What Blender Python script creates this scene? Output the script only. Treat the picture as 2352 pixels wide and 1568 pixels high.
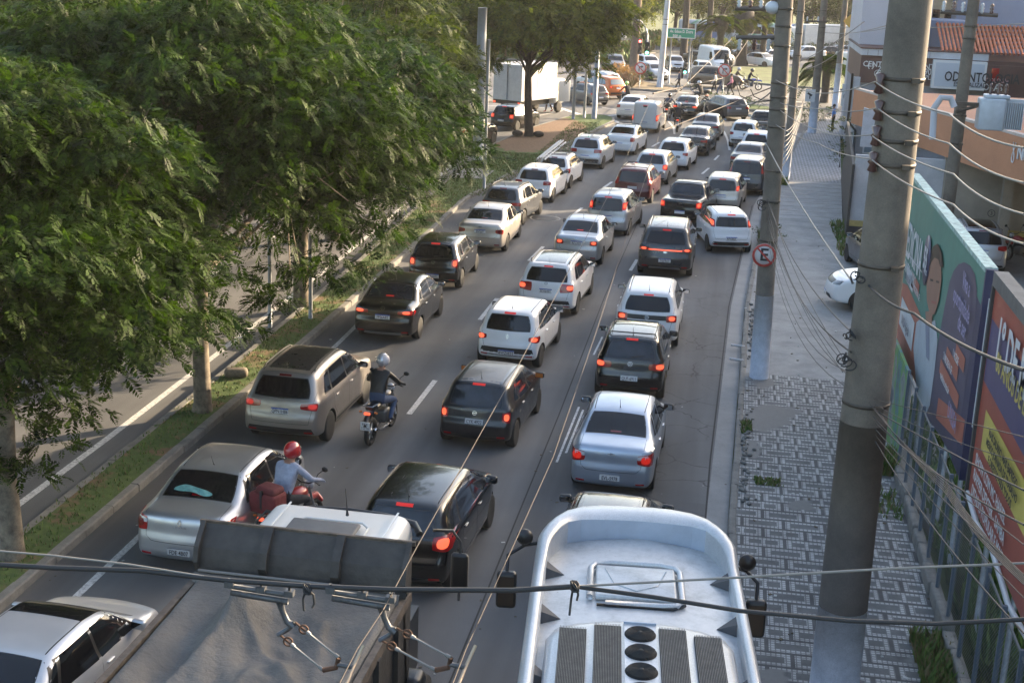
import bpy, bmesh, math, random
import numpy as np
from mathutils import Vector, Matrix, Euler, Quaternion
from mathutils.bvhtree import BVHTree
ORD = 'first second third fourth fifth sixth seventh eighth ninth tenth eleventh twelfth thirteenth fourteenth fifteenth sixteenth seventeenth eighteenth nineteenth twentieth twenty-first twenty-second twenty-third twenty-fourth twenty-fifth twenty-sixth'.split()
random.seed(7); RNG = np.random.default_rng(11)
R = math.radians
for o in list(bpy.data.objects): bpy.data.objects.remove(o)
SC = bpy.context.scene; COL = SC.collection

# ------------------------------------------------------------------ camera
CAM_H = 10.1; FPX = 3187.0; CX, CY = 1176.0, 784.0
_up = np.array([.04*FPX, -FPX, -885.0]); _up /= np.linalg.norm(_up)
_fy = np.array([536.0, -79.52-784.0, FPX]); _fy /= np.linalg.norm(_fy)
_fx = np.cross(_fy, _up); _fx /= np.linalg.norm(_fx)
_fy = np.cross(_up, _fx)
cam = bpy.data.cameras.new('camera'); camo = bpy.data.objects.new('camera', cam); COL.objects.link(camo)
cam.sensor_width = 36; cam.lens = 36*FPX/2352; cam.clip_start = .2; cam.clip_end = 1500
camo.matrix_world = Matrix(((_fx[0], -_fx[1], -_fx[2], 0), (_fy[0], -_fy[1], -_fy[2], 0), (_up[0], -_up[1], -_up[2], CAM_H), (0, 0, 0, 1)))
SC.camera = camo
def g(px, py, z=0.0):
    """point of the photograph (2352 px wide) -> world point at height z"""
    d = np.array([px-CX, py-CY, FPX]); w = np.array([d@_fx, d@_fy, d@_up]); t = (z-CAM_H)/w[2]
    return Vector((w[0]*t, w[1]*t, z))
def gY(px, py, y):
    d = np.array([px-CX, py-CY, FPX]); w = np.array([d@_fx, d@_fy, d@_up]); t = y/w[1]
    return Vector((w[0]*t, y, w[2]*t+CAM_H))
def gX(px, py, x):
    d = np.array([px-CX, py-CY, FPX]); w = np.array([d@_fx, d@_fy, d@_up]); t = x/w[0]
    return Vector((x, w[1]*t, w[2]*t+CAM_H))

# ------------------------------------------------------------------ world and sun
SUN_AZ, SUN_EL = R(47), R(17)
W = bpy.data.worlds.new("World"); SC.world = W; W.use_nodes = True
nt = W.node_tree; nt.nodes.clear()
sky = nt.nodes.new('ShaderNodeTexSky'); sky.sky_type = 'NISHITA'; sky.sun_disc = False
sky.sun_elevation = SUN_EL; sky.sun_rotation = SUN_AZ; sky.air_density = 1.0; sky.dust_density = 3.5; sky.ozone_density = 1.0
bgn = nt.nodes.new('ShaderNodeBackground'); bgn.inputs[1].default_value = .15
wo = nt.nodes.new('ShaderNodeOutputWorld'); tint = nt.nodes.new('ShaderNodeMixRGB'); tint.blend_type = 'MULTIPLY'; tint.inputs[0].default_value = 1; tint.inputs[2].default_value = (1.0, .975, .94, 1)
nt.links.new(sky.outputs[0], tint.inputs[1]); nt.links.new(tint.outputs[0], bgn.inputs[0]); nt.links.new(bgn.outputs[0], wo.inputs[0])
sl = bpy.data.lights.new('sun', 'SUN'); sl.energy = 4.6; sl.angle = R(.6); sl.color = (1, .78, .52)
so = bpy.data.objects.new('sun', sl); COL.objects.link(so)
sd = Vector((math.sin(SUN_AZ)*math.cos(SUN_EL), math.cos(SUN_AZ)*math.cos(SUN_EL), math.sin(SUN_EL)))
so.rotation_euler = sd.to_track_quat('Z', 'Y').to_euler()
so.location = (40, 40, 60)
SC.view_settings.view_transform = 'Standard'; SC.view_settings.look = 'None'; SC.view_settings.gamma = 1.0
SC.view_settings.exposure = 2.1
SC.render.engine = 'CYCLES'

# ------------------------------------------------------------------ helpers
def tag(o, label=None, cat=None, group=None, kind=None):
    if label: o['label'] = label
    if cat: o['category'] = cat
    if group: o['group'] = group
    if kind: o['kind'] = kind
    return o
def empty(name, loc=(0, 0, 0), rz=0, label=None, cat=None, group=None):
    o = bpy.data.objects.new(name, None); COL.objects.link(o); o.location = loc; o.rotation_euler = (0, 0, rz)
    o.empty_display_size = .2
    return tag(o, label, cat, group)
def link(name, me, mats=None, parent=None):
    o = bpy.data.objects.new(name, me); COL.objects.link(o)
    if mats is not None:
        if not isinstance(mats, (list, tuple)): mats = [mats]
        if len(me.materials) == 0:
            for m in mats: me.materials.append(m)
        elif list(me.materials)[:len(mats)] != list(mats):
            for i, m in enumerate(mats):
                if i < len(o.material_slots):
                    o.material_slots[i].link = 'OBJECT'; o.material_slots[i].material = m
    if parent: o.parent = parent
    return o
class MB:
    def __init__(s): s.v = []; s.f = []; s.m = []; s.s = []
    def add(s, vs, fs, m=0, sm=False):
        b = len(s.v); s.v += [tuple(p) for p in vs]; s.f += [tuple(b+i for i in f) for f in fs]; s.m += [m]*len(fs); s.s += [sm]*len(fs); return s
    def box(s, x0, x1, y0, y1, z0, z1, m=0, T=None):
        vs = [Vector(p) for p in ((x0,y0,z0),(x1,y0,z0),(x1,y1,z0),(x0,y1,z0),(x0,y0,z1),(x1,y0,z1),(x1,y1,z1),(x0,y1,z1))]
        if T is not None: vs = [T@v for v in vs]
        return s.add(vs, [(0,3,2,1),(4,5,6,7),(0,1,5,4),(1,2,6,5),(2,3,7,6),(3,0,4,7)], m)
    def rbox(s, x0, x1, y0, y1, z0, z1, r, m=0, T=None, n=3):
        """box with rounded vertical and horizontal edges (superellipse layers)"""
        cx, cy, cz = (x0+x1)/2, (y0+y1)/2, (z0+z1)/2; hx, hy, hz = (x1-x0)/2, (y1-y0)/2, (z1-z0)/2
        r = min(r, hx, hy, hz); lay = []
        for k in range(n+1):
            a = -math.pi/2+math.pi/2*k/n; lay.append((-hz+r+r*math.sin(a), r-r*math.cos(a)))
        for k in range(n+1):
            a = math.pi/2*k/n; lay.append((hz-r+r*math.sin(a), r-r*math.cos(a)))
        vs = []; nn = 4*(n+1)
        for (z, ins) in lay:
            for q in range(4):
                sx, sy = ((1,1),(-1,1),(-1,-1),(1,-1))[q]
                for k in range(n+1):
                    a = math.pi/2*(q+k/n); rr = max(r-ins, 0)
                    vs.append(Vector((cx+sx*(hx-r)+rr*math.cos(a), cy+sy*(hy-r)+rr*math.sin(a), cz+z)))
        if T is not None: vs = [T@v for v in vs]
        fs = []
        for l in range(len(lay)-1):
            for k in range(nn): fs.append((l*nn+k, l*nn+(k+1) % nn, (l+1)*nn+(k+1) % nn, (l+1)*nn+k))
        fs.append(tuple(range(nn))[::-1]); fs.append(tuple((len(lay)-1)*nn+k for k in range(nn)))
        return s.add(vs, fs, m, True)
    def tube(s, pts, rad, m=0, n=8, cap=True, sm=True):
        pts = [Vector(p) for p in pts]; rs = rad if isinstance(rad, (list, tuple)) else [rad]*len(pts)
        vs = []; fs = []; up = None
        for i, p in enumerate(pts):
            t = (pts[min(i+1, len(pts)-1)]-pts[max(i-1, 0)]).normalized()
            if up is None: up = Vector((0, 0, 1)) if abs(t.z) < .9 else Vector((1, 0, 0))
            a = t.cross(up).normalized(); b = a.cross(t).normalized(); up = b
            for k in range(n):
                th = 2*math.pi*k/n; vs.append(p+(a*math.cos(th)+b*math.sin(th))*rs[i])
        for i in range(len(pts)-1):
            for k in range(n): fs.append((i*n+k, i*n+(k+1) % n, (i+1)*n+(k+1) % n, (i+1)*n+k))
        if cap: fs.append(tuple(range(n))); fs.append(tuple((len(pts)-1)*n+k for k in range(n))[::-1])
        return s.add(vs, fs, m, sm)
    def lathe(s, prof, m=0, n=24, T=None, sm=True, cap=True):
        """profile (r, z) about local Z"""
        vs = []; fs = []
        for (r, z) in prof:
            for k in range(n):
                a = 2*math.pi*k/n; vs.append(Vector((r*math.cos(a), r*math.sin(a), z)))
        if T is not None: vs = [T@v for v in vs]
        for i in range(len(prof)-1):
            for k in range(n): fs.append((i*n+k, i*n+(k+1) % n, (i+1)*n+(k+1) % n, (i+1)*n+k))
        if cap: fs.append(tuple(range(n))[::-1]); fs.append(tuple((len(prof)-1)*n+k for k in range(n)))
        return s.add(vs, fs, m, sm)
    def ball(s, c, r, m=0, n=10, sc=(1, 1, 1)):
        prof = [(max(1e-4, math.sin(math.pi*k/n))*r, -math.cos(math.pi*k/n)*r) for k in range(n+1)]
        T = Matrix.Translation(Vector(c)) @ Matrix.Diagonal((sc[0], sc[1], sc[2], 1))
        return s.lathe(prof, m, max(8, n+2), T)
    def quad(s, a, b, c, d, m=0): return s.add([a, b, c, d], [(0, 1, 2, 3)], m)
    def prism(s, pts, z0, z1, m=0, T=None):
        """pts: 2D polygon (x,y), extruded z0..z1"""
        n = len(pts); vs = [Vector((p[0], p[1], z0)) for p in pts]+[Vector((p[0], p[1], z1)) for p in pts]
        if T is not None: vs = [T@v for v in vs]
        fs = [tuple(range(n))[::-1], tuple(range(n, 2*n))]+[(i, (i+1) % n, n+(i+1) % n, n+i) for i in range(n)]
        return s.add(vs, fs, m)
    def mesh(s, name):
        me = bpy.data.meshes.new(name); me.from_pydata(s.v, [], s.f)
        me.polygons.foreach_set('material_index', s.m); me.polygons.foreach_set('use_smooth', s.s); me.update()
        return me
    def build(s, name, mats, parent=None, sharp=None):
        me = s.mesh(name)
        if sharp:
            me.polygons.foreach_set('use_smooth', [True]*len(me.polygons)); me.set_sharp_from_angle(angle=R(sharp))
        return link(name, me, mats, parent)
def recalc(me):
    bm = bmesh.new(); bm.from_mesh(me); bmesh.ops.recalc_face_normals(bm, faces=bm.faces); bm.to_mesh(me); bm.free(); me.update()
def text_mesh(txt, size, mat, name='lettering', T=None, parent=None, depth=.002, align='CENTER', bold=0.0, sx=1.0):
    cu = bpy.data.curves.new(name, 'FONT'); cu.body = txt; cu.size = size; cu.extrude = depth; cu.align_x = align; cu.align_y = 'CENTER'
    cu.offset = bold; cu.resolution_u = 2
    tmp = bpy.data.objects.new('tmp', cu); COL.objects.link(tmp)
    me = bpy.data.meshes.new_from_object(tmp.evaluated_get(bpy.context.evaluated_depsgraph_get()))
    bpy.data.objects.remove(tmp); bpy.data.curves.remove(cu)
    me.materials.clear()
    if sx != 1: me.transform(Matrix.Diagonal((sx, 1, 1, 1)))
    if T is not None: me.transform(T)
    return link(name, me, mat, parent)

# ------------------------------------------------------------------ materials
MAT = {}
def pm(name, col, rough=.6, metal=0.0, coat=0.0, spec=.5, noise=0.0, nscale=3.0, bump=0.0, bscale=40.0, emis=None, es=0.0, col2=None, alpha=1.0, trans=0.0):
    if name in MAT: return MAT[name]
    m = bpy.data.materials.new(name); m.use_nodes = True; t = m.node_tree; b = t.nodes['Principled BSDF']
    b.inputs['Base Color'].default_value = (*col, 1); b.inputs['Roughness'].default_value = rough; b.inputs['Metallic'].default_value = metal
    b.inputs['Coat Weight'].default_value = coat; b.inputs['Coat Roughness'].default_value = .04; b.inputs['Specular IOR Level'].default_value = spec
    if alpha < 1: b.inputs['Alpha'].default_value = alpha
    if trans: b.inputs['Transmission Weight'].default_value = trans
    if emis: b.inputs['Emission Color'].default_value = (*emis, 1); b.inputs['Emission Strength'].default_value = es
    if noise or col2:
        tc = t.nodes.new('ShaderNodeTexCoord'); n = t.nodes.new('ShaderNodeTexNoise'); n.inputs['Scale'].default_value = nscale; n.inputs['Detail'].default_value = 8; n.inputs['Roughness'].default_value = .65
        t.links.new(tc.outputs['Object'], n.inputs['Vector'])
        cr = t.nodes.new('ShaderNodeValToRGB'); c2 = col2 or tuple(max(0, c*(1-noise)) for c in col); c1 = col if col2 else tuple(min(1, c*(1+noise*.6)) for c in col)
        cr.color_ramp.elements[0].position = .32; cr.color_ramp.elements[1].position = .68
        cr.color_ramp.elements[0].color = (*c2, 1); cr.color_ramp.elements[1].color = (*c1, 1)
        t.links.new(n.outputs[0], cr.inputs[0]); t.links.new(cr.outputs[0], b.inputs['Base Color'])
    if bump:
        tc = t.nodes.new('ShaderNodeTexCoord'); n = t.nodes.new('ShaderNodeTexNoise'); n.inputs['Scale'].default_value = bscale; n.inputs['Detail'].default_value = 6
        t.links.new(tc.outputs['Object'], n.inputs['Vector']); bp = t.nodes.new('ShaderNodeBump'); bp.inputs['Strength'].default_value = bump; bp.inputs['Distance'].default_value = .03
        t.links.new(n.outputs[0], bp.inputs['Height']); t.links.new(bp.outputs[0], b.inputs['Normal'])
    MAT[name] = m; return m
class N:
    """tiny node-graph helper"""
    def __init__(s, name):
        s.m = bpy.data.materials.new(name); s.m.use_nodes = True; s.t = s.m.node_tree; s.b = s.t.nodes['Principled BSDF']; MAT[name] = s.m
        s.geo = s.t.nodes.new('ShaderNodeNewGeometry')
        s.tc = s.t.nodes.new('ShaderNodeTexCoord')
    def pos(s): return s.geo.outputs['Position']
    def noise(s, scale, detail=6, rough=.6, vec=None):
        n = s.t.nodes.new('ShaderNodeTexNoise'); n.inputs['Scale'].default_value = scale; n.inputs['Detail'].default_value = detail; n.inputs['Roughness'].default_value = rough
        s.t.links.new(vec or s.pos(), n.inputs['Vector']); return n.outputs[0]
    def ramp(s, fac, stops):
        r = s.t.nodes.new('ShaderNodeValToRGB'); e = r.color_ramp.elements
        while len(e) < len(stops): e.new(.5)
        for i, (p, c) in enumerate(stops): e[i].position = p; e[i].color = (*c, 1) if isinstance(c, tuple) else (c, c, c, 1)
        s.t.links.new(fac, r.inputs[0]); return r.outputs[0]
    def mix(s, f, a, b, mode='MIX'):
        x = s.t.nodes.new('ShaderNodeMixRGB'); x.blend_type = mode
        for i, v in enumerate((f, a, b)):
            if isinstance(v, (int, float)): x.inputs[i].default_value = v if i == 0 else (v, v, v, 1)
            elif isinstance(v, tuple): x.inputs[i].default_value = (*v, 1)
            else: s.t.links.new(v, x.inputs[i])
        return x.outputs[0]
    def math(s, op, a, b=0.0):
        x = s.t.nodes.new('ShaderNodeMath'); x.operation = op
        for i, v in enumerate((a, b)):
            if isinstance(v, (int, float)): x.inputs[i].default_value = v
            else: s.t.links.new(v, x.inputs[i])
        return x.outputs[0]
    def vor(s, scale, feature='DISTANCE_TO_EDGE', vec=None):
        v = s.t.nodes.new('ShaderNodeTexVoronoi'); v.feature = feature; v.inputs['Scale'].default_value = scale
        s.t.links.new(vec or s.pos(), v.inputs['Vector']); return v.outputs[0]
    def brick(s, scale, w, h, mort, off=.5, rot=0.0, bias=0.0):
        mp = s.t.nodes.new('ShaderNodeMapping'); mp.inputs['Rotation'].default_value = (0, 0, rot); s.t.links.new(s.pos(), mp.inputs[0])
        k = s.t.nodes.new('ShaderNodeTexBrick'); k.offset = off; k.inputs['Scale'].default_value = scale; k.inputs['Brick Width'].default_value = w; k.inputs['Row Height'].default_value = h
        k.inputs['Mortar Size'].default_value = mort; k.inputs['Mortar Smooth'].default_value = .05; k.inputs['Bias'].default_value = bias
        s.t.links.new(mp.outputs[0], k.inputs['Vector']); return k.outputs['Fac']
    def bump(s, h, strength=.3, dist=.02):
        b = s.t.nodes.new('ShaderNodeBump'); b.inputs['Strength'].default_value = strength; b.inputs['Distance'].default_value = dist
        s.t.links.new(h, b.inputs['Height']); s.t.links.new(b.outputs[0], s.b.inputs['Normal'])
    def out(s, c, rough=.9):
        s.t.links.new(c, s.b.inputs['Base Color']); s.b.inputs['Roughness'].default_value = rough; return s.m

def mk_asphalt():
    n = N('asphalt'); fine = n.ramp(n.noise(90, 4, .8), [(.3, .5), (.7, 1.45)])
    big = n.ramp(n.noise(.35, 6, .6), [(.3, (.088, .089, .092)), (.7, (.125, .125, .126))])
    mp = n.t.nodes.new('ShaderNodeMapping'); mp.inputs['Scale'].default_value = (1.3, .06, 1); n.t.links.new(n.pos(), mp.inputs[0])
    streak = n.ramp(n.noise(1.0, 3, .5, mp.outputs[0]), [(.36, .74), (.64, 1.18)])
    c = n.mix(1, n.mix(1, big, fine, 'MULTIPLY'), streak, 'MULTIPLY')
    pt = n.t.nodes.new('ShaderNodeMapping'); pt.inputs['Scale'].default_value = (.28, .09, 1); pt.inputs['Location'].default_value = (.37, .2, 0); n.t.links.new(n.pos(), pt.inputs[0])
    vp = n.t.nodes.new('ShaderNodeTexVoronoi'); vp.feature = 'F1'; vp.distance = 'CHEBYCHEV'; vp.inputs['Scale'].default_value = 1.0; n.t.links.new(pt.outputs[0], vp.inputs['Vector'])
    c = n.mix(n.math('MULTIPLY', n.math('LESS_THAN', vp.outputs[0], .2), .35), c, (.068, .068, .07))
    sxx = n.t.nodes.new('ShaderNodeSeparateXYZ'); n.t.links.new(n.pos(), sxx.inputs[0]); fr = n.math('ABSOLUTE', n.math('SUBTRACT', n.math('FRACT', n.math('MULTIPLY', n.math('ADD', sxx.outputs[0], 10.4), .294)), .5))
    c = n.mix(n.math('MULTIPLY', n.ramp(fr, [(.0, 1.0), (.12, 0.0)]), n.ramp(n.noise(.8, 5), [(.3, .15), (.7, .55)])), c, (.06, .06, .06))
    wv = n.t.nodes.new('ShaderNodeVectorMath'); wv.operation = 'MULTIPLY_ADD'; wv.inputs[1].default_value = (.9, .9, .9)
    nn = n.t.nodes.new('ShaderNodeTexNoise'); nn.inputs['Scale'].default_value = 1.2; nn.inputs['Detail'].default_value = 5; n.t.links.new(n.pos(), nn.inputs['Vector'])
    n.t.links.new(nn.outputs[1], wv.inputs[0]); n.t.links.new(n.pos(), wv.inputs[2])
    ck = n.ramp(n.vor(.75, vec=wv.outputs[0]), [(.0, 1.0), (.018, 0.0)])
    sx = n.t.nodes.new('ShaderNodeSeparateXYZ'); n.t.links.new(n.pos(), sx.inputs[0])
    reg = n.math('MULTIPLY', n.ramp(n.math('MULTIPLY', n.math('ADD', sx.outputs[0], 2.2), .4), [(.1, 0.0), (.5, 1.0)]), n.ramp(n.math('MULTIPLY', sx.outputs[1], .02), [(.7, 1.0), (.95, 0.0)]))
    ck2 = n.math('MULTIPLY', n.math('MULTIPLY', ck, reg), n.ramp(n.noise(.5, 3), [(.38, 0.0), (.5, .95)]))
    c = n.mix(ck2, c, (.02, .02, .02)); spots = n.ramp(n.vor(1.1, 'F1'), [(.0, 1.0), (.03, 0.0)])
    c = n.mix(n.math('MULTIPLY', spots, .5), c, (.3, .3, .3)); n.bump(n.noise(120, 3, .8), .25, .01)
    return n.out(c, .85)
def mk_tile():
    n = N('mosaic_pavement'); a = n.brick(1, .76, .44, .034, .5, 0); b = n.brick(1, .76, .44, .125, .5, 0)
    grid = n.brick(1, .075, .075, .011, 0.0, 0)
    white = n.mix(grid, (.43, .425, .41), (.19, .19, .185)); dark = n.mix(n.noise(5, 4), (.105, .105, .106), (.15, .15, .15))
    c = n.mix(b, dark, white); c = n.mix(a, c, (.085, .085, .085))
    # the light rings are broken by dark slabs
    d = n.brick(1, .76, .88, .035, .5, 0); c = n.mix(n.math('MULTIPLY', d, n.math('SUBTRACT', 1.0, a)), c, n.mix(grid, (.43, .425, .41), (.19, .19, .185)))
    dirt = n.ramp(n.noise(1.3, 8, .75), [(.32, .55), (.62, 1.08)]); c = n.mix(1, c, dirt, 'MULTIPLY')
    patch = n.ramp(n.noise(.45, 4, .5), [(.58, 0.0), (.60, 1.0)]); c = n.mix(patch, c, n.mix(n.noise(12, 6), (.13, .125, .12), (.2, .195, .185)))
    n.bump(n.noise(30, 5), .2, .01); return n.out(c, .85)
def mk_hex():
    n = N('patterned_tiles'); a = n.brick(1, .34, .4, .05, .5, 0); b = n.brick(1, .34, .4, .14, .5, 0)
    c = n.mix(b, (.11, .11, .115), (.3, .3, .31)); c = n.mix(a, c, (.17, .17, .175)); c = n.mix(1, c, n.ramp(n.noise(.8, 6), [(.3, .75), (.7, 1.1)]), 'MULTIPLY'); return n.out(c, .8)
def mk_conc(name, c1, c2, sc=1.2, rough=.85):
    n = N(name); c = n.ramp(n.noise(sc, 9, .7), [(.3, c2), (.7, c1)]); c = n.mix(1, c, n.ramp(n.noise(60, 3, .8), [(.3, .8), (.7, 1.15)]), 'MULTIPLY'); n.bump(n.noise(25, 6), .25, .01); return n.out(c, rough)
def mk_grass():
    n = N('grass_and_soil')
    gcol = n.ramp(n.noise(7, 8, .75), [(.3, (.035, .065, .014)), (.7, (.095, .145, .03))]); soil = n.ramp(n.noise(9, 8, .7), [(.3, (.11, .065, .038)), (.7, (.22, .13, .075))])
    sx = n.t.nodes.new('ShaderNodeSeparateXYZ'); n.t.links.new(n.pos(), sx.inputs[0])
    # bare soil round the far tree, patches elsewhere
    dx = n.math('MULTIPLY', n.math('ADD', sx.outputs[0], 11.0), .42); dy = n.math('MULTIPLY', n.math('SUBTRACT', sx.outputs[1], 81.0), .12)
    dd = n.math('ADD', n.math('MULTIPLY', dx, dx), n.math('MULTIPLY', dy, dy)); m1 = n.ramp(n.math('ADD', dd, n.math('MULTIPLY', n.noise(1.2, 5), .8)), [(1.0, 1.0), (1.0, 1.0)])
    m1 = n.math('LESS_THAN', n.math('ADD', dd, n.noise(1.6, 6)), 1.55); m2 = n.ramp(n.noise(.9, 6, .7), [(.52, 0.0), (.6, .85)])
    near = n.math('LESS_THAN', sx.outputs[1], 58.0)
    mm = n.math('MAXIMUM', m1, n.math('MULTIPLY', m2, near)); c = n.mix(mm, gcol, soil); n.bump(n.noise(40, 6, .8), .6, .04); return n.out(c, .95)
A_ASPH, A_TILE, A_HEX, A_GRASS = mk_asphalt(), mk_tile(), mk_hex(), mk_grass()
A_CONC = mk_conc('pavement_concrete', (.33, .325, .31), (.17, .17, .168)); A_KERB = mk_conc('kerb_concrete', (.23, .22, .2), (.10, .1, .095), 3); A_GUT = mk_conc('gutter_concrete', (.28, .275, .265), (.19, .19, .19), 1)
A_POLE = mk_conc('pole_concrete', (.185, .16, .13), (.075, .066, .057), 1.1); A_WALL = mk_conc('stained_plaster', (.46, .44, .42), (.26, .25, .235), .8)
A_BEIGE = mk_conc('beige_plaster', (.38, .34, .28), (.25, .225, .19), .7)
A_ORANGE = mk_conc('orange_plaster', (.52, .23, .115), (.40, .175, .09), .4, .7)
def mk_mark():
    n = N('road_paint'); c = n.mix(n.ramp(n.noise(14, 6, .8), [(.35, 0.0), (.55, 1.0)]), (.2, .2, .2), (.6, .59, .57)); return n.out(c, .7)
A_MARK = mk_mark()
# ------------------------------------------------------------------ ground and roads
def sheet(name, pts, z, mat, kind='structure', thick=0.0):
    from mathutils.geometry import tessellate_polygon
    mb = MB(); tri = tessellate_polygon([[Vector((p[0], p[1], 0)) for p in pts]])
    vs = [(p[0], p[1], z) for p in pts]
    fs = []
    for t in tri:
        a, b, c = [Vector(vs[i]) for i in t]
        fs.append(t if (b-a).cross(c-a).z > 0 else t[::-1])
    mb.add(vs, fs)
    if thick:
        n = len(pts); vs2 = vs+[(p[0], p[1], z-thick) for p in pts]; mb.add(vs2, [(i, (i+1) % n, n+(i+1) % n, n+i) for i in range(n)])
    o = mb.build(name, mat)
    if thick: recalc(o.data)
    return tag(o, kind=kind)
def inset(pts, d):
    n = len(pts); out = []; area = sum(pts[i][0]*pts[(i+1) % n][1]-pts[(i+1) % n][0]*pts[i][1] for i in range(n)); sgn = 1 if area > 0 else -1
    for i in range(n):
        p0, p1, p2 = Vector(pts[i-1]), Vector(pts[i]), Vector(pts[(i+1) % n]); a = (p1-p0).normalized(); b = (p2-p1).normalized()
        na = Vector((-a.y, a.x))*sgn; nb = Vector((-b.y, b.x))*sgn; m = (na+nb); m = m/max(.3, m.dot(na)) if m.length > 1e-6 else na
        out.append(tuple(p1+m*d))
    return out
def kerb_ring(name, pts, z=.15, w=.14, mat=None):
    """kerb of separate stones laid along a closed outline"""
    mb = MB(); n = len(pts)
    for i in range(n):
        a, b = Vector(pts[i]), Vector(pts[(i+1) % n]); L = (b-a).length
        if L < .05: continue
        t = (b-a)/L; area = sum(pts[k][0]*pts[(k+1) % n][1]-pts[(k+1) % n][0]*pts[k][1] for k in range(n)); nv = Vector((-t.y, t.x))*(1 if area > 0 else -1)
        k = max(1, int(L/1.1)) if a.y < 75 and a.x > -30 else max(1, int(L/6))
        for j in range(k):
            p = a+t*(L*j/k+.008); q = a+t*(L*(j+1)/k-.008); dz = random.uniform(-.012, .012); dn = nv*random.uniform(-.012, .012)
            c = [p+dn, q+dn, q+nv*w, p+nv*w]; zt = z+.014+dz
            vs = [(v.x, v.y, -.02) for v in c]+[(v.x, v.y, zt-.02) for v in c[:2]]+[(v.x, v.y, zt) for v in (c[0]+nv*.03, c[1]+nv*.03)]+[(v.x, v.y, zt) for v in c[2:]]
            f = [(0,1,5,4),(4,5,7,6),(6,7,8,9),(2,3,9,8),(0,4,6,9,3),(1,2,8,7,5)]
            mb.add(vs, f if area > 0 else [q_[::-1] for q_ in f])
    o = mb.build(name, mat or A_KERB); recalc(o.data); return tag(o, kind='structure')
def smooth(pts, it=2):
    for _ in range(it):
        q = []
        for i in range(len(pts)):
            a, b = pts[i], pts[(i+1) % len(pts)]; q += [(a[0]*.75+b[0]*.25, a[1]*.75+b[1]*.25), (a[0]*.25+b[0]*.75, a[1]*.25+b[1]*.75)]
        pts = q
    return pts
A_FIELD = pm('far_grass', (.075, .10, .028), .95, noise=.5, nscale=.6, bump=.5, bscale=6)
sheet('ground', [(-700, -300), (700, -300), (700, 900), (-700, 900)], -.06, A_FIELD)
sheet('road', [(-29, -12), (.2, -12), (.2, 25), (.5, 42), (1.4, 61), (2.9, 76), (4.4, 90), (6.6, 100), (14, 112), (40, 118), (40, 128), (14, 131), (4, 131), (-3, 140), (20, 150), (60, 158), (60, 196), (-60, 186), (-60, 176), (-12, 163), (-18, 140), (-22, 131), (-60, 134), (-60, 92), (-30, 92)], 0, A_ASPH)
# gutter strip and right kerb follow the curving road edge
def RK(y):
    return float(np.interp(y, [-12, 25, 42, 61, 68, 76, 90, 100, 108], [.5, .52, .82, 1.62, 2.3, 3.0, 4.45, 6.6, 10.5]))
YS = [-12, 0, 12, 20, 25, 30, 36, 42, 48, 55, 61, 68, 76, 83, 90]
sheet('gutter', [(RK(y)-.42, y) for y in YS]+[(RK(y)-.01, y) for y in YS[::-1]], .006, A_GUT)
walk = [(RK(y), y) for y in YS]
tile_out = [(RK(y), y) for y in (-12, 0, 12, 20, 25, 30, 34.3)]
sheet('tiled_pavement', [(x+.14, y) for x, y in tile_out]+[(3.95, 34.3), (3.95, -12)], .15, A_TILE)
sheet('driveway', [(RK(y)+.14, y) for y in (34.3, 38, 42, 48, 53, 57.5)]+[(4.75, 57.5), (4.75, 53), (14, 55), (16, 24), (4.4, 24), (3.95, 27), (3.95, 34.3)], .144, A_CONC, thick=.2)
sheet('pavement', [(RK(y)+.14, y) for y in (57.5, 61, 65, 68.3)]+[(5.4, 68.3), (4.75, 57.5)], .148, mk_conc('slab_concrete', (.36, .35, .335), (.22, .215, .21), 2))
sheet('patterned_pavement', [(RK(y)+.14, y) for y in (68.3, 72, 76, 83, 90)]+[(7.2, 104), (8.6, 103), (6.85, 92), (5.4, 68.3)], .15, A_HEX)
mbj = MB()
for k in range(9):
    y = 58.3+k*1.15; mbj.box(RK(y)+.2, 4.75+.06*(y-57.5), y, y+.05, .148, .158)
tag(mbj.build('pavement_joints', pm('joint', (.3, .29, .27), .9)), kind='structure')
mbk = [(RK(y), y) for y in (-12, 0, 12, 20, 25, 30, 35.5)]
kerb_ring('kerb', [(RK(y), y) for y in YS]+[(RK(y)+.15, y) for y in YS[::-1]], .15, .075)
# planted verge at the corner of the right pavement
verge = [(4.6, 93.2), (5.6, 97.5), (7.2, 102), (6.9, 104.6), (4.6, 101.5), (3.9, 96)]
# central reservation (median)
MED = [(-10.6, -10), (-10.6, 30), (-10.65, 42), (-10.75, 50.3), (-10.9, 57), (-10.3, 64), (-9.6, 70.5), (-8.9, 78), (-8.1, 84.6), (-7.5, 89.7), (-7.7, 92), (-8.4, 93), (-9.7, 93), (-10.7, 91.2), (-12.1, 83.7), (-12.9, 75.6), (-12.9, 66), (-12.5, 55), (-12.0, 44), (-11.78, 31), (-11.7, 20), (-11.7, -10)]
MED = MED[:1]+MED[1:]
sheet('median_lawn', inset(MED, .12), .14, A_GRASS); kerb_ring('kerb', MED, .14, .17)
IS2 = smooth([(-2.9, 103.4), (-2.2, 106.6), (.5, 106.8), (3.2, 104.5), (2.3, 101.8), (-.6, 102.3)], 1)
sheet('traffic_island', inset(IS2, .12), .14, A_GRASS); kerb_ring('kerb', IS2, .14, .16)
IS3 = smooth([(-11.0, 114.2), (-4.6, 113.4), (-4.4, 116.5), (-8.2, 121.8), (-10.8, 133), (-12.8, 133), (-13.6, 118)], 1)
sheet('corner_island', inset(IS3, .14), .14, mk_conc('dry_soil', (.24, .16, .1), (.13, .12, .06), .6, .95)); kerb_ring('kerb', IS3, .14, .18)
IS4 = [(-25, 96), (-17.6, 97.3), (-16.6, 98.6), (-17.4, 100), (-25, 102)]
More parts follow.
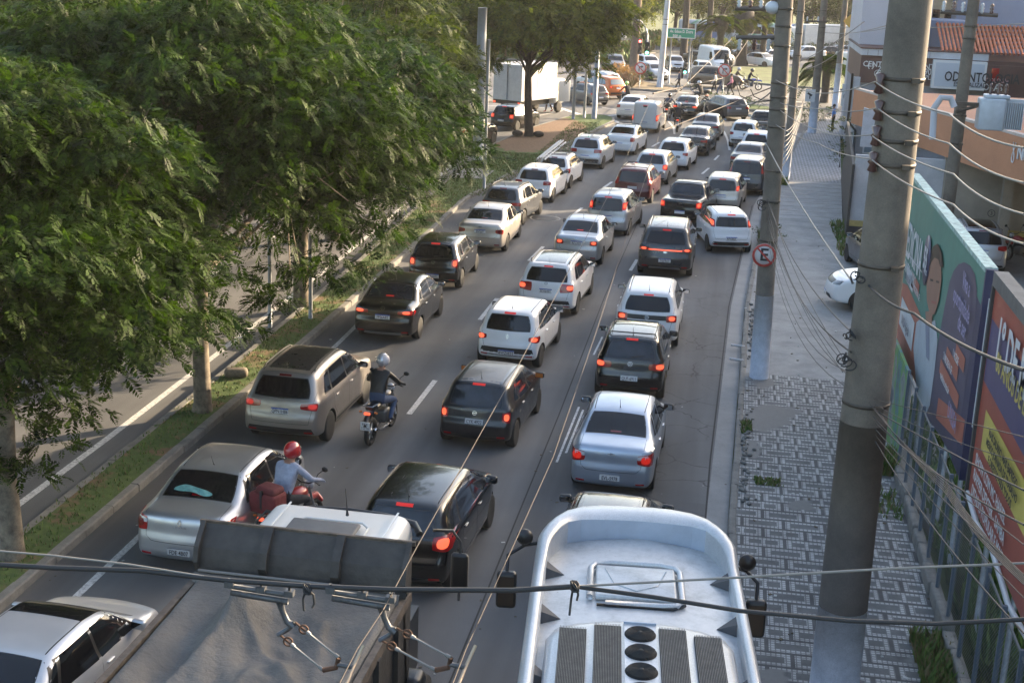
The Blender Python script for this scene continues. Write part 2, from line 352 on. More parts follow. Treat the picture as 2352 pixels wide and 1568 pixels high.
sheet('left_island', inset(IS4, .12), .14, mk_conc('worn_soil', (.24, .2, .15), (.14, .13, .09), .6, .95)); kerb_ring('kerb', IS4, .14, .16)
FLD = [(-1.4, 128), (4, 125), (13, 124), (40, 122), (40, 150), (12, 150), (2, 147.5), (-2.4, 143)]
sheet('palm_lawn', inset(FLD, .2), .14, A_FIELD); kerb_ring('kerb', FLD, .14, .2)
FLW = [(-60, 140), (-18, 140), (-13.5, 146), (-11.5, 156), (-9, 163), (-60, 172)]
sheet('left_lawn', inset(FLW, .2), .14, A_FIELD); kerb_ring('kerb', FLW, .14, .2)
# concrete slab let into the median lawn
mb = MB(); mb.box(-12.6, -11.7, 62.6, 64.1, .1, .165); mb.box(-12.55, -11.65, 64.15, 65.6, .1, .17); mb.box(-11.64, -11.1, 62.7, 65.4, .1, .163)
tag(mb.build('inspection_slabs', A_CONC), 'three old concrete inspection slabs let into the grass of the median', 'concrete slab')
def mark(name, a, b, w, z=.005, w2=None):
    a = Vector((a[0], a[1])); b = Vector((b[0], b[1])); t = (b-a).normalized(); nv = Vector((-t.y, t.x))*w/2; n2 = nv*(w2/w if w2 else 1)
    return [(*(a+nv), z), (*(a-nv), z), (*(b-n2), z), (*(b+n2), z)]
def marks(name, lst):
    mb = MB()
    for q in lst: mb.add(mark('', *q), [(0, 1, 2, 3)])
    return tag(mb.build(name, A_MARK), kind='structure')
q = []
for (a, b) in [((-6.72, 29.2), (-6.7, 31.9)), ((-6.72, 38.0), (-6.68, 40.7)), ((-6.55, 46.4), (-6.42, 49.0)), ((-6.16, 55.5), (-5.98, 57.6)), ((-5.65, 63), (-5.4, 65.2)), ((-5, 71), (-4.7, 73.3)), ((-4.4, 79), (-4.1, 81.2)), ((-6.72, 20.5), (-6.72, 23))]: q.append((a, b, .13))
for (a, b) in [((-3.02, 46), (-2.93, 47.9)), ((-2.1, 61.5), (-1.85, 63.8)), ((-1.3, 69.6), (-1.02, 71.8)), ((-.8, 75), (-.6, 77))]: q.append((a, b, .12))
q += [((-3.05, 27.0), (-3.02, 30.8), .05), ((-2.93, 27.6), (-2.9, 30.6), .05), ((-3.15, 35.3), (-3.1, 37.2), .05), ((-3.0, 35.3), (-2.97, 37.2), .05)]
marks('lane_markings', q)
q = [((-9.72, 17), (-9.74, 22.3), .13), ((-9.8, 27.6), (-9.93, 37.8), .13), ((-9.95, 41), (-10.0, 47), .12)]
q += [((-12.42, -5), (-12.45, 26), .16), ((-12.45, 26), (-12.75, 45), .16), ((-12.75, 45), (-13.5, 66), .14)]
for k in range(14):
    t = k/14; a = Vector((-13.6, 67)).lerp(Vector((-10.7, 91)), t); b = Vector((-13.6, 67)).lerp(Vector((-10.7, 91)), t+.045); q.append((tuple(a), tuple(b), .16))
q += [((-.05, 79.5), (-.2, 84), .13), ((-.2, 84), (-.45, 88), .13), ((-.45, 88), (-.95, 92), .13), ((-4.2, 92.6), (-3.7, 89.4), .13), ((-3.7, 89.4), (-3.45, 85.6), .13), ((-4.2, 92.6), (-5.3, 95.5), .12)]
q += [((-12.75, 98.6), (-9.8, 92.8), .42), ((-13.3, 89.5), (-11.55, 95.4), .14), ((-8.6, 93.6), (-6.9, 89.2), .3), ((-8.4, 93.8), (-7.0, 95.6), .3), ((-12.9, 98.7), (-13.6, 101.5), .14)]
q += [((-9.2, 99), (-7.6, 97.6), .13), ((-9.8, 106.8), (-8.0, 107.4), .12), ((-14, 108), (-12.3, 108.3), .12), ((-6.6, 109.6), (-5.3, 109.8), .12), ((-17, 116.3), (-12.6, 116.8), .16), ((-21, 108), (-19, 104.5), 1.6), ((-23.8, 121), (-22.3, 124), 1.3), ((-15.6, 108.4), (-14.8, 108.7), .12)]
q += [((-11.8, 133.6), (-8.4, 122.4), .13), ((-11.3, 137), (-9.9, 139.5), .13), ((-8.0, 121.6), (-3.6, 117.6), .13), ((-7.0, 136), (-5.6, 140), .14), ((-13, 96.6), (-20, 95.4), .14), ((-14.2, 93.5), (-21, 90.5), .14)]
for k in range(7): q.append(((-5.0+k*1.35, 114.6-k*.45), (-2.6+k*1.35, 113.6-k*.4), .42))
for k in range(4): q.append(((-12.6+k*2.2, 128.5-k*1.6), (-11.8+k*2.2, 128.2-k*1.6), .12))
q += [((3.5, 104), (5.4, 109), .14), ((-18.4, 20), (-18.4, 23), .14), ((-16.0, 39), (-15.9, 42), .14), ((-16, 31), (-16, 34), .14), ((-16, 47), (-16, 50), .14), ((-19.6, 31), (-19.6, 34), .14), ((-19.6, 39), (-19.6, 42), .14)]
marks('road_lines', q)
# seam of the repaved strip, tyre-worn joints
mb = MB(); pts = [(-3.36, 6), (-3.38, 20), (-3.40, 30), (-3.5, 42), (-3.44, 56)]
for a, b in zip(pts, pts[1:]): mb.add(mark('', a, b, .03, .007), [(0, 1, 2, 3)])
pts = [(.03, 8), (.07, 20), (.1, 28), (.33, 41.9), (.75, 52), (1.13, 61)]
for a, b in zip(pts, pts[1:]): mb.add(mark('', a, b, .035, .009), [(0, 1, 2, 3)])
tag(mb.build('asphalt_joint', pm('tar', (.025, .025, .025), .9)), kind='structure')
# manhole covers
def manhole(x, y, r, lab):
    t = empty('manhole_cover', (x, y, 0), 0, lab, 'manhole cover'); mb = MB(); mb.lathe([(r*1.18, .0), (r*1.18, .008), (r, .008), (r, .005)], n=28); mb.build('ring', A_GUT, t)
    mb = MB(); mb.lathe([(r*.97, .0), (r*.97, .013), (r*.9, .015), (r*.3, .015)], n=28); mb.build('cover', pm('cast_iron', (.05, .05, .05), .6, .4, noise=.3), t)
manhole(-7.15, 54.6, .55, 'round iron manhole cover with pale concrete ring beside the white hatchback'); manhole(-6.6, 115.2, .35, 'small round manhole cover on the paved corner by the pole')
# litter and leaf bits scattered on the asphalt
mb = MB()
for _ in range(230):
    y = 16+random.random()**1.6*60; x = random.uniform(-10.4, RK(y)-.05); s = random.uniform(.01, .035); a = random.random()*6
    mb.box(-s, s, -s*.6, s*.6, .006, .012, random.choice((0, 0, 1)), Matrix.Translation((x, y, 0)) @ Matrix.Rotation(a, 4, 'Z'))
for _ in range(120):
    y = random.uniform(14, 56); x = random.uniform(.8, 3.9); s = random.uniform(.01, .04); a = random.random()*6
    mb.box(-s, s, -s*.7, s*.7, .15, .165, random.choice((0, 1)), Matrix.Translation((x, y, 0)) @ Matrix.Rotation(a, 4, 'Z'))
tag(mb.build('litter', [pm('dead_leaf', (.10, .08, .05), .9), pm('paper_bit', (.45, .45, .43), .9)]), 'tiny scattered leaves, pebbles and paper bits on the road and pavement', 'litter', kind='stuff')
# rubble along the kerb by the pole
mb = MB()
for _ in range(130):
    y = random.choice((random.uniform(35.5, 42), random.uniform(25, 31.5))); x = RK(y)+.17+abs(random.gauss(0, .12)); s = random.uniform(.02, .06)
    mb.rbox(-s, s, -s*.8, s*.8, 0, s, s*.4, 0, Matrix.Translation((x, y, .15)) @ Matrix.Rotation(random.random()*6, 4, 'Z'), 1)
tag(mb.build('kerb_rubble', A_KERB), 'broken bits of concrete along the back of the kerb beside the pole', 'rubble', kind='stuff')
for (x, y, lab) in ((.62, 36.9, 'pale broken kerb bar lying on the gutter edge, the farther of two'), (.6, 35.5, 'pale broken kerb bar lying on the gutter edge, the nearer of two')):
    mb = MB(); mb.rbox(-.2, .2, -.04, .04, 0, .07, .03, 0, Matrix.Rotation(-.25, 4, 'Z'), 2); o = mb.build('concrete_bar', pm('pale_conc', (.42, .42, .43), .8)); o.location = (x, y, .1)
    tag(o, lab, 'concrete bar', 'broken kerb bars')
# grass tufts (stuff) on the median, verges and by the fence
def tufts(name, areas, n, h, mats, lab, seed=1, w=.012):
    rg = np.random.default_rng(seed); vs = []; fs = []; mi = []
    tot = sum(a[4] for a in areas)
    for (x0, x1, y0, y1, wt, z, hs) in areas:
        k = int(n*wt/tot)
        P = rg.uniform(size=(k, 2))
        for px, py in P:
            x, y = x0+(x1-x0)*px, y0+(y1-y0)*py
            for b in range(3):
                a = rg.uniform(0, 6.28); hh = h*hs*rg.uniform(.5, 1.2); lx, ly = math.cos(a)*hh*.45, math.sin(a)*hh*.45; ww = w*(hh/.1)**.4; cx, cy = -math.sin(a)*ww, math.cos(a)*ww; i = len(vs)
                ox, oy = rg.normal(0, .02, 2); vs += [(x+ox-cx, y+oy-cy, z), (x+ox+cx, y+oy+cy, z), (x+ox+lx*.5+cx*.7, y+oy+ly*.5+cy*.7, z+hh*.65), (x+ox+lx, y+oy+ly, z+hh)]
                fs += [(i, i+1, i+2), (i, i+2, i+3)]; m_ = int(rg.integers(0, len(mats))); mi += [m_, m_]
    me = bpy.data.meshes.new(name); me.from_pydata(vs, [], fs); me.polygons.foreach_set('material_index', mi)
    return tag(link(name, me, mats), lab, 'grass', kind='stuff')
G1 = pm('blade_green', (.06, .115, .02), .8); G2 = pm('blade_light', (.11, .17, .03), .8); G3 = pm('blade_dry', (.16, .13, .06), .85)
tufts('grass', [(-11.65, -10.85, 15, 45, 4, .14, .8), (-12.3, -11, 45, 58, 3, .14, .9), (-12.8, -9.8, 58, 72, 7, .14, .9), (-10, -8.2, 72, 88, 3, .14, 1), (-12.5, -9.6, 66, 72, 3, .14, 1)], 9000, .085, [G1, G2, G1, G3], 'short grass growing over the median strip', 3)
tufts('weeds', [(3.45, 3.8, 27.6, 28.3, 5, .14, 3.4), (3.3, 3.75, 25.2, 26.8, 1.2, .14, 1.2), (3.35, 3.9, 18.0, 20.4, 6, .14, 2.1), (1.0, 1.5, 26.4, 26.8, 2, .15, .6), (.75, .95, 29.5, 30.3, 1, .15, 1), (1.35, 1.75, 50, 53, 4, .14, 2.6), (4.2, 4.7, 50.2, 57, 3, .14, 2), (2.3, 2.8, 66.5, 68.5, 2, .14, 2.4)], 1500, .12, [G1, G2, G3], 'tufts of weeds along the fence, kerb and walls', 4, .016)
tufts('weeds', [(-10.7, -8.3, 114.5, 126, 2, .14, 3.4), (-11.5, -9, 118, 130, 1, .14, 3)], 1100, .22, [G3, pm('blade_rust', (.24, .13, .085), .9), G3], 'tall dry reddish grass on the corner island', 5, .03)
# ------------------------------------------------------------------ car builder
GLASS = pm('dark_glass', (.007, .008, .010), .06, 0, .0, .5, noise=.5, nscale=3); GLASS2 = pm('tinted_glass', (.02, .024, .032), .05, 0, .0, .55, noise=.5, nscale=3)
BLACKP = pm('black_plastic', (.02, .02, .021), .55); TRIM = pm('trim_black', (.012, .012, .013), .35); RUB = pm('tyre_rubber', (.018, .018, .018), .85, noise=.3, nscale=8)
CHROME = pm('chrome', (.7, .7, .72), .18, 1.0); ALLOY = pm('alloy', (.42, .43, .45), .35, .8); SEAM = pm('panel_gap', (.01, .01, .01), .9)
LENS = pm('red_lens', (.28, .008, .01), .12, 0, .8); LENSD = pm('dark_red_lens', (.14, .006, .008), .12, 0, .8); BRAKE = pm('lit_brake', (.32, .012, .008), .3, emis=(1, .03, .015), es=.1)
BRAKEC = pm('lit_brake_core', (.55, .08, .04), .3, emis=(1, .10, .04), es=.42); CLEAR = pm('clear_lens', (.5, .5, .52), .1, 0, .8); AMBER = pm('amber_reflection', (.55, .16, .03), .25, .3)  # amber: orange reflection painted into the mirror glass colour
PLATE = pm('plate_white', (.62, .62, .62), .5); PLATEG = pm('plate_grey', (.36, .36, .37), .5); PBLUE = pm('plate_blue', (.03, .07, .32), .5); PTEXT = pm('plate_text', (.02, .02, .025), .6)
MIRG = pm('mirror_glass', (.6, .62, .65), .03, 1.0)
def paint(name, col, metal=.35, rough=.32):
    n = N('paint_'+name); f = n.noise(2.2, 5, .6, n.tc.outputs['Object']); c = n.mix(f, col, tuple(max(0, v*.86) for v in col)); n.out(c, rough)
    n.b.inputs['Metallic'].default_value = metal; n.b.inputs['Coat Weight'].default_value = .65; n.b.inputs['Coat Roughness'].default_value = .05
    n.t.links.new(n.ramp(n.noise(3, 5, .7, n.tc.outputs['Object']), [(.3, rough*.85), (.7, min(1, rough*1.4))]), n.b.inputs['Roughness'])
    return n.m
PW = paint('white', (.70, .70, .71), 0, .35); PSIL = paint('silver', (.44, .45, .47), .75, .34); PSILB = paint('silver_blue', (.40, .45, .53), .7, .33); PCH = paint('champagne', (.52, .47, .42), .65, .34)
PBG = paint('warm_grey', (.34, .31, .285), .7, .33); PBLK = paint('black', (.005, .005, .006), .0, .2); PDG = paint('dark_grey', (.045, .047, .052), .5, .28); PGR = paint('grey', (.13, .135, .145), .65, .3)
PMAR = paint('maroon', (.085, .012, .014), .3, .3); POR = paint('orange', (.55, .14, .03), .3, .3); PBR = paint('brown_black', (.025, .02, .018), .3, .25); PDB = paint('blue_black', (.012, .014, .02), .3, .3); PBRN = paint('bronze', (.17, .14, .11), .6, .33); PLB = paint('light_silver', (.55, .56, .58), .5, .34)
# side profiles: rear middle -> over the roof -> front middle (y from rear, z)
TYPES = {
 'hatch': dict(L=3.95, H=1.48, W=1.70, zb=.96, yr=.62, yf=3.10, R=.30, gc=.2, tum=.20, prof=[(0,.50),(.0,.60),(.05,.68),(.07,.80),(.10,.95),(.16,1.02),(.36,1.36),(.46,1.43),(.9,1.465),(1.5,1.48),(2.05,1.45),(2.35,1.39),(2.95,1.03),(3.08,.985),(3.5,.90),(3.78,.78),(3.9,.66),(3.95,.50)],
   low=[(0,.50),(.0,.36),(.07,.24),(.4,.2),(3.6,.2),(3.88,.24),(3.95,.38),(3.95,.50)],
   rw=(1.0,1.34,.60,.47), tl=(.52,.76,.72,.98), sw=[[(.98,.99),(1.88,.97),(1.88,1.36),(1.12,1.35)],[(1.94,.97),(2.86,.97),(2.42,1.33),(1.94,1.36)],[(.62,1.03),(.90,1.0),(1.03,1.33),(.86,1.31)]], ws=(2.42,3.0,.54,.66), pl=.60, roof=(.55,2.2)),
 'sedan': dict(L=4.35, H=1.47, W=1.72, zb=.96, yr=.88, yf=3.45, R=.30, gc=.2, tum=.20, prof=[(0,.52),(.0,.64),(.04,.72),(.04,.90),(.08,1.02),(.18,1.065),(.62,1.08),(.75,1.10),(1.28,1.38),(1.5,1.435),(1.9,1.465),(2.2,1.47),(2.5,1.44),(2.75,1.39),(3.35,1.03),(3.48,.985),(3.9,.90),(4.18,.79),(4.3,.66),(4.35,.50)],
   low=[(0,.52),(.0,.36),(.07,.25),(.4,.2),(4.0,.2),(4.28,.24),(4.35,.38),(4.35,.50)],
   rwt=(.76,1.30,.62,.52), tl=(.52,.80,.76,.98), sw=[[(1.28,1.0),(2.18,.97),(2.18,1.36),(1.5,1.35)],[(2.24,.97),(3.22,.97),(2.78,1.33),(2.24,1.37)],[(1.02,1.05),(1.22,1.02),(1.40,1.32),(1.30,1.28)]], ws=(2.8,3.4,.55,.68), pl=.62, roof=(1.4,2.6)),
 'suv': dict(L=4.35, H=1.66, W=1.80, zb=1.06, yr=.80, yf=3.42, R=.345, gc=.26, tum=.19, prof=[(0,.58),(.0,.70),(.04,.78),(.06,.92),(.10,1.08),(.16,1.14),(.40,1.50),(.44,1.58),(.9,1.635),(1.6,1.66),(2.2,1.64),(2.55,1.56),(3.12,1.17),(3.28,1.12),(3.8,1.04),(4.15,.92),(4.3,.78),(4.35,.58)],
   low=[(0,.58),(.0,.44),(.08,.31),(.4,.26),(3.95,.26),(4.28,.31),(4.35,.45),(4.35,.58)],
   rw=(1.12,1.47,.64,.52), tl=(.50,.80,.86,1.08), sw=[[(1.08,1.09),(2.04,1.07),(2.04,1.51),(1.2,1.50)],[(2.10,1.07),(3.04,1.07),(2.62,1.46),(2.10,1.51)],[(.62,1.13),(1.0,1.10),(1.11,1.47),(.86,1.44)]], ws=(2.62,3.18,.58,.70), pl=.86, roof=(.55,2.4)),
 'mpv': dict(L=4.05, H=1.60, W=1.70, zb=.98, yr=.66, yf=3.28, R=.31, gc=.2, tum=.17, prof=[(0,.50),(.0,.62),(.05,.70),(.07,.84),(.09,.98),(.12,1.04),(.26,1.46),(.32,1.54),(.8,1.585),(1.4,1.60),(2.0,1.58),(2.3,1.51),(3.02,1.08),(3.2,1.02),(3.6,.93),(3.88,.80),(4.0,.66),(4.05,.50)],
   low=[(0,.50),(.0,.36),(.07,.24),(.4,.2),(3.7,.2),(3.98,.24),(4.05,.38),(4.05,.50)],
   rw=(.98,1.42,.60,.52), tl=(.64,.80,.98,1.28), sw=[[(1.0,1.0),(1.98,.98),(1.98,1.46),(1.1,1.46)],[(2.04,.98),(3.0,.98),(2.42,1.43),(2.04,1.46)],[(.40,1.03),(.92,1.01),(1.0,1.45),(.52,1.43)]], ws=(2.36,3.1,.56,.68), pl=.74, roof=(.45,2.2)),
 'small': dict(L=3.7, H=1.48, W=1.60, zb=.96, yr=.56, yf=2.96, R=.29, gc=.22, tum=.17, prof=[(0,.50),(.0,.62),(.05,.70),(.07,.80),(.10,.94),(.14,1.0),(.30,1.36),(.38,1.43),(.8,1.465),(1.4,1.48),(1.9,1.46),(2.15,1.40),(2.75,1.04),(2.9,1.0),(3.3,.92),(3.56,.80),(3.66,.66),(3.7,.50)],
   low=[(0,.50),(.0,.37),(.07,.26),(.4,.22),(3.36,.22),(3.62,.26),(3.7,.38),(3.7,.50)],
   rw=(.99,1.34,.56,.46), tl=(.50,.73,.72,.96), sw=[[(.88,.99),(1.76,.97),(1.76,1.36),(1.0,1.35)],[(1.82,.97),(2.68,.97),(2.24,1.33),(1.82,1.36)],[(.50,1.03),(.80,1.0),(.90,1.33),(.72,1.31)]], ws=(2.22,2.8,.52,.62), pl=.58, roof=(.5,2.05)),
 'wagon': dict(L=4.5, H=1.50, W=1.76, zb=.97, yr=.86, yf=3.60, R=.31, gc=.2, tum=.20, prof=[(0,.52),(.0,.62),(.05,.70),(.08,.86),(.12,.98),(.18,1.04),(.50,1.38),(.62,1.43),(1.3,1.475),(2.0,1.50),(2.6,1.47),(2.9,1.41),(3.5,1.04),(3.64,1.0),(4.05,.91),(4.34,.79),(4.46,.66),(4.5,.50)],
   low=[(0,.52),(.0,.36),(.07,.25),(.4,.2),(4.1,.2),(4.42,.24),(4.5,.38),(4.5,.50)],
   rw=(1.02,1.35,.62,.50), tl=(.52,.80,.74,.96), sw=[[(1.42,.99),(2.34,.97),(2.34,1.37),(1.5,1.37)],[(2.40,.97),(3.38,.97),(2.92,1.34),(2.40,1.38)],[(.74,1.03),(1.34,.99),(1.40,1.36),(.98,1.35)]], ws=(2.96,3.56,.55,.68), pl=.80, roof=(.75,2.7)),
 'pickup': dict(L=4.6, H=1.60, W=1.74, zb=1.02, yr=.88, yf=3.72, R=.33, gc=.26, tum=.19, prof=[(0,.58),(.0,.72),(.03,.82),(.03,1.0),(.05,1.08),(.12,1.11),(1.2,1.12),(1.34,1.13),(1.52,1.50),(1.62,1.56),(2.0,1.60),(2.5,1.57),(2.8,1.50),(3.45,1.12),(3.6,1.07),(4.05,.98),(4.4,.86),(4.55,.74),(4.6,.58)],
   low=[(0,.58),(.0,.44),(.08,.32),(.4,.28),(4.2,.28),(4.52,.32),(4.6,.44),(4.6,.58)],
   rw=(1.18,1.46,.58,.50), tl=(.62,.81,.80,1.04), sw=[[(1.62,1.05),(2.32,1.03),(2.32,1.46),(1.76,1.46)],[(2.38,1.03),(3.34,1.03),(2.90,1.42),(2.38,1.47)]], ws=(2.84,3.5,.56,.68), pl=.62, roof=(1.6,2.6)),
 'van': dict(L=5.4, H=2.45, W=2.0, zb=1.3, yr=1.05, yf=4.45, R=.35, gc=.26, tum=.05, prof=[(0,.55),(.0,1.2),(.02,2.2),(.1,2.38),(.4,2.44),(2.0,2.47),(3.7,2.44),(4.1,2.3),(4.62,1.6),(4.85,1.22),(5.15,1.1),(5.35,.9),(5.4,.55)],
   low=[(0,.55),(.0,.44),(.08,.32),(.4,.28),(5.0,.28),(5.32,.32),(5.4,.44),(5.4,.55)],
   rw=(1.4,1.9,.8,.76), tl=(.8,.95,.9,1.3), sw=[[(3.55,1.32),(4.5,1.32),(4.2,1.95),(3.55,1.95)]], ws=(4.18,4.8,.78,.86), pl=.6, roof=(.6,3.6)),
}
for k in ('suv',):
    d = dict(TYPES[k]); s = 4.75/4.35
    d['L'] = 4.75; d['W'] = 1.86; d['H'] = 1.72
    for key in ('prof', 'low'): d[key] = [(a*s, b*(1.03 if b > .6 else 1)) for a, b in d[key]]
    d['sw'] = [[(a*s, b*1.03) for a, b in q_] for q_ in d['sw']]; d['yr'] *= s; d['yf'] *= s; d['ws'] = (d['ws'][0]*s, d['ws'][1]*s, d['ws'][2], d['ws'][3]); d['rw'] = (1.15, 1.51, .66, .54); TYPES['bigsuv'] = d
TYPES['cargo'] = dict(L=4.2, H=1.88, W=1.68, zb=1.0, yr=.75, yf=3.42, R=.31, gc=.22, tum=.05, prof=[(0,.50),(.0,.9),(.02,1.5),(.05,1.76),(.14,1.84),(.5,1.88),(1.8,1.87),(2.05,1.78),(2.25,1.58),(2.55,1.50),(3.15,1.08),(3.3,1.02),(3.75,.93),(4.02,.80),(4.16,.66),(4.2,.50)],
   low=[(0,.50),(.0,.36),(.07,.26),(.4,.22),(3.85,.22),(4.12,.26),(4.2,.38),(4.2,.50)],
   rw=(1.58,1.62,.10,.10), tl=(.68,.80,.74,1.10), sw=[[(2.30,1.02),(2.36,1.02),(2.36,1.40),(2.32,1.40)],[(2.38,1.02),(3.15,1.02),(2.62,1.44),(2.38,1.44)]], ws=(2.6,3.15,.56,.66), pl=.62, roof=(.3,1.7))
def chaikin(p, it):
    for _ in range(it):
        q = [p[0]]
        for a, b in zip(p, p[1:]): q += [(a[0]*.75+b[0]*.25, a[1]*.75+b[1]*.25), (a[0]*.25+b[0]*.75, a[1]*.25+b[1]*.75)]
        p = q+[p[-1]]
    return p
def resample(p, n):
    p = np.array(p, float); d = np.r_[0, np.cumsum(np.linalg.norm(np.diff(p, axis=0), axis=1))]; t = np.linspace(0, d[-1], n)
    return np.c_[np.interp(t, d, p[:, 0]), np.interp(t, d, p[:, 1])]
def halfw(T, y, z):
    w = T['W']/2; L = T['L']; zb = T['zb']; z = np.asarray(z, float); y = np.asarray(y, float)
    base = w - .05*np.clip((.45-z)/.25, 0, 1)**2 - .018*np.clip((z-.74)/(zb-.74), 0, 1)**2
    gh = np.clip(z-zb, 0, None); sh = .026*(1-np.exp(-gh/.025))
    tumb = math.tan(T['tum']*1.75)*gh if T['tum'] > .1 else T['tum']*gh
    ww = base-sh-tumb
    yr = np.clip(1-y/.9, 0, 1); yf = np.clip(1-(L-y)/1.1, 0, 1)
    return ww-.085*yr**2*(1 if T['H'] < 2 else .3)-.17*yf**2.2
BODY = {}
def body_mesh(kind):
    if kind in BODY: return BODY[kind]
    T = TYPES[kind]; n = 84; L = T['L']
    top = resample(chaikin(T['prof'], 2), n); lowc = chaikin(T['low'], 2); low = resample(lowc, n)
    # pair lower points with the same y in the middle of the car
    lowd = resample(lowc, 600); lows = []
    for i in range(n):
        y = top[i, 0]
        if y < .12: f = y/.12; k = int(np.argmin(np.abs(lowd[:300, 0]-.10))); lows.append(lowd[int(k*min(1, i/8.0))] if i < 9 else None)
        else: lows.append(None)
    yA = top[:, 0].copy(); prev = lowd[0]
    out = []; ntr = sum(1 for v in yA if v < .2); ntf = sum(1 for v in yA if v > L-.2)
    kr = int(np.argmin(np.abs(lowd[:300, 0]-.2))); kf = 300+int(np.argmin(np.abs(lowd[300:, 0]-(L-.2))))
    for i in range(n):
        if i < ntr: out.append(lowd[int(kr*i/ntr)])
        elif i >= n-ntf: out.append(lowd[int(kf+(599-kf)*(i-(n-ntf)+1)/ntf)])
        else: out.append((yA[i], float(np.interp(yA[i], lowd[kr:kf+1, 0], lowd[kr:kf+1, 1]))))
    low = np.array(out); low[0] = top[0]; low[-1] = top[-1]
    loop = np.vstack([top, low[::-1]]); seg0 = loop; seg1 = np.roll(loop, -1, axis=0)
    def dist(P):
        d = seg1-seg0; L2 = np.maximum((d**2).sum(1), 1e-9); t = np.clip(((P[:, None]-seg0[None])*d[None]).sum(2)/L2[None], 0, 1); c = seg0[None]+t[..., None]*d[None]
        return np.sqrt(((P[:, None]-c)**2).sum(2)).min(1)
    V = [0, .012, .03, .055, .09, .135, .19, .26, .34, .42, .5, .58, .66, .74, .81, .865, .91, .945, .97, .988, 1]
    m = len(V); S = np.zeros((n, m, 3))
    for j, v in enumerate(V):
        Q = low*(1-v)+top*v; d = dist(Q); r = np.where(Q[:, 1] > T['zb']-.05, .13, .09)
        if T['H'] > 2: r = np.where(Q[:, 1] > 1.4, .16, .09)
        x = halfw(T, Q[:, 0], Q[:, 1])-r*(1-np.sqrt(np.clip(1-(1-np.clip(d/r, 0, 1))**2, 0, 1)))
        S[:, j, 0] = x; S[:, j, 1] = Q[:, 0]; S[:, j, 2] = Q[:, 1]
    verts = []; faces = []
    def addgrid(G, flip):
        b = len(verts); a, c = G.shape[:2]; verts.extend(G.reshape(-1, 3).tolist())
        for i in range(a-1):
            for j in range(c-1):
                q = (b+i*c+j, b+i*c+j+1, b+(i+1)*c+j+1, b+(i+1)*c+j); faces.append(q[::-1] if flip else q)
    addgrid(S, True); S2 = S.copy(); S2[..., 0] *= -1; addgrid(S2, False)
    U = np.array([-1, -.93, -.84, -.7, -.5, -.25, 0, .25, .5, .7, .84, .93, 1])
    for (e, flip) in ((S[:, -1], False), (S[:, 0], True)):
        G = np.zeros((n, len(U), 3)); G[..., 0] = e[:, 0][:, None]*U[None]; G[..., 1] = e[:, 1][:, None]; G[..., 2] = e[:, 2][:, None]; addgrid(G, not flip)
    P = np.array(verts); x = P[:, 0]/(T['W']/2); y = P[:, 1]; z = P[:, 2]
    rear = np.clip(1-y/1.1, 0, 1); front = np.clip(1-(L-y)/1.3, 0, 1)
    P[:, 1] += .11*np.abs(x)**2.2*rear*(1 if T['H'] < 2 else .1); P[:, 1] -= .24*np.abs(x)**2.2*front
    P[:, 2] -= .05*x**2*np.clip((z-T['zb'])/.2, 0, 1); 
    me = bpy.data.meshes.new('body_'+kind); me.from_pydata(P.tolist(), [], faces)
    bm = bmesh.new(); bm.from_mesh(me); bmesh.ops.remove_doubles(bm, verts=bm.verts, dist=3e-4); bmesh.ops.dissolve_degenerate(bm, edges=bm.edges, dist=1e-4)
    bmesh.ops.recalc_face_normals(bm, faces=bm.faces); bm.to_mesh(me)
    bvh = BVHTree.FromBMesh(bm); bm.free()
    # cut the wheel arches
    o = bpy.data.objects.new('tmpbody', me); COL.objects.link(o); cut = MB(); w = T['W']/2
    for yy in (T['yr'], T['yf']):
        for sx in (-1, 1):
            M_ = Matrix.Translation((sx*(w-.13), yy, T['R']+.0)) @ Matrix.Rotation(math.pi/2, 4, 'Y')
            cut.lathe([(T['R']+.055, -.16), (T['R']+.055, .3*1)] if sx > 0 else [(T['R']+.055, -.3), (T['R']+.055, .16)], 1, 36, M_)
    cm = cut.mesh('cut'); recalc(cm); co = bpy.data.objects.new('cut', cm); COL.objects.link(co)
    for mm in (PW, BLACKP): me.materials.append(mm)
    for mm in (PW, BLACKP): cm.materials.append(mm)
    md = o.modifiers.new('b', 'BOOLEAN'); md.operation = 'DIFFERENCE'; md.solver = 'EXACT'; md.object = co
    try: md.material_mode = 'INDEX'
    except Exception: pass
    ev = o.evaluated_get(bpy.context.evaluated_depsgraph_get()); nm = bpy.data.meshes.new_from_object(ev)
    bpy.data.objects.remove(o); bpy.data.objects.remove(co)
    nm.polygons.foreach_set('use_smooth', [True]*len(nm.polygons)); nm.set_sharp_from_angle(angle=R(40))
    BODY[kind] = (nm, bvh, T); return BODY[kind]
DEC = {}
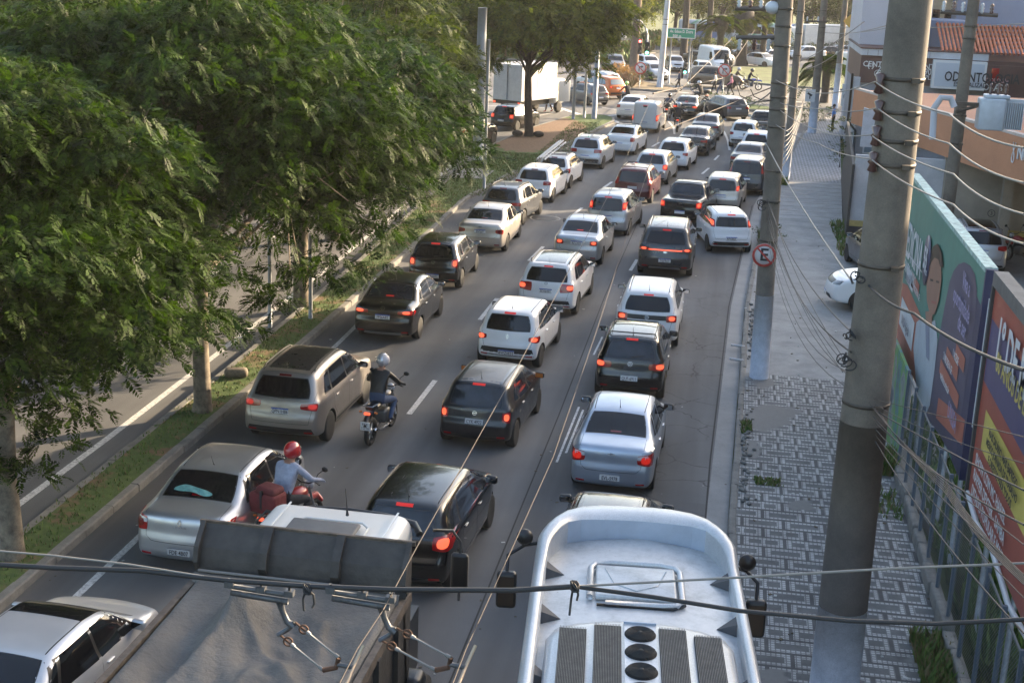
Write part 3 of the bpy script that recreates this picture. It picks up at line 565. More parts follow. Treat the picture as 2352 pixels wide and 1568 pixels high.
def decal(kind, key, quad, mode, off=.004, res=(10, 6), rnd=0.0, side=1):
    """conformal patch lying on the body: quad = 4 corners in the projection plane; mode rear/front/side/top"""
    k = (kind, key, mode, side, off)
    if k in DEC: return DEC[k]
    me0, bvh, T = body_mesh(kind); a, b, c, d = [np.array(p, float) for p in quad]; nu, nv = res
    us = np.r_[-1, np.linspace(-1, 1, nu+1), 1]; vs_ = np.r_[-1, np.linspace(-1, 1, nv+1), 1]
    V = []; last = None
    for iv, v in enumerate(vs_):
        for iu, u in enumerate(us):
            uu = u*math.sqrt(max(0, 1-rnd*v*v/2)); vv = v*math.sqrt(max(0, 1-rnd*u*u/2)); s, t = (uu+1)/2, (vv+1)/2
            p = (a*(1-s)+b*s)*(1-t)+(d*(1-s)+c*s)*t; edge = iu in (0, len(us)-1) or iv in (0, len(vs_)-1); o_ = -.012 if edge else off
            if mode == 'rear': org, dr = Vector((p[0], -3, p[1])), Vector((0, 1, 0))
            elif mode == 'front': org, dr = Vector((p[0], 9, p[1])), Vector((0, -1, 0))
            elif mode == 'side': org, dr = Vector((3*side, p[0], p[1])), Vector((-side, 0, 0))
            else: org, dr = Vector((p[0], p[1], 5)), Vector((0, 0, -1))
            h, nrm, _, _ = bvh.ray_cast(org, dr, 8)
            if h is None:
                q_ = org.copy()
                if mode in ('rear', 'front'): q_.y = .3 if mode == 'rear' else T['L']-.3
                elif mode == 'side': q_.x = side*T['W']*.4
                h, nrm, _, _ = bvh.find_nearest(q_)
            if nrm.dot(dr) > 0: nrm = -nrm
            V.append(h+nrm*o_)
    F = []; w = len(us)
    for i in range(len(vs_)-1):
        for j in range(w-1): F.append((i*w+j, i*w+j+1, (i+1)*w+j+1, (i+1)*w+j))
    me = bpy.data.meshes.new(key); me.from_pydata([tuple(v) for v in V], [], F); recalc(me)
    # make sure it faces out
    c0 = Vector((0, T['L']/2, .7)); s_ = sum(((p_.center-c0).dot(p_.normal)) for p_ in me.polygons)
    if s_ < 0: me.flip_normals()
    me.polygons.foreach_set('use_smooth', [True]*len(me.polygons)); me.set_sharp_from_angle(angle=R(50)); DEC[k] = me; return me
def seam_mesh(kind, key, lines, w=.007):
    k = (kind, 'seam', key)
    if k in DEC: return DEC[k]
    _, bvh, T = body_mesh(kind); mb = MB()
    for (mode, pts) in lines:
        P = resample(pts, max(3, int(sum(math.dist(p, q) for p, q in zip(pts, pts[1:]))/.06)+2)); row = []
        for p in P:
            if mode == 'rear': org, dr = Vector((p[0], -3, p[1])), Vector((0, 1, 0))
            elif mode == 'top': org, dr = Vector((p[0], p[1], 5)), Vector((0, 0, -1))
            else:
                sd_ = 1 if mode == 'R' else -1; org, dr = Vector((3*sd_, p[0], p[1])), Vector((-sd_, 0, 0))
            h, nrm, _, _ = bvh.ray_cast(org, dr, 8)
            if h is None: continue
            if nrm.dot(dr) > 0: nrm = -nrm
            row.append((h, nrm))
        vs = []
        for i, (h, nrm) in enumerate(row):
            t = (row[min(i+1, len(row)-1)][0]-row[max(i-1, 0)][0]).normalized(); s_ = t.cross(nrm).normalized()*w/2; vs += [h+nrm*.0022-s_, h+nrm*.0022+s_]
        if len(row) > 1: mb.add(vs, [(2*i, 2*i+1, 2*i+3, 2*i+2) for i in range(len(row)-1)])
    DEC[k] = mb.mesh('panel_gap'); return DEC[k]
WH = {}
def wheel_meshes(Rr, style=5):
    k = (Rr, style)
    if k in WH: return WH[k]
    Y90 = Matrix.Rotation(math.pi/2, 4, 'Y'); rr = Rr*.66
    t = MB(); t.lathe([(rr, -.09), (Rr*.93, -.1), (Rr, -.075), (Rr, .075), (Rr*.93, .1), (rr, .09)], 0, 36, Y90); tm = t.mesh('tyre'); recalc(tm)
    w = MB(); w.lathe([(rr*1.0, -.08), (rr*1.02, .085), (rr*.93, .088), (rr*.9, .05), (rr*.9, .045)], 0, 30, Y90)
    w.lathe([(.001, .03), (rr*.9, .03)], 1, 24, Y90); w.lathe([(.055, .05), (.055, .078), (.03, .085), (.001, .085)], 0, 14, Y90)
    for i in range(style):
        a = 2*math.pi*i/style; T_ = Matrix.Rotation(a, 4, 'X'); w0, w1 = (.026, .04) if style < 8 else (.014, .02)
        w.add([T_@Vector(p) for p in ((.07, -w0, .03), (.07, w0, .03), (.082, w1, rr*.94), (.082, -w1, rr*.94), (.04, -w0-.01, .03), (.04, w0+.01, .03), (.04, w1+.01, rr*.94), (.04, -w1-.01, rr*.94))], [(0, 1, 2, 3), (0, 3, 7, 4), (1, 5, 6, 2), (3, 2, 6, 7)])
    wm = w.mesh('rim'); WH[k] = (tm, wm); return WH[k]
RIMD = pm('rim_dark', (.02, .02, .02), .7)
PMESH = {}
def badge_mesh(kind):
    if kind in PMESH: return PMESH[kind]
    mb = MB()
    def bar(a, b, w):
        a, b = Vector((a[0], 0, a[1])), Vector((b[0], 0, b[1])); t = (b-a).normalized(); n_ = Vector((-t.z, 0, t.x))*w/2
        vs = [a-n_, b-n_, b+n_, a+n_]; mb.add([v+Vector((0, -.008, 0)) for v in vs]+[v for v in vs], [(0, 1, 2, 3), (0, 4, 5, 1), (1, 5, 6, 2), (2, 6, 7, 3), (3, 7, 4, 0)])
    def ring(rx, rz, w, n=20):
        for i in range(n):
            a, b = 2*math.pi*i/n, 2*math.pi*(i+1)/n; bar((rx*math.cos(a), rz*math.sin(a)), (rx*math.cos(b), rz*math.sin(b)), w)
    if kind == 'ring_vw':
        ring(.055, .055, .010)
        for s in (-1, 1):
            bar((s*.028, .045), (0, .008), .009); bar((s*.048, .018), (s*.022, -.044), .009); bar((s*.022, -.044), (0, .0), .009)
    elif kind == 'bowtie': bar((-.075, 0), (.075, 0), .03); bar((-.028, 0), (.03, 0), .052)
    elif kind == 'diamond':
        for a, b in (((0, .055), (.03, 0)), ((.03, 0), (0, -.055)), ((0, -.055), (-.03, 0)), ((-.03, 0), (0, .055))): bar(a, b, .012)
    elif kind == 'oval': ring(.06, .024, .009); bar((-.04, 0), (.04, 0), .018)
    elif kind == 'ring': ring(.045, .04, .009); bar((-.05, 0), (.05, 0), .012)
    elif kind == 'word': 
        for i in range(4): bar((-.055+i*.036, 0), (-.033+i*.036, 0), .028)
    elif kind == 'hname': bar((-.03, -.02), (-.02, .02), .01); bar((.02, -.02), (.03, .02), .01); bar((-.026, 0), (.026, 0), .01); ring(.05, .028, .006, 14)
    PMESH[kind] = mb.mesh('badge'); return PMESH[kind]
def rear_point(kind, x, z, off=.006):
    _, bvh, T = body_mesh(kind); h, n_, _, _ = bvh.ray_cast(Vector((x, -3, z)), Vector((0, 1, 0)), 8)
    if h is None: h = Vector((x, 0, z)); n_ = Vector((0, -1, 0))
    if n_.y > 0: n_ = -n_
    return h+n_*off, n_
def onrear(kind, x, z, off=.006):
    h, n_ = rear_point(kind, x, z, off); pitch = math.atan2(n_.z, -n_.y)
    return Matrix.Translation(h) @ Matrix.Rotation(-pitch, 4, 'X')
def car(label, kind, P, pos, rz, brake=False, plate=None, badge=None, group='cars in the traffic jam', cat='car', lod=0, **k):
    """pos = world point of the rear-bumper centre on the ground; rz = heading (0 = along +Y, ccw)"""
    me, bvh, T = body_mesh(kind); root = empty(k.get('name', 'car'), (pos[0], pos[1], k.get('z', 0.0)), rz, label, cat, group); w = T['W']/2; L = T['L']
    sc = k.get('sc')
    if sc: root.scale = sc
    link('body', me, [P, BLACKP], root); glass = k.get('glass', GLASS)
    def dc(name, key, quad, mode, mat, off=.004, res=(10, 6), rnd=0.0, side=1, parent=None): return link(name, decal(kind, key, quad, mode, off, res, rnd, side), mat, parent or root)
    if 'roofmat' in k: dc('roof_panel', 'roof', [(-.6*w*1.1, T['roof'][0]-.05), (.6*w*1.1, T['roof'][0]-.05), (.6*w*1.1, T['roof'][1]+.1), (-.6*w*1.1, T['roof'][1]+.1)], 'top', k['roofmat'], .003, (8, 10))
    # windows
    if 'rwt' in T:
        y0, y1, a, b = T['rwt']; dc('rear_window', 'rwt', [(-a, y0), (a, y0), (b, y1), (-b, y1)], 'top', glass, .005, (12, 8), .12)
        if lod < 2: dc('window_trim', 'rwtt', [(-a-.02, y0-.02), (a+.02, y0-.02), (b+.02, y1+.02), (-b-.02, y1+.02)], 'top', TRIM, .002, (12, 8), .12)
    else:
        z0, z1, a, b = k.get('rw', T['rw']); key = 'rw'+str(k.get('rw', '')); dc('rear_window', key, [(-a, z0), (a, z0), (b, z1), (-b, z1)], 'rear', glass, .005, (12, 8), k.get('rwr', .22))
        if lod < 2: dc('window_trim', key+'t', [(-a-.02, z0-.02), (a+.02, z0-.02), (b+.02, z1+.02), (-b-.02, z1+.02)], 'rear', TRIM, .002, (12, 8), k.get('rwr', .22))
    y0, y1, a, b = T['ws']; dc('windshield', 'ws', [(-b, y1), (b, y1), (a, y0), (-a, y0)], 'top', glass, .004, (12, 8), .08)
    for s in (-1, 1):
        for i, q_ in enumerate(T['sw']): dc('side_window', 'sw%d' % i, q_, 'side', glass, .005, (6, 6), .04, s)
        if lod < 2 and kind != 'van':
            ya = min(p[0] for q_ in T['sw'] for p in q_)-.04; yb = max(p[0] for q_ in T['sw'] for p in q_)+.02; zb = T['sw'][0][0][1]-.025; zt = T['sw'][0][2][1]+.02
            dc('window_surround', 'sur', [(ya, zb+.03), (yb, zb-.01), (T['sw'][1][2][0]+.02, zt-.02), (T['sw'][0][3][0]-.22, zt-.03)], 'side', k.get('pillar', TRIM), .0025, (14, 6), .06, s)
    # tail lights
    x0, x1, z0, z1 = k.get('tl', T['tl']); lm = BRAKE if brake else LENS
    for s in (-1, 1):
        xa, xb = s*x0, s*x1; sl_ = k.get('tlslant', .03); key = 'tl%s%s' % (k.get('tl', ''), sl_)
        qd = [(xa, z0+sl_), (xb, z0), (xb, z1), (xa, z1-sl_*.5)]
        t_ = dc('taillight', key+str(s), qd, 'rear', LENS if not (brake and lod > 0) else BRAKE, .009, (8, 6), .35)
        if lod == 0 or brake:
            cx, cz = (xa*.45+xb*.55), (z0+z1)/2+.01; hw, hh = abs(x1-x0)*.3, (z1-z0)*.3
            cxx = k.get('core', .0); cx += s*cxx
            if abs(x1-x0) > 0.3: hw *= .8
            dc('lamp', key+'c'+str(s), [(cx-hw, cz-hh), (cx+hw, cz-hh), (cx+hw, cz+hh), (cx-hw, cz+hh)], 'rear', BRAKEC if brake else k.get('lampmat', LENSD), .014, (5, 5), .8, 1, t_)
        if k.get('tlclear'): dc('reversing_lamp', key+'r'+str(s), [(xa, z0+(z1-z0)*.55), (s*(x0*.3+x1*.7), z0+(z1-z0)*.6), (s*(x0*.3+x1*.7), z1-.02), (xa, z1-.04)], 'rear', CLEAR, .013, (4, 4), .3, 1, t_)
    if k.get('bar'):
        dc('light_bar', 'bar', [(-x0-.03, z1-.09), (x0+.03, z1-.09), (x0+.03, z1-.05), (-x0-.03, z1-.05)], 'rear', BRAKEC if brake else LENS, .011, (16, 2))
    if k.get('band'): dc('tailgate_band', 'band', [(-x0-.05, z0+.05), (x0+.05, z0+.05), (x0+.05, z1-.02), (-x0-.05, z1-.02)], 'rear', TRIM, .006, (16, 3))
    # high brake light
    if lod < 2 and kind not in ('pickup',):
        if 'rwt' in T: dc('high_brake_light', 'hb', [(-.11, T['rwt'][0]+.03), (.11, T['rwt'][0]+.03), (.11, T['rwt'][0]+.075), (-.11, T['rwt'][0]+.075)], 'top', BRAKE if brake else LENSD, .008, (4, 2))
        else:
            zt = T['rw'][1]+.03; dc('high_brake_light', 'hb', [(-.14, zt), (.14, zt), (.14, zt+.035), (-.14, zt+.035)], 'rear', BRAKE if brake else LENSD, .008, (4, 2))
    # lower bumper and trim
    lo = k.get('lower', BLACKP)
    if lo: dc('bumper_trim', 'bt%s' % k.get('lowz', ''), [(-w*.86, T['gc']+.04), (w*.86, T['gc']+.04), (w*.80, k.get('lowz', T['gc']+.16)), (-w*.80, k.get('lowz', T['gc']+.16))], 'rear', lo, .004, (16, 3), .1)
    if k.get('clad'):
        for s in (-1, 1):
            dc('sill_trim', 'sill', [(T['yr']+T['R']+.06, T['gc']+.03), (T['yf']-T['R']-.06, T['gc']+.03), (T['yf']-T['R']-.1, T['gc']+.17), (T['yr']+T['R']+.1, T['gc']+.17)], 'side', BLACKP, .005, (14, 2), 0, s)
    if k.get('skid'): dc('skid_plate', 'skid', [(-.55, T['gc']+.05), (.55, T['gc']+.05), (.5, T['gc']+.13), (-.5, T['gc']+.13)], 'rear', ALLOY, .009, (10, 2), .2)
    if lod == 0:
        for s in (-1, 1):
            dc('rear_reflector', 'rf', [(s*w*.62, T['gc']+.12), (s*w*.84, T['gc']+.12), (s*w*.84, T['gc']+.155), (s*w*.62, T['gc']+.155)], 'rear', LENS, .009, (3, 2), 0, s) if 0 else link('rear_reflector', decal(kind, 'rf%d' % s, [(s*w*.60, T['gc']+.13), (s*w*.80, T['gc']+.13), (s*w*.80, T['gc']+.165), (s*w*.60, T['gc']+.165)], 'rear', .009, (3, 2)), LENS, root)
    # plate
    zp = k.get('pl', T['pl'])
    if 1:
        M0 = onrear(kind, 0, zp, .012); old = k.get('oldplate'); kk = ('plate', old)
        if kk not in PMESH:
            mb = MB(); mb.box(-.2, .2, -.004, .004, -.065, .065, 0)
            if not old: mb.box(-.2, .2, -.0055, -.004, .038, .065, 1)
            mb.box(-.2, .2, -.0048, -.004, -.065, -.058, 2); mb.box(-.2, .2, -.0048, -.004, .058, .065, 2 if old else 1); PMESH[kk] = mb.mesh('license_plate')
        po = link('license_plate', PMESH[kk], [k.get('platemat', PLATE), PBLUE, PTEXT], root); po.matrix_local = M0
        if plate and lod == 0:
            text_mesh(plate, .105, PTEXT, 'plate_number', Matrix.Translation((0, -.0065, -.012)) @ Matrix.Rotation(math.pi/2, 4, 'X'), po, .0008, bold=.0015, sx=.78 if len(plate) > 7 else .84)
    if badge and lod < 2:
        bo = link('badge', badge_mesh(badge), CHROME, root); bo.matrix_local = onrear(kind, 0, k.get('bz', (T['rw'][0]-.1) if 'rw' in T else .95), .008)
    if k.get('chromebar'): dc('chrome_strip', 'cs', [(-.5, zp+.17), (.5, zp+.17), (.5, zp+.2), (-.5, zp+.2)], 'rear', CHROME, .01, (12, 2))
    if k.get('name_script') and lod == 0:
        to = text_mesh(k['name_script'], .05, CHROME, 'model_lettering', Matrix.Rotation(math.pi/2, 4, 'X'), root, .001); to.matrix_local = onrear(kind, k.get('nx', -.4), k.get('nz', .78), .008)
    # door seams, handles
    if lod < 2 and kind != 'van':
        zlo = T['gc']+.2; ln = []
        f, r_ = T['sw'][1], T['sw'][0]; xp = (f[0][0]+r_[1][0])/2
        for sd_ in ('R', 'L'):
            ln += [(sd_, [(xp, T['zb']-.02), (xp, zlo)]), (sd_, [(f[1][0]+.06, T['zb']-.04), (f[1][0]+.08, .6), (f[1][0]+.02, zlo)]), (sd_, [(r_[0][0]-.06, T['zb']), (r_[0][0]-.02, .72), (T['yr']+T['R']+.12, zlo+.06)]), (sd_, [(T['yr']+T['R']+.12, zlo), (f[1][0]+.02, zlo)])]
        if 'rwt' in T: ln += [('rear', [(-.62, 1.02), (-.6, .66), (-.5, .58), (.5, .58), (.6, .66), (.62, 1.02)]), ('top', [(-.64, .7), (-.64, .12)]), ('top', [(.64, .7), (.64, .12)])]
        elif kind != 'pickup':
            zt0 = T['rw'][0]; zl = T['gc']+.34; ln += [('rear', [(-.70*w/.85, zt0+.1), (-.66*w/.85, zt0-.25), (-.60*w/.85, zl), (.60*w/.85, zl), (.66*w/.85, zt0-.25), (.70*w/.85, zt0+.1)])]
        else: ln += [('rear', [(-.63, 1.06), (-.63, .62), (.63, .62), (.63, 1.06)])]
        ln += [('rear', [(-w*.9, T['gc']+.36), (-w*.7, T['gc']+.33)])] if 0 else []
        link('panel_gap', seam_mesh(kind, 'a', ln), SEAM, root)
        for s in (-1, 1):
            for iq, q_ in enumerate(T['sw'][:2]):
                hk = (kind, 'handle', s, iq)
                if hk not in PMESH:
                    mb = MB(); yy = q_[0][0]+.16; h, n_, _, _ = bvh.ray_cast(Vector((3*s, yy, T['zb']-.1)), Vector((-s, 0, 0)), 8)
                    mb.rbox(-.012, .03, -.09, .09, -.014, .014, .012, 0, Matrix.Translation(h) @ Matrix.Scale(s, 4, (1, 0, 0)), 2)
                    PMESH[hk] = mb.mesh('door_handle'); recalc(PMESH[hk])
                link('door_handle', PMESH[hk], k.get('handle', P), root)
    # mirrors
    mk = (kind, 'mir')
    for s in (-1, 1):
        if (mk, s) not in PMESH:
            q_ = T['sw'][1] if len(T['sw']) > 1 else T['sw'][0]; yy = q_[1][0]-.1; zz = T['zb']+.07; h, n_, _, _ = bvh.ray_cast(Vector((3*s, yy, zz)), Vector((-s, 0, 0)), 8)
            mb = MB(); mb.rbox(.02, .24, -.045, .06, -.065, .075, .045, 0, Matrix.Translation(h) @ Matrix.Scale(s, 4, (1, 0, 0)) @ Matrix.Rotation(-.15, 4, 'Z'), 3)
            mb.rbox(-.03, .06, -.03, .03, -.05, -.01, .015, 1, Matrix.Translation(h) @ Matrix.Scale(s, 4, (1, 0, 0)), 2); PMESH[(mk, s)] = mb.mesh('side_mirror'); recalc(PMESH[(mk, s)])
            mb = MB(); mb.box(.04, .225, -.052, -.047, -.045, .055, 0, Matrix.Translation(h) @ Matrix.Scale(s, 4, (1, 0, 0)) @ Matrix.Rotation(-.15, 4, 'Z')); PMESH[(mk, s, 'g')] = mb.mesh('mirror_glass')
        mo = link('side_mirror', PMESH[(mk, s)], [k.get('mirror', TRIM), TRIM], root)
        if lod < 2: link('mirror_glass', PMESH[(mk, s, 'g')], MIRG if k.get('mirglow') is None else k['mirglow'], mo)
    # wheels
    tm, wm = wheel_meshes(T['R'], k.get('spokes', 5))
    for yy in (T['yr'], T['yf']):
        for s in (-1, 1):
            we = link('wheel', tm, RUB, root); we.location = (s*(w-.115), yy, T['R']); we.rotation_euler = (0, 0, 0 if s > 0 else math.pi)
            link('rim', wm, [k.get('rim', ALLOY), RIMD], we)
    # front
    if k.get('front', lod >= 2):
        zf = .72 if T['H'] < 1.6 else .88
        if kind == 'van': zf = .95
        for s in (-1, 1): link('headlight', decal(kind, 'hl%d' % s, [(s*w*.50, zf-.07), (s*w*.86, zf-.03), (s*w*.84, zf+.1), (s*w*.5, zf+.06)], 'front', .008, (6, 4), .3), k.get('hlmat', CLEAR), root)
        link('grille', decal(kind, 'gr', [(-w*.42, zf-.06), (w*.42, zf-.06), (w*.46, zf+.06), (-w*.46, zf+.06)], 'front', .006, (8, 3), .2), TRIM, root)
        link('air_intake', decal(kind, 'ai', [(-w*.6, .34), (w*.6, .34), (w*.55, .5), (-w*.55, .5)], 'front', .006, (8, 3), .2), BLACKP, root)
        fp = link('license_plate', PMESH[('plate', None)] if ('plate', None) in PMESH else PMESH[('plate', k.get('oldplate'))], [PLATE, PBLUE, PTEXT], root); fp.matrix_local = Matrix.Translation((0, L+.0, .48)) @ Matrix.Rotation(math.pi, 4, 'Z')
    # roof extras
    def roofz(x, y): 
        h, _, _, _ = bvh.ray_cast(Vector((x, y, 5)), Vector((0, 0, -1)), 8); return h.z
    r0, r1 = T['roof']
    if k.get('rails'):
        for s in (-1, 1):
            xr = w*.64 if T['H'] < 2 else w*.8; pts = [(s*xr, r0+.15, roofz(s*xr, r0+.15)-.005)]+[(s*xr*(1-.02*t), r0+.25+(r1-r0-.3)*t, roofz(s*xr, r0+.25+(r1-r0-.3)*t)+.045) for t in (0, .25, .5, .75, 1)]+[(s*xr*.98, r1+.08, roofz(s*xr*.98, r1+.08)-.005)]
            MB().tube(pts, .017, 0, 8).build('roof_rail', k['rails'], root)
    if k.get('bars'):
        for t in k['bars']:
            y = r0+(r1-r0)*t; mb = MB(); mb.tube([(-w*.66, y, roofz(-w*.6, y)-.01), (-w*.62, y, roofz(0, y)+.05), (w*.62, y, roofz(0, y)+.05), (w*.66, y, roofz(w*.6, y)-.01)], .016, 0, 8); mb.build('cross_bar', BLACKP, root)
    if k.get('ant', True) and lod < 2:
        y = k.get('anty', r0+.12); z = roofz(0, y); mb = MB(); mb.tube([(0, y, z-.01), (0, y-.04, z+.03), (0, y-.13, z+.2)], [.014, .006, .0035], 0, 6); mb.build('antenna', TRIM, root)
    if k.get('ribs'):
        mb = MB()
        for t in k['ribs']:
            y0, y1 = r0+.1, r1-.1; mb.add([(t-.006, y0, roofz(t, y0)+.003), (t+.006, y0, roofz(t, y0)+.003), (t+.006, (y0+y1)/2, roofz(t, (y0+y1)/2)+.003), (t-.006, (y0+y1)/2, roofz(t, (y0+y1)/2)+.003), (t+.006, y1, roofz(t, y1)+.003), (t-.006, y1, roofz(t, y1)+.003)], [(0, 1, 2, 3), (3, 2, 4, 5)])
        mb.build('roof_grooves', k.get('ribmat', CHROME), root)
    if k.get('ditch', lod < 2) and kind not in ('van', 'pickup'):
        for s in (-1, 1): link('roof_seam', seam_mesh(kind, 'ditch%d' % s, [('top', [(s*w*.60, r0), (s*w*.62, (r0+r1)/2), (s*w*.60, r1+.1)])], .016), SEAM, root)
    if k.get('wiper') and lod == 0 and 'rw' in T:
        h, n_ = rear_point(kind, 0, T['rw'][0]+.03, .02); h2, _ = rear_point(kind, .3, T['rw'][0]+.06, .02); MB().tube([h, (h+h2)/2+Vector((0, -.01, 0)), h2], .008, 0, 5).build('rear_wiper', TRIM, root)
    return root
# ------------------------------------------------------------------ cars of the jam
def tl(l, r, z=.88): a, b = g(*l, z), g(*r, z); return ((a.x+b.x)/2, (a.y+b.y)/2-.06)
def hd(y): return -float(np.interp(y, [0, 46, 56, 66, 76, 86, 96], [0, .0, .055, .11, .125, .10, .12]))
def lane(label, kind, P, l, r, z=.88, rz=None, **k):
    p = tl(l, r, z); y = p[1]; return car(label, kind, P, p, hd(y) if rz is None else rz, lod=0 if y < 50 else 1, **k)
def roof_is(k, m): return dict(roofmat=m)
# left lane
c0 = car('pale silver-white sedan with dark front glass roof, cut off by the lower left corner', 'sedan', PLB, (-8.62, 13.35), -.06, mirror=PLB, ant=False, glass=GLASS)
link('glass_roof', decal('sedan', 'froof', [(-.54, 2.25), (.54, 2.25), (.54, 2.85), (-.54, 2.85)], 'top', .006, (12, 8), .05), GLASS, c0)
lane('silver sedan with a turquoise cloth behind its rear window, beside the truck', 'sedan', PSIL, (314.6, 1204.4), (511, 1216), .86, rz=-.035, plate='FDE 4B07', badge='diamond', tl=(.58, .82, .74, .98), tlslant=.0, platemat=PLATEG, oldplate=1, pl=.44, mirror=TRIM, bz=.93, tlclear=1, lower=None, name_script='L O G A N', nx=0, nz=.86)
lane('warm grey SUV with ribbed roof and sunlit right side by the median', 'bigsuv', PBG, (572, 923.6), (714, 935.5), .95, rz=-.03, brake=False, plate='QPN1H86', badge='word', tl=(.46, .84, .89, 1.06), rails=TRIM, ribs=(-.42, -.21, 0, .21, .42), clad=1, roofmat=PDG, lowz=.50, bz=1.13, spokes=5, core=.06, sc=(.93, .93, .96), lampmat=BRAKE)
lane('glossy black sedan under the tree branches by the median', 'sedan', PBLK, (824.6, 711), (934, 720), rz=-.01, brake=True, plate='FPS6A82', badge='ring_vw', tl=(.40, .82, .80, .93), pl=.74, glass=GLASS2, bz=.97, skid=1, pillar=CHROME)
lane('black hatchback just ahead of the glossy black sedan, its corner touched by sun', 'hatch', PBLK, (946, 597), (1043.6, 606), rz=.0, brake=True, plate='EVA6A92', badge='ring_vw', tl=(.56, .76, .70, .98), bz=.86, wiper=1, pl=.45, pillar=CHROME)
lane('champagne sedan with one side lit gold by the sun', 'sedan', PCH, (1063, 523), (1142.5, 528.7), rz=-.02, plate='EIV5J07', badge='oval', tl=(.54, .80, .70, .90), mirror=TRIM, tlslant=.06, pl=.80, bz=.95, lower=None, pillar=PCH)
lane('dark grey hatchback close ahead of the champagne sedan', 'hatch', PGR, (1110, 460.7), (1188.4, 471), rz=-.12, tl=(.42, .78, .78, .92), rails=TRIM, lampmat=LENS, plate=None)
lane('white hatchback with upswept tail lamps, third from the ladder car towards us', 'hatch', PW, (1193, 416.5), (1252, 421.6), rz=-.09, tl=(.46, .78, .80, .94), tlslant=-.03, lampmat=LENSD, lower=None)
celta = lane('white hatchback carrying a ladder and a wire rack on its roof', 'small', PW, (1236, 384), (1302, 392), .9, rz=-.10, tl=(.60, .76, .72, .94), ditch=False, ant=False)
lane('silvery white crossover with raised roof rails, ahead of the ladder car', 'hatch', PLB, (1319, 345), (1368.6, 351), rz=-.11, tl=(.42, .78, .80, .94), tlslant=-.03, rails=CHROME, lowz=.5, lampmat=LENSD, sc=(1.03, 1.03, 1.05))
lane('white sedan with roof bars beside the grassy tip of the median', 'sedan', PW, (1395.8, 317), (1448.5, 322), rz=-.12, tl=(.58, .80, .76, .98), tlslant=0, bars=(.2, .9), lampmat=BRAKE, lower=None, plate=None)
lane('white sedan half hidden ahead of the boxy white delivery van', 'sedan', PW, (1419, 241), (1466, 247), .9, rz=-.14, lower=None)
lane('boxy white delivery van with solid rear doors near the junction', 'cargo', PW, (1453.6, 266), (1507.6, 273.6), .95, rz=-.09, brake=True, lower=None, badge='ring', bz=1.2, name='delivery_van', cat='van', ant=False, tlslant=0)
# middle lane
lane('black hatchback with a long black roof, between the truck and the bus', 'hatch', PBLK, (803, 1244), (1024, 1256), .9, rz=-.045, brake=True, tl=(.54, .82, .78, 1.02), ribs=(-.3,), glass=GLASS2, ribmat=TRIM, sc=(1.02, 1.05, 1.04), core=-.0)
lane('old dark blue-black hatchback with grey plate and orange reflections painted on its mirrors', 'hatch', PDB, (1018, 937.4), (1162, 952.4), .86, rz=-.06, brake=True, plate='CYK 4922', oldplate=1, platemat=PLATEG, badge='ring', tl=(.60, .77, .66, .90), glass=GLASS2, bz=.84, pl=.66, mirglow=AMBER, roofmat=pm('faded_roof', (.13, .115, .105), .45, .2, .3, noise=.2), sc=(.97, .96, .98), rw=(.97, 1.37, .60, .50))
lane('small white high-riding hatchback with dark lower bumper and blue-topped plate', 'small', PW, (1108, 769), (1221, 781), .82, rz=-.06, brake=True, plate='BWZ0E55', badge='diamond', tl=(.52, .76, .70, .88), lowz=.56, pl=.44, clad=1, bz=.84, sc=(1.04, 1, 1.0), rwr=.5, tlslant=.05)
lane('white SUV with a black roof and boomerang tail lamps', 'bigsuv', PW, (1204, 651), (1303, 661), .95, rz=-.05, brake=True, plate='EDS6A01', badge='ring', tl=(.44, .84, .86, 1.08), tlslant=-.05, roofmat=PBLK, lowz=.58, rails=TRIM, skid=1, clad=1, sc=(.94, .92, .93), core=.08, bz=1.08, rwr=.35)
lane('light silver old sedan with square lamps behind the small silver people carrier', 'sedan', PSIL, (1288, 551), (1360, 558), rz=-.05, brake=True, plate='BZC3I33', badge='ring', tl=(.46, .72, .76, .92), lowz=.42, lower=None, pl=.84, tlslant=0, oldplate=0, bz=.98, pillar=PSIL, sc=(.97, .95, 1))
lane('silver people carrier with tall lamps beside its rear window', 'mpv', PSIL, (1360, 469), (1428, 477.7), 1.16, rz=-.09, brake=True, lower=None, tl=(.56, .70, 1.03, 1.30), tlslant=0)
lane('maroon estate car with a roof rack, the only dark red car', 'mpv', PMAR, (1418, 412), (1487.6, 418), 1.0, rz=-.07, bars=(.05, .95), rails=TRIM, tl=(.62, .78, .86, 1.16), tlslant=0, oldplate=1, platemat=PLATEG, sc=(1, 1, .95))
lane('silver hatchback with bright round lamps, just ahead of the maroon car', 'hatch', PSIL, (1465.5, 377.4), (1522, 386), rz=-.10, brake=True, tl=(.56, .78, .72, .98), glass=GLASS2)
lane('white hatchback with smooth rounded tail, between the silver and the brown-black car', 'hatch', PW, (1515, 348.5), (1572, 354), rz=-.11, tl=(.52, .78, .74, .92), tlslant=.05, lower=None, rwr=.5, lampmat=LENSD)
lane('brown-black sedan ahead of the rounded white hatchback', 'sedan', PBR, (1566, 319.6), (1613, 324.7), rz=-.12, tl=(.46, .80, .78, .92), badge=None)
lane('dark grey low sedan following two motorcycles towards the junction', 'sedan', PGR, (1595, 288), (1641, 293), rz=-.08, tl=(.46, .80, .80, .92))
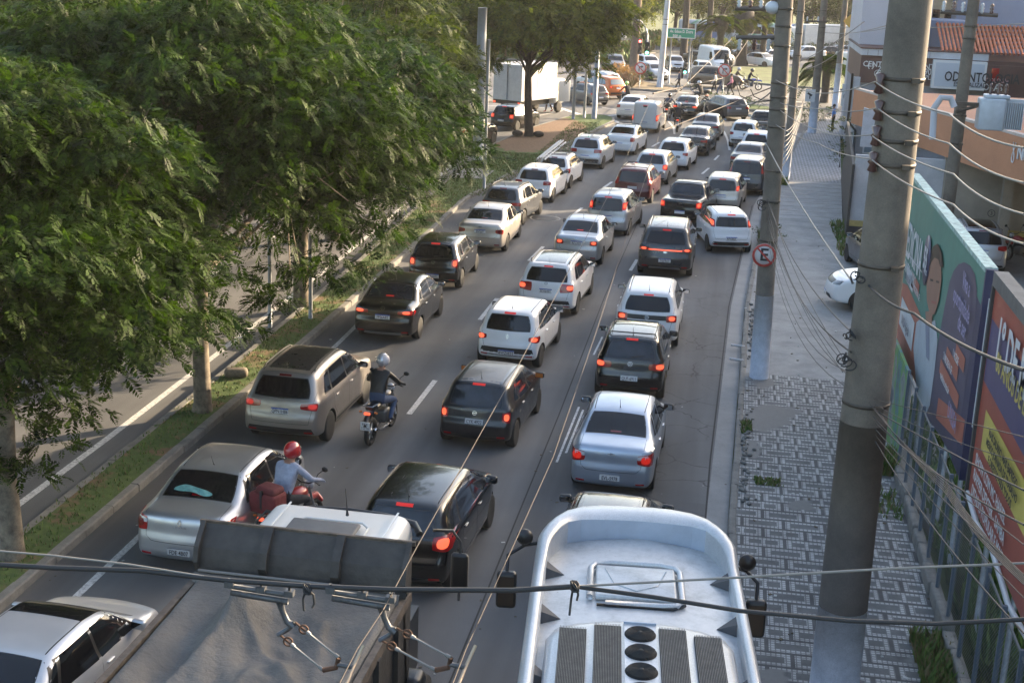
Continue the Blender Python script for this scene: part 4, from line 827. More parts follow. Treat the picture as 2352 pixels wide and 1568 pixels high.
# right lane
car('dark brown hatchback nearly hidden by the front of the bus, only its roof showing', 'hatch', PBR, (-1.52, 19.75), -.02, ribs=(-.22, .22), roofmat=PBLK, ribmat=TRIM)
lane('silver-blue sedan with chrome strip, directly ahead of the bus', 'sedan', PSILB, (1328.5, 1042), (1478.7, 1057), .86, rz=-.02, plate='EVL-5978', oldplate=1, pl=.46, badge='bowtie', tl=(.52, .82, .70, .95), tlslant=.05, chromebar=0, lower=None, bz=.92, pillar=PSILB, tlclear=1, lampmat=BRAKE, sc=(.97, .97, 1.0), glass=GLASS)
lane('black hatchback with two curved roof bars, ahead of the silver-blue sedan', 'hatch', PBLK, (1381, 834), (1513, 847.5), .86, rz=-.0, brake=True, plate='QUF-6911', oldplate=1, badge='ring_vw', pl=.56, bars=(.05, .75), tl=(.44, .80, .74, .92), glass=GLASS2, bz=.88, core=.06, wiper=1, sc=(1.0, .95, 1.03))
lane('white SUV with a black band between glowing square tail lamps', 'bigsuv', PW, (1428, 719), (1544, 731.7), .95, rz=.0, brake=True, plate='RNB7F25', badge='ring_vw', tl=(.55, .84, .86, 1.06), tlslant=0, band=1, rails=CHROME, lower=PLB, sc=(.94, .9, .93), pl=.80, bz=.97)
lane('dark blue-grey SUV with a full-width red light bar', 'bigsuv', PDG, (1482.5, 571), (1574, 579), .95, rz=.0, brake=True, plate='TGJ7B23', badge='oval', tl=(.52, .86, .90, 1.02), bar=1, rails=CHROME, skid=1, pl=.62, roofmat=PDG, bz=.88)
lane('black pickup truck with a covered bed and sparkling bed rail', 'pickup', PBLK, (1526.7, 464), (1598, 475), .92, rz=-.14, brake=True, badge='word', tl=(.62, .81, .80, 1.02), tlslant=0, glass=GLASS2, name='pickup_truck', cat='pickup truck', bars=(-.0,), plate='QUE4A25', bz=.96)
lane('small white hatchback turned half left across the right lane by the kerb', 'small', PW, (1647.4, 513.4), (1718.8, 520), 1.08, rz=.20, brake=True, tl=(.58, .72, .96, 1.22), tlslant=0, lowz=.46, badge='word', plate='RFK8B25', rw=(1.0, 1.30, .56, .50), rwr=.08, sc=(1.02, 1, 1))
lane('champagne hatchback between the black pickup and the tall dark car', 'mpv', PCH, (1627, 426), (1689, 431.8), 1.08, rz=-.08, brake=True, tl=(.60, .72, .98, 1.2), tlslant=0, sc=(.98, .98, .93))
lane('tall dark grey people carrier behind the mid-road pole', 'mpv', PDG, (1680, 386), (1748, 393), 1.2, rz=-.10, tl=(.64, .8, 1.0, 1.36), tlslant=0, sc=(1.03, 1.03, 1.03), badge='word', brake=False)
lane('dark grey sedan half hidden ahead of the tall dark people carrier', 'sedan', PGR, (1683, 361), (1744, 365), .9, rz=-.12, tl=(.46, .8, .78, .92))
lane('white estate car with lit brake lamps at the pavement side', 'hatch', PW, (1707.6, 326.7), (1762, 331), .95, rz=-.12, brake=True, tl=(.6, .8, .7, .98), rails=CHROME)
lane('small white car with wide dark rear window, farthest white car in the right lane', 'small', PW, (1686, 304), (1725, 309), .85, rz=-.12, tl=(.52, .76, .72, .9), lowz=.5)
lane('black pickup partly behind the concrete pole near the junction', 'pickup', PBLK, (1727, 284), (1776, 288), .95, rz=-.05, name='pickup_truck', cat='pickup truck')
# about the junction
def far(label, kind, P, p, rz, **k): return car(label, kind, P, (p[0], p[1]), rz, lod=k.pop('lod', 1), group='cars about the junction', **k)
far('grey estate car turning left between the small shrub islands', 'wagon', PGR, (.35, 95.2), .42, tl=(.52, .8, .76, .94))
far('black sedan with two motorcycles beside it, entering the junction', 'sedan', PBLK, (-3.25, 94.0), -.10, brake=True, tl=(.5, .8, .78, .92))
far('grey hatchback turning left across the junction', 'hatch', PGR, (-9.4, 99.9), .72, rails=TRIM, tl=(.42, .78, .78, .92), lowz=.4, skid=1)
far('orange SUV crossing the junction, the only orange car', 'suv', POR, (-8.6, 105.2), .78, lowz=.55, clad=1, brake=True, tl=(.5, .8, .86, 1.0), glass=pm('pale_glass', (.16, .2, .22), .05, 0, .7))
far('pale silver SUV just beyond the orange one', 'suv', PLB, (-9.2, 109.4), .82, rails=CHROME)
far('black hatchback on the left carriageway beyond the tall grey post', 'hatch', PBLK, (-13.7, 82.4), -.34, brake=True, badge='word')
far('black SUV with lit lamp, half behind the tree leaves on the left carriageway', 'suv', PBLK, (-14.7, 72.9), -.26, brake=True, lower=BLACKP)
far('silver compact estate facing us beside the tall junction pole', 'hatch', PSIL, (-8.35, 127.6), math.pi+.52, front=True)
far('white estate car flashing in the sun beside the junction pole', 'suv', PW, (-9.4, 135.6), math.pi+.5, front=True, rails=CHROME)
far('dark grey SUV seen nose-on behind the reddish palm trunk', 'suv', PGR, (-11.6, 133.6), math.pi+.15, front=True)
far('black-bronze sedan facing left between the pole and the white van', 'sedan', PBRN, (-5.2, 148.5), math.pi+.66, front=True)
far('large white delivery van with a sunlit side, facing us', 'van', PW, (-3.1, 141.4), math.pi-.36+.72, front=True, name='delivery_van', cat='van')
far('white hatchback facing us in front of the delivery van', 'small', PW, (-3.55, 133.4), math.pi+.25, front=True)
far('silver car mostly hidden left of the white hatchback', 'small', PSIL, (-6.3, 138.8), math.pi+.2, front=True)
far('big dark brown SUV driving right past the pedestrians', 'bigsuv', PBRN, (-4.1, 120.7), -math.pi/2+.05, front=True, roofmat=PBR, sc=(1, 1, 1.05))
far('white sedan facing left just right of the delivery van', 'sedan', PW, (.7, 150.6), math.pi-.9+1.75, front=True)
far('dark brown SUV facing left behind the stout palm', 'bigsuv', PBR, (3.8, 160.5), math.pi/2+.22, front=True)
far('white hatchback facing left between two palm trunks', 'hatch', PW, (4.9, 156.2), math.pi/2+.62, front=True, hlmat=pm('lit_headlight', (.9, .9, .9), .3, emis=(1, .96, .85), es=4))
far('small car with red lamps peeping from behind the delivery van', 'small', PW, (-2.6, 148), -.5, brake=True)
far('white pickup facing left beyond the second tall pole', 'pickup', PW, (9.6, 165), math.pi/2+.5, front=True, name='pickup_truck', cat='pickup truck')
far('silver car far right on the distant road, nearest of the far row', 'hatch', PLB, (13.4, 172), math.pi/2+.3, front=True)
far('dark car far right on the distant road behind the silver one', 'sedan', PGR, (14.5, 180), math.pi/2+.3, front=True)
far('silver car farthest right on the distant road', 'sedan', PSIL, (17.5, 186), math.pi/2+.2, front=True)
far('dark SUV far right on the distant road beside the thin pole', 'suv', PBLK, (15.6, 176.5), math.pi/2+.2, front=True)
far('dark car partly hidden behind the shrub on the far road', 'sedan', PBR, (12.3, 168.5), math.pi/2+.4, front=True)
# parked on the right
def prk(label, kind, P, p, rz, **k): return car(label, kind, P, (p[0], p[1]), rz, lod=1, group='cars parked in the forecourt', z=.145, **k)
prk('white SUV nosing out from behind the big pole onto the forecourt', 'bigsuv', PW, (7.6, 42.9), math.pi/2+.10, front=True, roofmat=PBLK, lowz=.6, clad=1, hlmat=pm('head_dark', (.08, .09, .1), .1, 0, .8), sc=(.93, .93, .95))
prk('dark grey saloon parked by the white wall, half behind the pole', 'sedan', PGR, (5.8, 46.2), math.pi*.06, front=True)
prk('dark SUV parked beyond the billboard with its silver lower tail', 'suv', PSIL, (8.75, 48.4), -.02, tl=(.5, .8, .9, 1.08), roofmat=PBLK)
# ladder and wire rack on the white hatchback
def inh(root, p): return root.matrix_basis @ Vector(p)
bpy.context.view_layer.update()
ra = empty('roof_rack', tuple(inh(celta, (0, 0, 0))), celta.rotation_euler.z, 'black wire rack fixed on the roof of the white hatchback', 'roof rack')
mb = MB(); zz = 1.5
for x in (-.5, .5): mb.tube([(x, .5, zz), (x, 1.9, zz)], .014, 0, 5)
for y in (.5, .9, 1.4, 1.9): mb.tube([(-.5, y, zz), (.5, y, zz)], .014, 0, 5)
mb.build('base_frame', TRIM, ra); mb = MB()
for y in (.6, 1.1, 1.6): mb.tube([(.5, y, zz), (.42, y+.1, zz+.28), (.12, y+.18, zz+.34), (-.1, y, zz+.02)], .012, 0, 5)
mb.tube([(.42, .7, zz+.28), (.42, 1.7, zz+.28)], .012, 0, 5); mb.build('hoops', TRIM, ra)
ld = empty('ladder', tuple(inh(celta, (-.32, 1.0, 1.56))), celta.rotation_euler.z-.15, 'white folding ladder sloping on the roof rack of the white hatchback', 'ladder')
Tl = Matrix.Rotation(.20, 4, 'X')
for s in (-.17, -.05, .07, .19):
    mb = MB(); mb.box(s-.022, s+.022, -1.25, 1.35, 0 if abs(s) > .1 else .07, .06 if abs(s) > .1 else .13, 0, Tl); mb.build('rail', pm('ladder_white', (.62, .62, .6), .5), ld)
mb = MB()
for i in range(8): mb.tube([Tl@Vector((-.17, -1.1+i*.32, .04)), Tl@Vector((.19, -1.1+i*.32, .04))], .014, 0, 6)
mb.build('rungs', ALLOY, ld)
# turquoise cloth on the parcel shelf, pressed against the glass
# ------------------------------------------------------------------ right side: fence, billboards, buildings
def wallbox(name, x0, x1, y0, y1, z0, z1, mat, parent=None): mb = MB(); mb.box(x0, x1, y0, y1, z0, z1); return mb.build(name, mat, parent)
# low wall with a broken top
mb = MB(); y = 8.0
while y < 28.2:
    L = random.uniform(.5, 1.0); h = .42+random.uniform(-.05, .05); mb.rbox(3.82+random.uniform(-.02, .02), 4.0, y, y+L-.01, 0, h, .03, 0, None, 2); y += L
tag(mb.build('low_wall', A_KERB), 'low crumbling concrete wall carrying the wire fence', 'wall')
fe = empty('wire_fence', (3.92, 18, .42), 0, 'grey wire mesh fence with steel posts along the tiled pavement', 'fence')
STEEL = pm('galvanised', (.30, .32, .34), .5, .6, noise=.3, nscale=5); WIRE = pm('fence_wire', (.19, .2, .2), .6, .5); BLUEP = pm('post_blue', (.10, .13, .17), .5, .2)
ys = [8.6+i*1.2 for i in range(17)]
for y in ys: wallbox('fence_post', -.03, .03, y-18-.03, y-18+.03, -.02, 1.95, BLUEP, fe)
for y0, y1 in zip(ys, ys[1:]):
    mb = MB(); a, b = y0-18+.03, y1-18-.03; hh = 1.85; st = .075
    for sgn in (1, -1):
        k = a-hh
        while k < b:
            p0 = [k, 0]; p1 = [k+hh, hh]
            if p0[0] < a: p0 = [a, a-k]
            if p1[0] > b: p1 = [b, b-k]
            if p1[0] > p0[0]+.01:
                q0, q1 = (p0, p1) if sgn == 1 else ([p0[0], hh-p0[1]], [p1[0], hh-p1[1]]); w = .0055
                mb.add([(.002*sgn, q0[0]-w, q0[1]), (.002*sgn, q0[0]+w, q0[1]), (.002*sgn, q1[0]+w, q1[1]), (.002*sgn, q1[0]-w, q1[1])], [(0, 1, 2, 3)])
            k += st
    mb.box(-.012, .012, a, b, hh, hh+.03); mb.build('mesh_panel', WIRE, fe)
tag(wallbox('painted_gate', 3.9, 3.96, 27.9, 31.6, .15, 2.3, None), 'tall panel covered in green and blue graffiti below the teal billboard', 'gate')
def mk_graf():
    n = N('graffiti'); a = n.noise(1.1, 3, .5); c = n.ramp(a, [(.35, (.10, .12, .12)), (.45, (.08, .2, .22)), (.52, (.12, .28, .06)), (.6, (.22, .25, .25)), (.7, (.05, .06, .08))]); return n.out(c, .7)
bpy.data.objects['painted_gate'].data.materials.append(mk_graf())
# billboards -------------------------------------------------------------
BX = 4.2
def bmat(P, k=1): return Matrix.Translation((P.x-.012*k, P.y, P.z)) @ Matrix(((0, 0, -1, 0), (-1, 0, 0, 0), (0, 1, 0, 0), (0, 0, 0, 1)))
def btext(par, txt, px, py, size, mat, k=1, align='LEFT', bold=0.0, sx=1.0): P = gX(px, py, BX); return text_mesh(txt, size, mat, 'lettering', Matrix(bmat(P, k)), par, .001, align, bold, sx)
def bpoly(par, name, pts, mat, k=1, px=True):
    V = [gX(p[0], p[1], BX) if px else Vector((BX, p[0], p[1])) for p in pts]; mb = MB(); mb.add([(BX-.004*k, v.y, v.z) for v in V], [tuple(range(len(V)))]); o = mb.build(name, mat, par)
    if o.data.polygons[0].normal.x > 0: o.data.flip_normals()
    return o
def flat(name, c, r=.45): return pm(name, c, r, noise=.12, nscale=2)
TEAL = flat('poster_teal', (.06, .22, .175)); ORP = flat('poster_orange', (.42, .13, .085)); PUR = flat('poster_purple', (.075, .07, .12)); NAVY = flat('poster_navy', (.035, .04, .095)); WHP = flat('poster_white', (.62, .64, .66)); GRNT = flat('poster_green', (.1, .45, .3))
SKIN = flat('poster_skin', (.30, .16, .11)); HAIR = flat('poster_hair', (.02, .015, .012)); COAT = flat('poster_coat', (.42, .48, .54)); LILAC = flat('poster_lilac', (.32, .29, .48)); YEL = flat('poster_yellow', (.55, .45, .10)); REDP = flat('poster_red', (.33, .075, .05))
b1 = empty('billboard', (0, 0, 0), 0, 'teal university billboard with a man in a white coat and purple arch', 'billboard')
mb = MB(); mb.box(BX, BX+.14, 22.7, 33.2, 2.0, 5.52); mb.build('panel', STEEL, b1)
mb = MB(); mb.box(BX-.03, BX+.17, 22.66, 33.24, 5.52, 5.60); mb.build('top_rail', pm('torn_vinyl', (.36, .50, .46), .6, noise=.5, nscale=9, bump=.8, bscale=10), b1)
mb = MB(); mb.box(BX-.02, BX+.16, 22.58, 22.68, 2.0, 5.58); mb.build('side_wrap', NAVY, b1)
bpoly(b1, 'sheet', [(22.7, 2.0), (33.2, 2.0), (33.2, 5.52), (22.7, 5.52)], TEAL, 1, False)
bpoly(b1, 'orange_field', [(2055, 640), (2085, 655), (2118, 730), (2118, 800), (2128, 935), (2100, 870), (2055, 783)], ORP, 2)
bpoly(b1, 'navy_field', [(23.55, 2.01), (22.72, 2.01), (22.72, 4.95), (23.55, 5.05)], NAVY, 2, False)
arch = [(2128, 955), (2140, 890), (2150, 824), (2161, 760), (2170, 709), (2183, 646), (2192, 622), (2203, 607), (2216, 602), (2230, 610), (2241, 630), (2246, 670), (2240, 740), (2194, 1060), (2160, 1000)]
bpoly(b1, 'purple_arch', arch, PUR, 3)
bpoly(b1, 'orange_corner', [(25.6, 2.5), (22.75, 3.0), (22.75, 2.55), (25.6, 2.1)], ORP, 4, False)
coat = [(2100, 800), (2107, 740), (2122, 728), (2132, 745), (2150, 735), (2156, 780), (2148, 860), (2138, 930), (2128, 955), (2108, 900), (2104, 850)]
bpoly(b1, 'coat', coat, COAT, 5); bpoly(b1, 'shirt', [(2128, 742), (2138, 742), (2137, 830), (2130, 820)], flat('poster_shirt', (.2, .24, .34)), 6)
bpoly(b1, 'neck', [(2128, 715), (2145, 715), (2143, 750), (2130, 745)], SKIN, 6)
bpoly(b1, 'face', [(2135, 610), (2141, 588), (2153, 580), (2163, 598), (2166, 640), (2160, 690), (2150, 722), (2139, 722), (2132, 690), (2131, 640)], SKIN, 7)
bpoly(b1, 'hair', [(2135, 620), (2138, 590), (2147, 566), (2158, 560), (2167, 580), (2170, 615), (2163, 612), (2159, 596), (2150, 592), (2142, 604)], HAIR, 8)
bpoly(b1, 'eyes', [(2140, 640), (2147, 642), (2147, 647), (2140, 645)], HAIR, 8); bpoly(b1, 'eyes', [(2154, 644), (2161, 646), (2161, 651), (2154, 649)], HAIR, 8); bpoly(b1, 'mouth', [(2143, 690), (2154, 693), (2153, 699), (2143, 696)], flat('poster_lip', (.35, .1, .08)), 8)
btext(b1, 'MEDICINA', 2120, 606, 1.1, WHP, 3, 'RIGHT', .02, .62); btext(b1, 'SANTO AMARO', 2106, 652, .36, WHP, 3, 'RIGHT', .004, .8)
bpoly(b1, 'underline', [(2070, 560), (2140, 650), (2140, 654), (2070, 564)], WHP, 3)
c_ = gX(2132, 598, BX); mb = MB(); mb.lathe([(.001, 0), (.52, 0), (.52, .002)], n=28, T=bmat(c_, 3)); mb.build('seal', PUR, b1); btext(b1, '55', 2132, 597, .62, WHP, 5, 'CENTER', .02, .8); btext(b1, 'ANOS', 2132, 625, .16, WHP, 5, 'CENTER')
for (px, py, w_, h_) in ((2092, 640, 1.3, .34), (2104, 655, 1.3, .3)): 
    p = gX(px, py, BX); bpoly(b1, 'price_box', [(p.y+w_/2, p.z-h_/2), (p.y-w_/2, p.z-h_/2), (p.y-w_/2, p.z+h_/2), (p.y+w_/2, p.z+h_/2)], WHP if px < 2100 else ORP, 5, False)
btext(b1, 'VESTIBULAR', 2092, 640, .2, PUR, 7, 'CENTER'); btext(b1, 'INSCREVA-SE', 2110, 672, .2, WHP, 4, 'CENTER')
p = gX(2087, 748, BX); bpoly(b1, 'logo_box', [(p.y+1.5, p.z-.32), (p.y-1.0, p.z-.32), (p.y-1.0, p.z+.32), (p.y+1.5, p.z+.32)], WHP, 5, False); btext(b1, 'UNISA digital', 2087, 748, .3, PUR, 7, 'CENTER', 0, .8)
btext(b1, 'Viva a', 2228, 655, .42, LILAC, 5, 'CENTER', .004, .8); btext(b1, 'oportunidade', 2216, 700, .42, LILAC, 5, 'CENTER', .004, .8); btext(b1, 'de ser.', 2218, 752, .42, LILAC, 5, 'CENTER', .004, .8)
for (px, py, w_, t_) in ((2208, 822, 1.0, '1 ACESSE'), (2189, 835, 1.4, '2 INSCREVA-SE'), (2182, 880, 2.3, 'medicina.unisa.br')):
    p = gX(px, py, BX); bpoly(b1, 'orange_strip', [(p.y+w_/2, p.z-.13), (p.y-w_/2, p.z-.13), (p.y-w_/2, p.z+.13), (p.y+w_/2, p.z+.13)], ORP, 6, False); btext(b1, t_, px, py, .2, WHP, 8, 'CENTER', 0, .8)
btext(b1, 'UNISA', 2196, 960, .42, LILAC, 6, 'CENTER', .004, .8)
for k in range(6): mb = MB(); mb.tube([(BX+.2, 23.6+k*1.8, 0), (BX+.2, 23.6+k*1.8, 5.3)], .045, 0, 8); mb.build('support_post', STEEL, b1)
b2 = empty('billboard', (0, 0, 0), 0, 'red billboard with a purple May Day band and a yellow text box', 'billboard')
mb = MB(); mb.box(BX, BX+.12, 12.0, 21.75, 2.1, 5.5); mb.build('panel', STEEL, b2); mb = MB(); mb.box(BX-.05, BX+.17, 11.95, 21.82, 5.5, 5.72); mb.build('top_rail', pm('board_frame', (.13, .125, .12), .7, noise=.3), b2)
mb = MB(); mb.box(BX-.05, BX+.17, 21.752, 21.86, 1.9, 5.5); mb.build('side_frame', pm('side_frame_dark', (.05, .05, .05), .7), b2)
bpoly(b2, 'sheet', [(12.0, 2.1), (21.75, 2.1), (21.75, 5.5), (12.0, 5.5)], REDP, 1, False)
bpoly(b2, 'purple_band', [(21.7, 4.0), (12.0, 3.8), (12.0, 4.9), (21.7, 5.0)], flat('poster_violet', (.07, .065, .155)), 2, False)
btext(b2, '1º DE MAIO', 2297, 775, .85, WHP, 4, 'LEFT', .02, .8); btext(b2, '80 ANOS DE LUTA', 2296, 830, .42, YEL, 4, 'LEFT', .006, .85)
p0 = gX(2275, 905, BX); bpoly(b2, 'yellow_box', [(21.2, 3.05), (17.6, 3.05), (17.6, 3.68), (21.2, 3.68)], YEL, 3, False)
for i, t_ in enumerate(('MAIS SALÁRIO, MAIS EMPREGO', 'MENOS JORNADA DE TRABALHO', 'E DIREITOS PARA TODOS')):
    text_mesh(t_, .17, PTEXT, 'lettering', bmat(Vector((BX, 19.4, 3.54-i*.18)), 5), b2, .001, 'CENTER', .004, .95)
for i, t_ in enumerate(('SHOW COM MC HARIEL', 'RAPPER DEXTER - SAMBA', 'DITADO POPULAR E MAIS')): text_mesh(t_, .26, WHP, 'lettering', bmat(Vector((BX, 21.3, 2.85-i*.26)), 4), b2, .001, 'LEFT', .003, .9)
mb = MB(); mb.tube([(BX-.02, 21.7, 2.12), (BX-.05, 20.6, 2.05), (BX-.04, 19.3, 2.16), (BX-.06, 17.8, 2.02), (BX-.03, 16.2, 2.14)], .045, 0, 6); mb.build('torn_edge', WHP, b2)
for k in range(4): mb = MB(); mb.tube([(BX+.2, 20.8-k*2.2, 0), (BX+.2, 20.8-k*2.2, 5.3)], .045, 0, 8); mb.build('support_post', STEEL, b2)
mb = MB(); mb.box(4.24, 4.40, 22.0, 22.42, 3.0, 5.15); mb.box(4.26, 4.38, 22.05, 22.35, 0, 3.0, 1); tag(mb.build('board_post', [pm('white_steel', (.52, .55, .58), .5, noise=.25), pm('mossy', (.06, .075, .04), .9, noise=.5)]), 'pale steel post with mossy foot between the two billboards', 'post')
for (px, py, z0, z1, dia) in ((2232, 870, 0, 2.6, .05), (2300, 960, 0, 2.2, .05)): pass
tufts('weeds', [(4.3, 5.4, 12, 22, 3, -.02, 1), (4.3, 5.2, 22, 33, 2, -.02, .8)], 1700, .5, [G1, G2, G1], 'tall weeds growing behind the wire fence', 9, .03)

# forecourt walls and orange building ------------------------------------
WHT = mk_conc('white_plaster', (.52, .53, .55), (.33, .34, .36), .7); YS_ = pm('yellow_line', (.42, .33, .12), .7, noise=.3); DARK = pm('wall_dark', (.035, .035, .04), .7, noise=.3); GREYW = mk_conc('grey_plaster', (.30, .31, .34), (.18, .185, .2), .6)
w1 = empty('boundary_wall', (0, 54, 0), 0, 'white streaked wall with a yellow line and dark base, beside the pavement', 'wall')
wallbox('wall', 4.72, 8.0, 0, .25, .85, 3.35, WHT, w1); wallbox('yellow_line', 4.70, 8.0, -.012, .26, .62, .85, YS_, w1); wallbox('dark_base', 4.71, 8.0, -.006, .255, 0, .62, DARK, w1)
mb = MB(); mb.prism([(4.6, -.2), (4.70, -.2), (5.58, 15.5), (5.46, 15.5)], 0, 3.0); mb.build('gate_side', pm('dark_gate', (.045, .042, .04), .7, noise=.4), w1)
mb = MB(); mb.prism([(5.1, 3.3), (7.9, 3.3), (7.9, 4.15), (5.1, 4.85)], -3.2, -3.05, 0, Matrix(((1, 0, 0, 0), (0, 0, -1, 0), (0, 1, 0, 0), (0, 0, 0, 1)))); mb.build('brick_gable', mk_conc('white_brick', (.5, .52, .56), (.38, .4, .43), 4), w1)
ob = empty('orange_building', (0, 0, 0), 0, 'orange shop building raised over an open car park', 'building')
OP = [(5.2, 64), (9.6, 47.5), (12.6, 36.2), (30, 36.2), (30, 64)]
def ring_wall(mb, pts, z0, z1, m=0):
    n = len(pts); mb.add([(x, y, z0) for x, y in pts]+[(x, y, z1) for x, y in pts], [(i, (i+1) % n, n+(i+1) % n, n+i) for i in range(n)]+[tuple(range(n))[::-1], tuple(range(n, 2*n))], m)
mb = MB(); ring_wall(mb, OP, 3.5, 4.98); o = mb.build('parapet_band', A_ORANGE, ob); recalc(o.data)
mb = MB(); ring_wall(mb, inset(OP, .01)[:0] or [(5.18, 64.02), (9.58, 47.46), (12.56, 36.1), (12.8, 36.1), (9.8, 47.6), (5.4, 64.02)], 4.99, 5.08); o = mb.build('coping', pm('coping', (.5, .42, .36), .7, noise=.2), ob); recalc(o.data)
wallbox('back_wall', 8.0, 30, 54.0, 54.3, .85, 3.49, A_BEIGE, ob); wallbox('yellow_line', 8.0, 30, 53.98, 54.1, .62, .85, YS_, ob); wallbox('dark_base', 8.0, 30, 53.99, 54.1, 0, .62, DARK, ob)
for (x, y) in ((10.25, 53.4), (12.9, 38), (12.2, 47), (17, 38), (17, 47)): wallbox('column', x-.18, x+.18, y-.18, y+.18, 0, 3.49, A_BEIGE if y > 50 else A_ORANGE, ob)
wallbox('shade_storey', 13.45, 30, 36.3, 45.0, 5.0, 12.5, A_ORANGE, ob); wallbox('upper_storey', 13.4, 30, 45.1, 62, 5.0, 9.2, A_ORANGE, ob); wallbox('fascia', 10.7, 13.39, 44.5, 46.6, 7.2, 11.5, A_ORANGE, ob)  # first storey is raised above the view to keep sun off the near cars
for k in range(5): wallbox('window', 13.36, 13.42, 46+k*3.2, 48.2+k*3.2, 5.6, 7.3, GLASS, ob)
p = gY(2340, 352, 44.0); nx = Vector((7.0-9.6+2.6+2.9, -11.3, 0)).normalized()
dirv = Vector((12.6-9.6, 36.2-47.5, 0)).normalized(); nrm = Vector((dirv.y, -dirv.x, 0))
def oband(px, py):   # point of the picture on the slanting orange front
    d = np.array([px-CX, py-CY, FPX]); w = np.array([d@_fx, d@_fy, d@_up]); a = np.array([9.6, 47.5]); n2 = np.array([nrm.x, nrm.y]); t = (a@n2)/(w[:2]@n2); return Vector((w[0]*t, w[1]*t, w[2]*t+CAM_H))
P_ = oband(2341, 352); Mo = Matrix((( dirv.x, 0, nrm.x, P_.x+nrm.x*.02), (dirv.y, 0, nrm.y, P_.y+nrm.y*.02), (0, 1, 0, P_.z), (0, 0, 0, 1)))
if nrm.dot(Vector((-P_.x, -P_.y, 0))) < 0: Mo = Matrix(((dirv.x, 0, -nrm.x, P_.x-nrm.x*.02), (dirv.y, 0, -nrm.y, P_.y-nrm.y*.02), (0, 1, 0, P_.z), (0, 0, 0, 1)))
text_mesh('NUTRI', .62, pm('white_letter', (.6, .6, .6), .4), 'raised_letters', Mo @ Matrix.Translation((-.1, 0, 0)), ob, .02, 'LEFT', .01)
mb = MB()
for s in (-1, 1): mb.tube([Mo@Vector((-.32+s*.09*math.sin(t*1.9+.4), -.36+.27*t, .03)) for t in (0, .5, 1, 1.5, 2, 2.5)], .018, 0, 6)
mb.build('helix_emblem', MAT['white_letter'], ob)
mb = MB(); c_ = gY(2277, 490, 53.98); mb.lathe([(.12, 0), (.14, 0), (.14, .004), (.12, .004)], n=20, cap=False, T=Matrix.Translation((c_.x, 53.97, c_.z)) @ Matrix.Rotation(math.pi/2, 4, 'X')); mb.build('bay_number_ring', PTEXT, ob)
text_mesh('3', .2, PTEXT, 'bay_number', Matrix.Translation((c_.x, 53.96, c_.z)) @ Matrix.Rotation(math.pi/2, 4, 'X'), ob, .001)
for k, (px, py) in enumerate(((2162, 440), (2185, 475))): pass
# parapet foot with pipe on the left of the forecourt
gp = empty('white_service_column', (0, 0, 0), 0, 'white column with a black pipe at the corner of the orange building', 'column')
wallbox('column', 6.35, 6.75, 79.6, 80.0, 0, 4.4, WHT, gp); mb = MB(); mb.tube([(6.3, 79.5, 4.6), (6.3, 79.5, 2.0), (6.75, 79.4, 1.5), (6.75, 79.4, 0)], .07, 0, 8); mb.build('pipe', TRIM, gp)
# dental clinic -----------------------------------------------------------
BRN = pm('sign_brown', (.085, .04, .035), .6, noise=.25, nscale=1.5)
dc_ = empty('dental_clinic', (0, 80, 0), 0, 'dental clinic with a brown sign band, white eaves and tiled roof', 'building')
wallbox('wall', 6.72, 16.5, 0, 9, 0, 4.1, GREYW, dc_); wallbox('sign_band', 6.70, 16.6, -.12, 9, 4.1, 5.6, BRN, dc_); wallbox('eaves', 6.65, 13.4, -.3, 9.1, 5.6, 5.95, WHT, dc_)
for k in range(7): wallbox('eaves_joint', 7.0+k*.55, 7.02+k*.55, -.306, -.3, 5.62, 5.9, BRN, dc_)
wallbox('eaves_edge', 6.6, 13.45, -.34, 9.2, 5.95, 6.02, BRN, dc_)
rf = MB(); 
for i in range(26):
    x = 11.0+i*.22; rf.tube([(x, -.1, 6.0), (x, 3.4, 7.35)], .075, 0, 6)
    rf.tube([(x, 7.2, 6.0), (x, 3.4, 7.35)], .075, 0, 6)
rf.build('tiled_roof', pm('clay_tile', (.42, .13, .065), .8, noise=.4, nscale=4), dc_)
for (x0, x1, z0, z1) in ((9.9, 11.0, 1.2, 3.6), (11.1, 12.2, 1.2, 3.6), (7.3, 8.6, .2, 3.4)):
    f_ = wallbox('window', x0, x1, -.05, .0, z0, z1, WHT, dc_); wallbox('pane', x0+.08, x1-.08, -.07, -.04, z0+.08, z1-.08, pm('blue_glass', (.13, .17, .22), .1, 0, .6), f_)
RX = Matrix.Rotation(math.pi/2, 4, 'X'); WT = pm('sign_white', (.6, .6, .6), .5)
def stext(par, t_, px, py, yw, size, mat, al='LEFT', bold=0.0, sx=1.0, off=.02): P = gY(px, py, yw-off); return text_mesh(t_, size, mat, 'lettering', Matrix.Translation(P) @ RX, par, .004, al, bold, sx)
bpy.context.view_layer.update()
def relay(o, par): o.matrix_parent_inverse = Matrix.Translation(par.location).inverted(); return o
for a_ in (('CENTRO DE ODONTOLOGIA', 1982, 147, .42, WT, 'LEFT', .006, .95), ('24 HORAS', 2016, 158, .38, WT, 'LEFT', .006, 1), ('✆ 4990-0650', 2007, 170, .44, WT, 'LEFT', .004, .95), ('4990-0650', 2105, 165, .5, WT, 'LEFT', .004, .8), ('IMPLANTE', 2112, 178, .36, WT, 'LEFT', 0, .8)):
    relay(stext(dc_, a_[0], a_[1], a_[2], 79.85, a_[3], a_[4], a_[5], a_[6], a_[7]), dc_)
mb = MB()
for s in (-1, 1): mb.tube([(6.98+s*.07+.28, -.14, 4.86+.0), (6.98+s*.16+.28, -.14, 5.0), (6.98+s*.12+.28, -.14, 5.2)], .025, 0, 6)
mb.build('tooth_emblem', WT, dc_)
